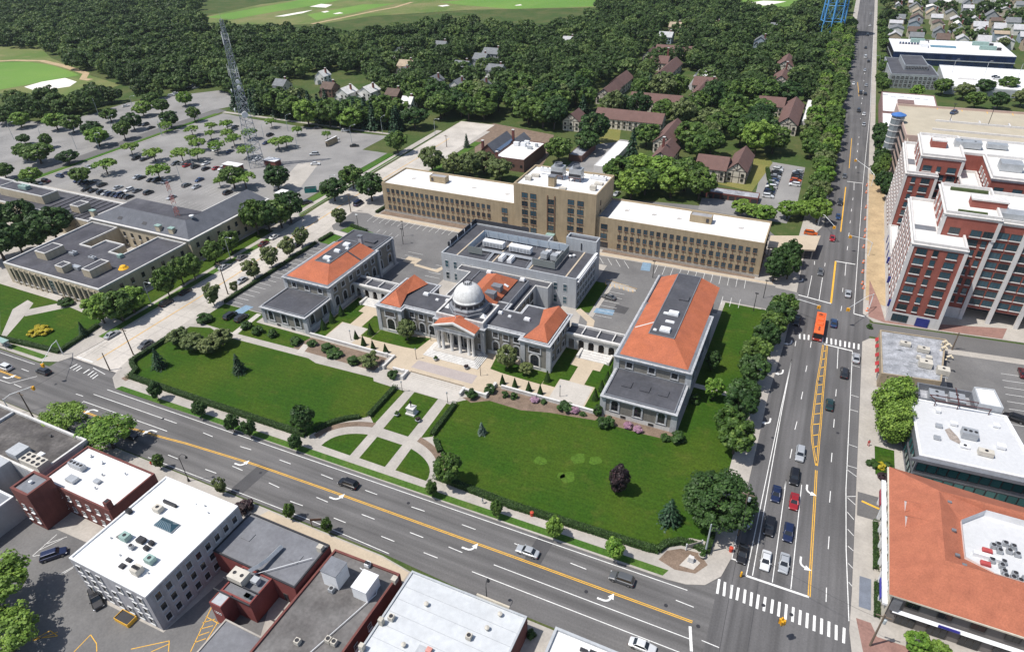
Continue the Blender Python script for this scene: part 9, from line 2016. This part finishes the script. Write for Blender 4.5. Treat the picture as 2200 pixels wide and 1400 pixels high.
for i, (x, y) in enumerate(((23.6, 297.7), (23.7, 281.1), (23.7, 257.9), (23.6, 252.4), (23.4, 243.3), (23.5, 230.8), (23.4, 223.4), (23.4, 215.0), (25.0, 198.1), (23.8, 212.2), (23.5, 269.0), (23.7, 306.0))):
 t = thing('traffic_barrel', 'orange traffic barrel on the kerb of the sandy work strip', 'barrel', (x, y, KERB), 0, 'orange barrels of the work strip')
 MB().lathe(0, 0, [(0.38, 0), (0.38, 0.1), (0.3, 0.12), (0.26, 1.0), (0.15, 1.05)], 10).build('drum', mat('barrel_orange', (0.75, 0.16, 0.03), 0.6), t, local=True)
 for z in (0.35, 0.7): MB().lathe(0, 0, [(0.31, z), (0.30, z+0.14)], 10).build('reflective_band', cobra_w, t, local=True)

# statue on its pedestal in the garden
stt = thing('statue', 'dark bronze statue on a white stone pedestal in the garden lawn', 'statue', (-78.4, 102.7, KERB+0.02))
MB().box(-1.3, -1.1, 0, 1.3, 1.1, 0.35).build('base', trim_lt, stt, local=True); MB().box(-0.95, -0.8, 0.35, 0.95, 0.8, 1.9).build('pedestal', trim_lt, stt, local=True); MB().box(-1.1, -0.95, 1.9, 1.1, 0.95, 2.1).build('pedestal_cap', trim_lt, stt, local=True)
def figure(name, parent, m, joints, bones, loc=(0, 0, 0), rz=0.0, local=True):
 """one continuous body grown over a jointed skeleton"""
 me = bpy.data.meshes.new(name); me.from_pydata([j[:3] for j in joints], bones, []); me.materials.append(m)
 o = link(name, me, parent, loc, rz); md_ = o.modifiers.new('skin', 'SKIN')
 for v, j in zip(me.skin_vertices[0].data, joints): v.radius = (j[3], j[3])
 me.skin_vertices[0].data[0].use_root = True
 o.modifiers.new('smooth', 'SUBSURF').levels = 1
 return o
BODY = [(0, 0, 0.95, 0.15), (0, 0, 1.2, 0.15), (0, 0, 1.42, 0.17), (0, 0, 1.54, 0.065), (0, 0.02, 1.66, 0.11), (0, 0.02, 1.75, 0.08), (-0.1, 0, 0.9, 0.1), (-0.12, 0.12, 0.5, 0.075), (-0.12, 0.02, 0.1, 0.05), (-0.12, 0.16, 0.05, 0.045), (0.1, 0, 0.9, 0.1), (0.12, -0.08, 0.5, 0.075), (0.12, -0.3, 0.12, 0.05), (0.12, -0.18, 0.05, 0.045), (-0.22, 0, 1.42, 0.07), (-0.28, -0.08, 1.15, 0.05), (-0.26, 0.08, 0.9, 0.035), (0.22, 0, 1.42, 0.07), (0.28, 0.06, 1.15, 0.05), (0.26, 0.2, 0.95, 0.035)]
BONES = [(0, 1), (1, 2), (2, 3), (3, 4), (4, 5), (0, 6), (6, 7), (7, 8), (8, 9), (0, 10), (10, 11), (11, 12), (12, 13), (2, 14), (14, 15), (15, 16), (2, 17), (17, 18), (18, 19)]
fig = figure('figure', stt, mat('bronze', (0.035, 0.04, 0.035), 0.45, metal=0.5), BODY, BONES, (0, 0, 2.08)); fig.scale = (1.25, 1.25, 1.25)
for i, (x, y, c, lab, rz) in enumerate(((-48.6, 83.7, (0.42, 0.42, 0.44), 'person in grey walking on the pavement before the east lawn', 1.5), (26.0, 135.0, (0.45, 0.05, 0.05), 'person in red walking below the ginkgo trees', 0.1))):
 p_ = thing('person', lab, 'person', (x, y, KERB), rz)
 b_ = figure('body', p_, mat('clothes_%d' % i, c, 0.9), BODY, BONES)
 MB().lathe(0, 0.0, [(0.1, 1.68), (0.13, 1.74), (0.1, 1.82), (0.03, 1.85)], 10).build('hair', mat('dark_hair', (0.03, 0.02, 0.015), 0.8), p_, local=True)
# bus shelter, monument sign, bins, hydrants and skips
bsx, bsy = -207.1, 80.1
bst = thing('bus_shelter', 'glass-roofed bus shelter on the pavement before the small park', 'bus shelter', (bsx, bsy, KERB))
for dx in (-2.2, 2.2):
 for dy in (-0.7, 0.7): MB().box(dx-0.06, dy-0.06, 0, dx+0.06, dy+0.06, 2.4).build('post', steel, bst, local=True)
MB().box(-2.5, -0.9, 2.4, 2.5, 0.9, 2.55).build('roof', unit_g, bst, local=True); MB().box(-2.1, 0.64, 0.3, 2.1, 0.68, 2.2).build('back_pane', glass('shelter_glass', (0.2, 0.25, 0.25), 0.1, 0.1), bst, local=True); MB().box(-1.6, 0.2, 0.45, 1.6, 0.55, 0.52).build('bench', steel, bst, local=True)
sgx, sgy = -4.9, 90.3
sg = thing('notice_board', 'white-framed notice board in the corner bed beside the hedge', 'sign', (sgx, sgy, KERB), math.radians(40))
for dx in (-1.7, 1.7): MB().box(dx-0.1, -0.1, 0, dx+0.1, 0.1, 1.9).build('post', cobra_w, sg, local=True)
MB().box(-1.6, -0.05, 0.5, 1.6, 0.05, 1.6).build('board', mat('board_grey', (0.35, 0.32, 0.28), 0.8), sg, local=True)
mnx, mny = -4.8, 87.1
mn = thing('stone_marker', 'small stone marker block in the corner bed', 'monument', (mnx, mny, KERB)); MB().box(-0.5, -0.35, 0, 0.5, 0.35, 1.2).build('block', trim_lt, mn, local=True); MB().box(-0.6, -0.45, 0, 0.6, 0.45, 0.2).build('base', trim, mn, local=True)
def simple(name, lab, cat, x, y, z, pieces, rz=0.0, grp=None):
 t = thing(name, lab, cat, (x, y, z), rz, grp)
 for (n_, m_, prof) in pieces: MB().lathe(0, 0, prof, 10).build(n_, m_, t, local=True)
 return t
redp = mat('red_paint', (0.5, 0.06, 0.03), 0.6)
simple('bollard', 'yellow bollard at the road edge near the corner', 'bollard', 4.6, 87.5, 0.03, [('post', sig_y, [(0.2, 0), (0.2, 1.3), (0.12, 1.45)]), ('base', blackm, [(0.3, 0), (0.3, 0.08), (0.2, 0.1)])])
simple('litter_bin', 'red bin against the hedge of the east lawn', 'bin', -37.6, 84.9, KERB, [('drum', redp, [(0.35, 0), (0.4, 1.0)]), ('lid', redp, [(0.42, 1.0), (0.42, 1.1), (0.1, 1.2)])])
simple('litter_bin', 'rust-red bin at the cross street kerb under the wires', 'bin', 1.9, 92.5, KERB, [('drum', redp, [(0.35, 0), (0.4, 1.0)]), ('lid', redp, [(0.42, 1.0), (0.42, 1.1), (0.1, 1.2)])])
simple('fire_hydrant', 'red hydrant on the near pavement beside the small round tree', 'hydrant', -125.2, 63.1, KERB, [('barrel', redp, [(0.16, 0), (0.16, 0.7), (0.2, 0.72), (0.05, 0.95)]), ('nozzle', redp, [(0.24, 0.45), (0.24, 0.58)])])
def crate(name, lab, cat, x, y, w, d, h, m, rz=0.0, z=0.03, lid=None):
 t = thing(name, lab, cat, (x, y, z), rz); b = MB(); inn = ring_of(b, rect(-w/2, -d/2, w/2, d/2), 0.08, 0, h); b.build('box', m, t, local=True)
 MB().box(-w/2+0.09, -d/2+0.09, 0.0, w/2-0.09, d/2-0.09, h*0.8).build('contents', lid or steel_dk, t, local=True)
crate('skip', 'teal waste skip in the yard across the drive', 'skip', -199.8, 212.2, 5, 2.6, 2.0, mat('teal_paint', (0.02, 0.22, 0.20), 0.6), 0.6)
crate('areaway_rail', 'yellow-railed cellar areaway at the foot of the white-roofed building', 'areaway', -96.3, 33.0, 3.6, 2.0, 0.9, ye_paint, 0.0, KERB+0.02)
sfx, sfy = -77.5, 64.3
sf = thing('sign_frame', 'brown timber sign frame between the small trees on the tan pavement', 'sign', (sfx, sfy, KERB), 0.5)
for dx in (-1.1, 1.1): MB().box(dx-0.08, -0.08, 0, dx+0.08, 0.08, 2.6).build('post', polew, sf, local=True)
MB().box(-1.2, -0.06, 1.9, 1.2, 0.06, 2.5).build('board', mat('brown_board', (0.12, 0.07, 0.05), 0.8), sf, local=True)
cn = thing('entrance_canopy', 'long pale concrete canopy reaching to the cross street kerb', 'canopy', (-4, 226, 0))
MB().prism([(-7.6, 222.6), (7.6, 226.4), (8.6, 238.8), (-7.7, 232.4)], 3.6, 4.1, bottom=True).build('roof', pave_cream, cn)
for (x, y) in ((-7, 223.6), (0, 225.4), (7, 227.4), (-7, 231.4), (0, 234), (7.6, 237)): MB().box(x-0.2, y-0.2, 0, x+0.2, y+0.2, 3.6).build('column', concrete, cn)
# manholes and road wear
for i, (x, y) in enumerate(((-63.5, 77.4), (-99.6, 71.4), (-6.9, 75.8), (-0.7, 74.1), (14.1, 83.1), (9.3, 83.0), (-81.7, 66.0), (5.6, 129.2), (19.5, 137.0), (14.2, 156.0), (-175.5, 74.3), (-136.0, 75.8), (-21.2, 72.6))):
 MB().lathe(x, y, [(0.36, 0.053), (0.36, 0.058)], 14).build('manhole_cover', steel_dk, avenue if y < 80 else franklin)

# ================================================================== summer haze
hz = MB().box(-3600, -1000, -1.1, 3600, 6100, 114).build('haze', None)
hm = bpy.data.materials.new('haze_air'); hm.use_nodes = True
hn = hm.node_tree.nodes; hn.remove(hn['Principled BSDF'])
pv = hn.new('ShaderNodeVolumePrincipled'); pv.inputs['Color'].default_value = (0.80, 0.88, 1.0, 1); pv.inputs['Density'].default_value = 0.000045; pv.inputs['Anisotropy'].default_value = 0.2
hm.node_tree.links.new(pv.outputs[0], hn['Material Output'].inputs['Volume'])
hz.data.materials.clear(); hz.data.materials.append(hm)
hz['kind'] = 'stuff'; hz['label'] = 'thin pale summer haze over the whole town'; hz['category'] = 'haze'
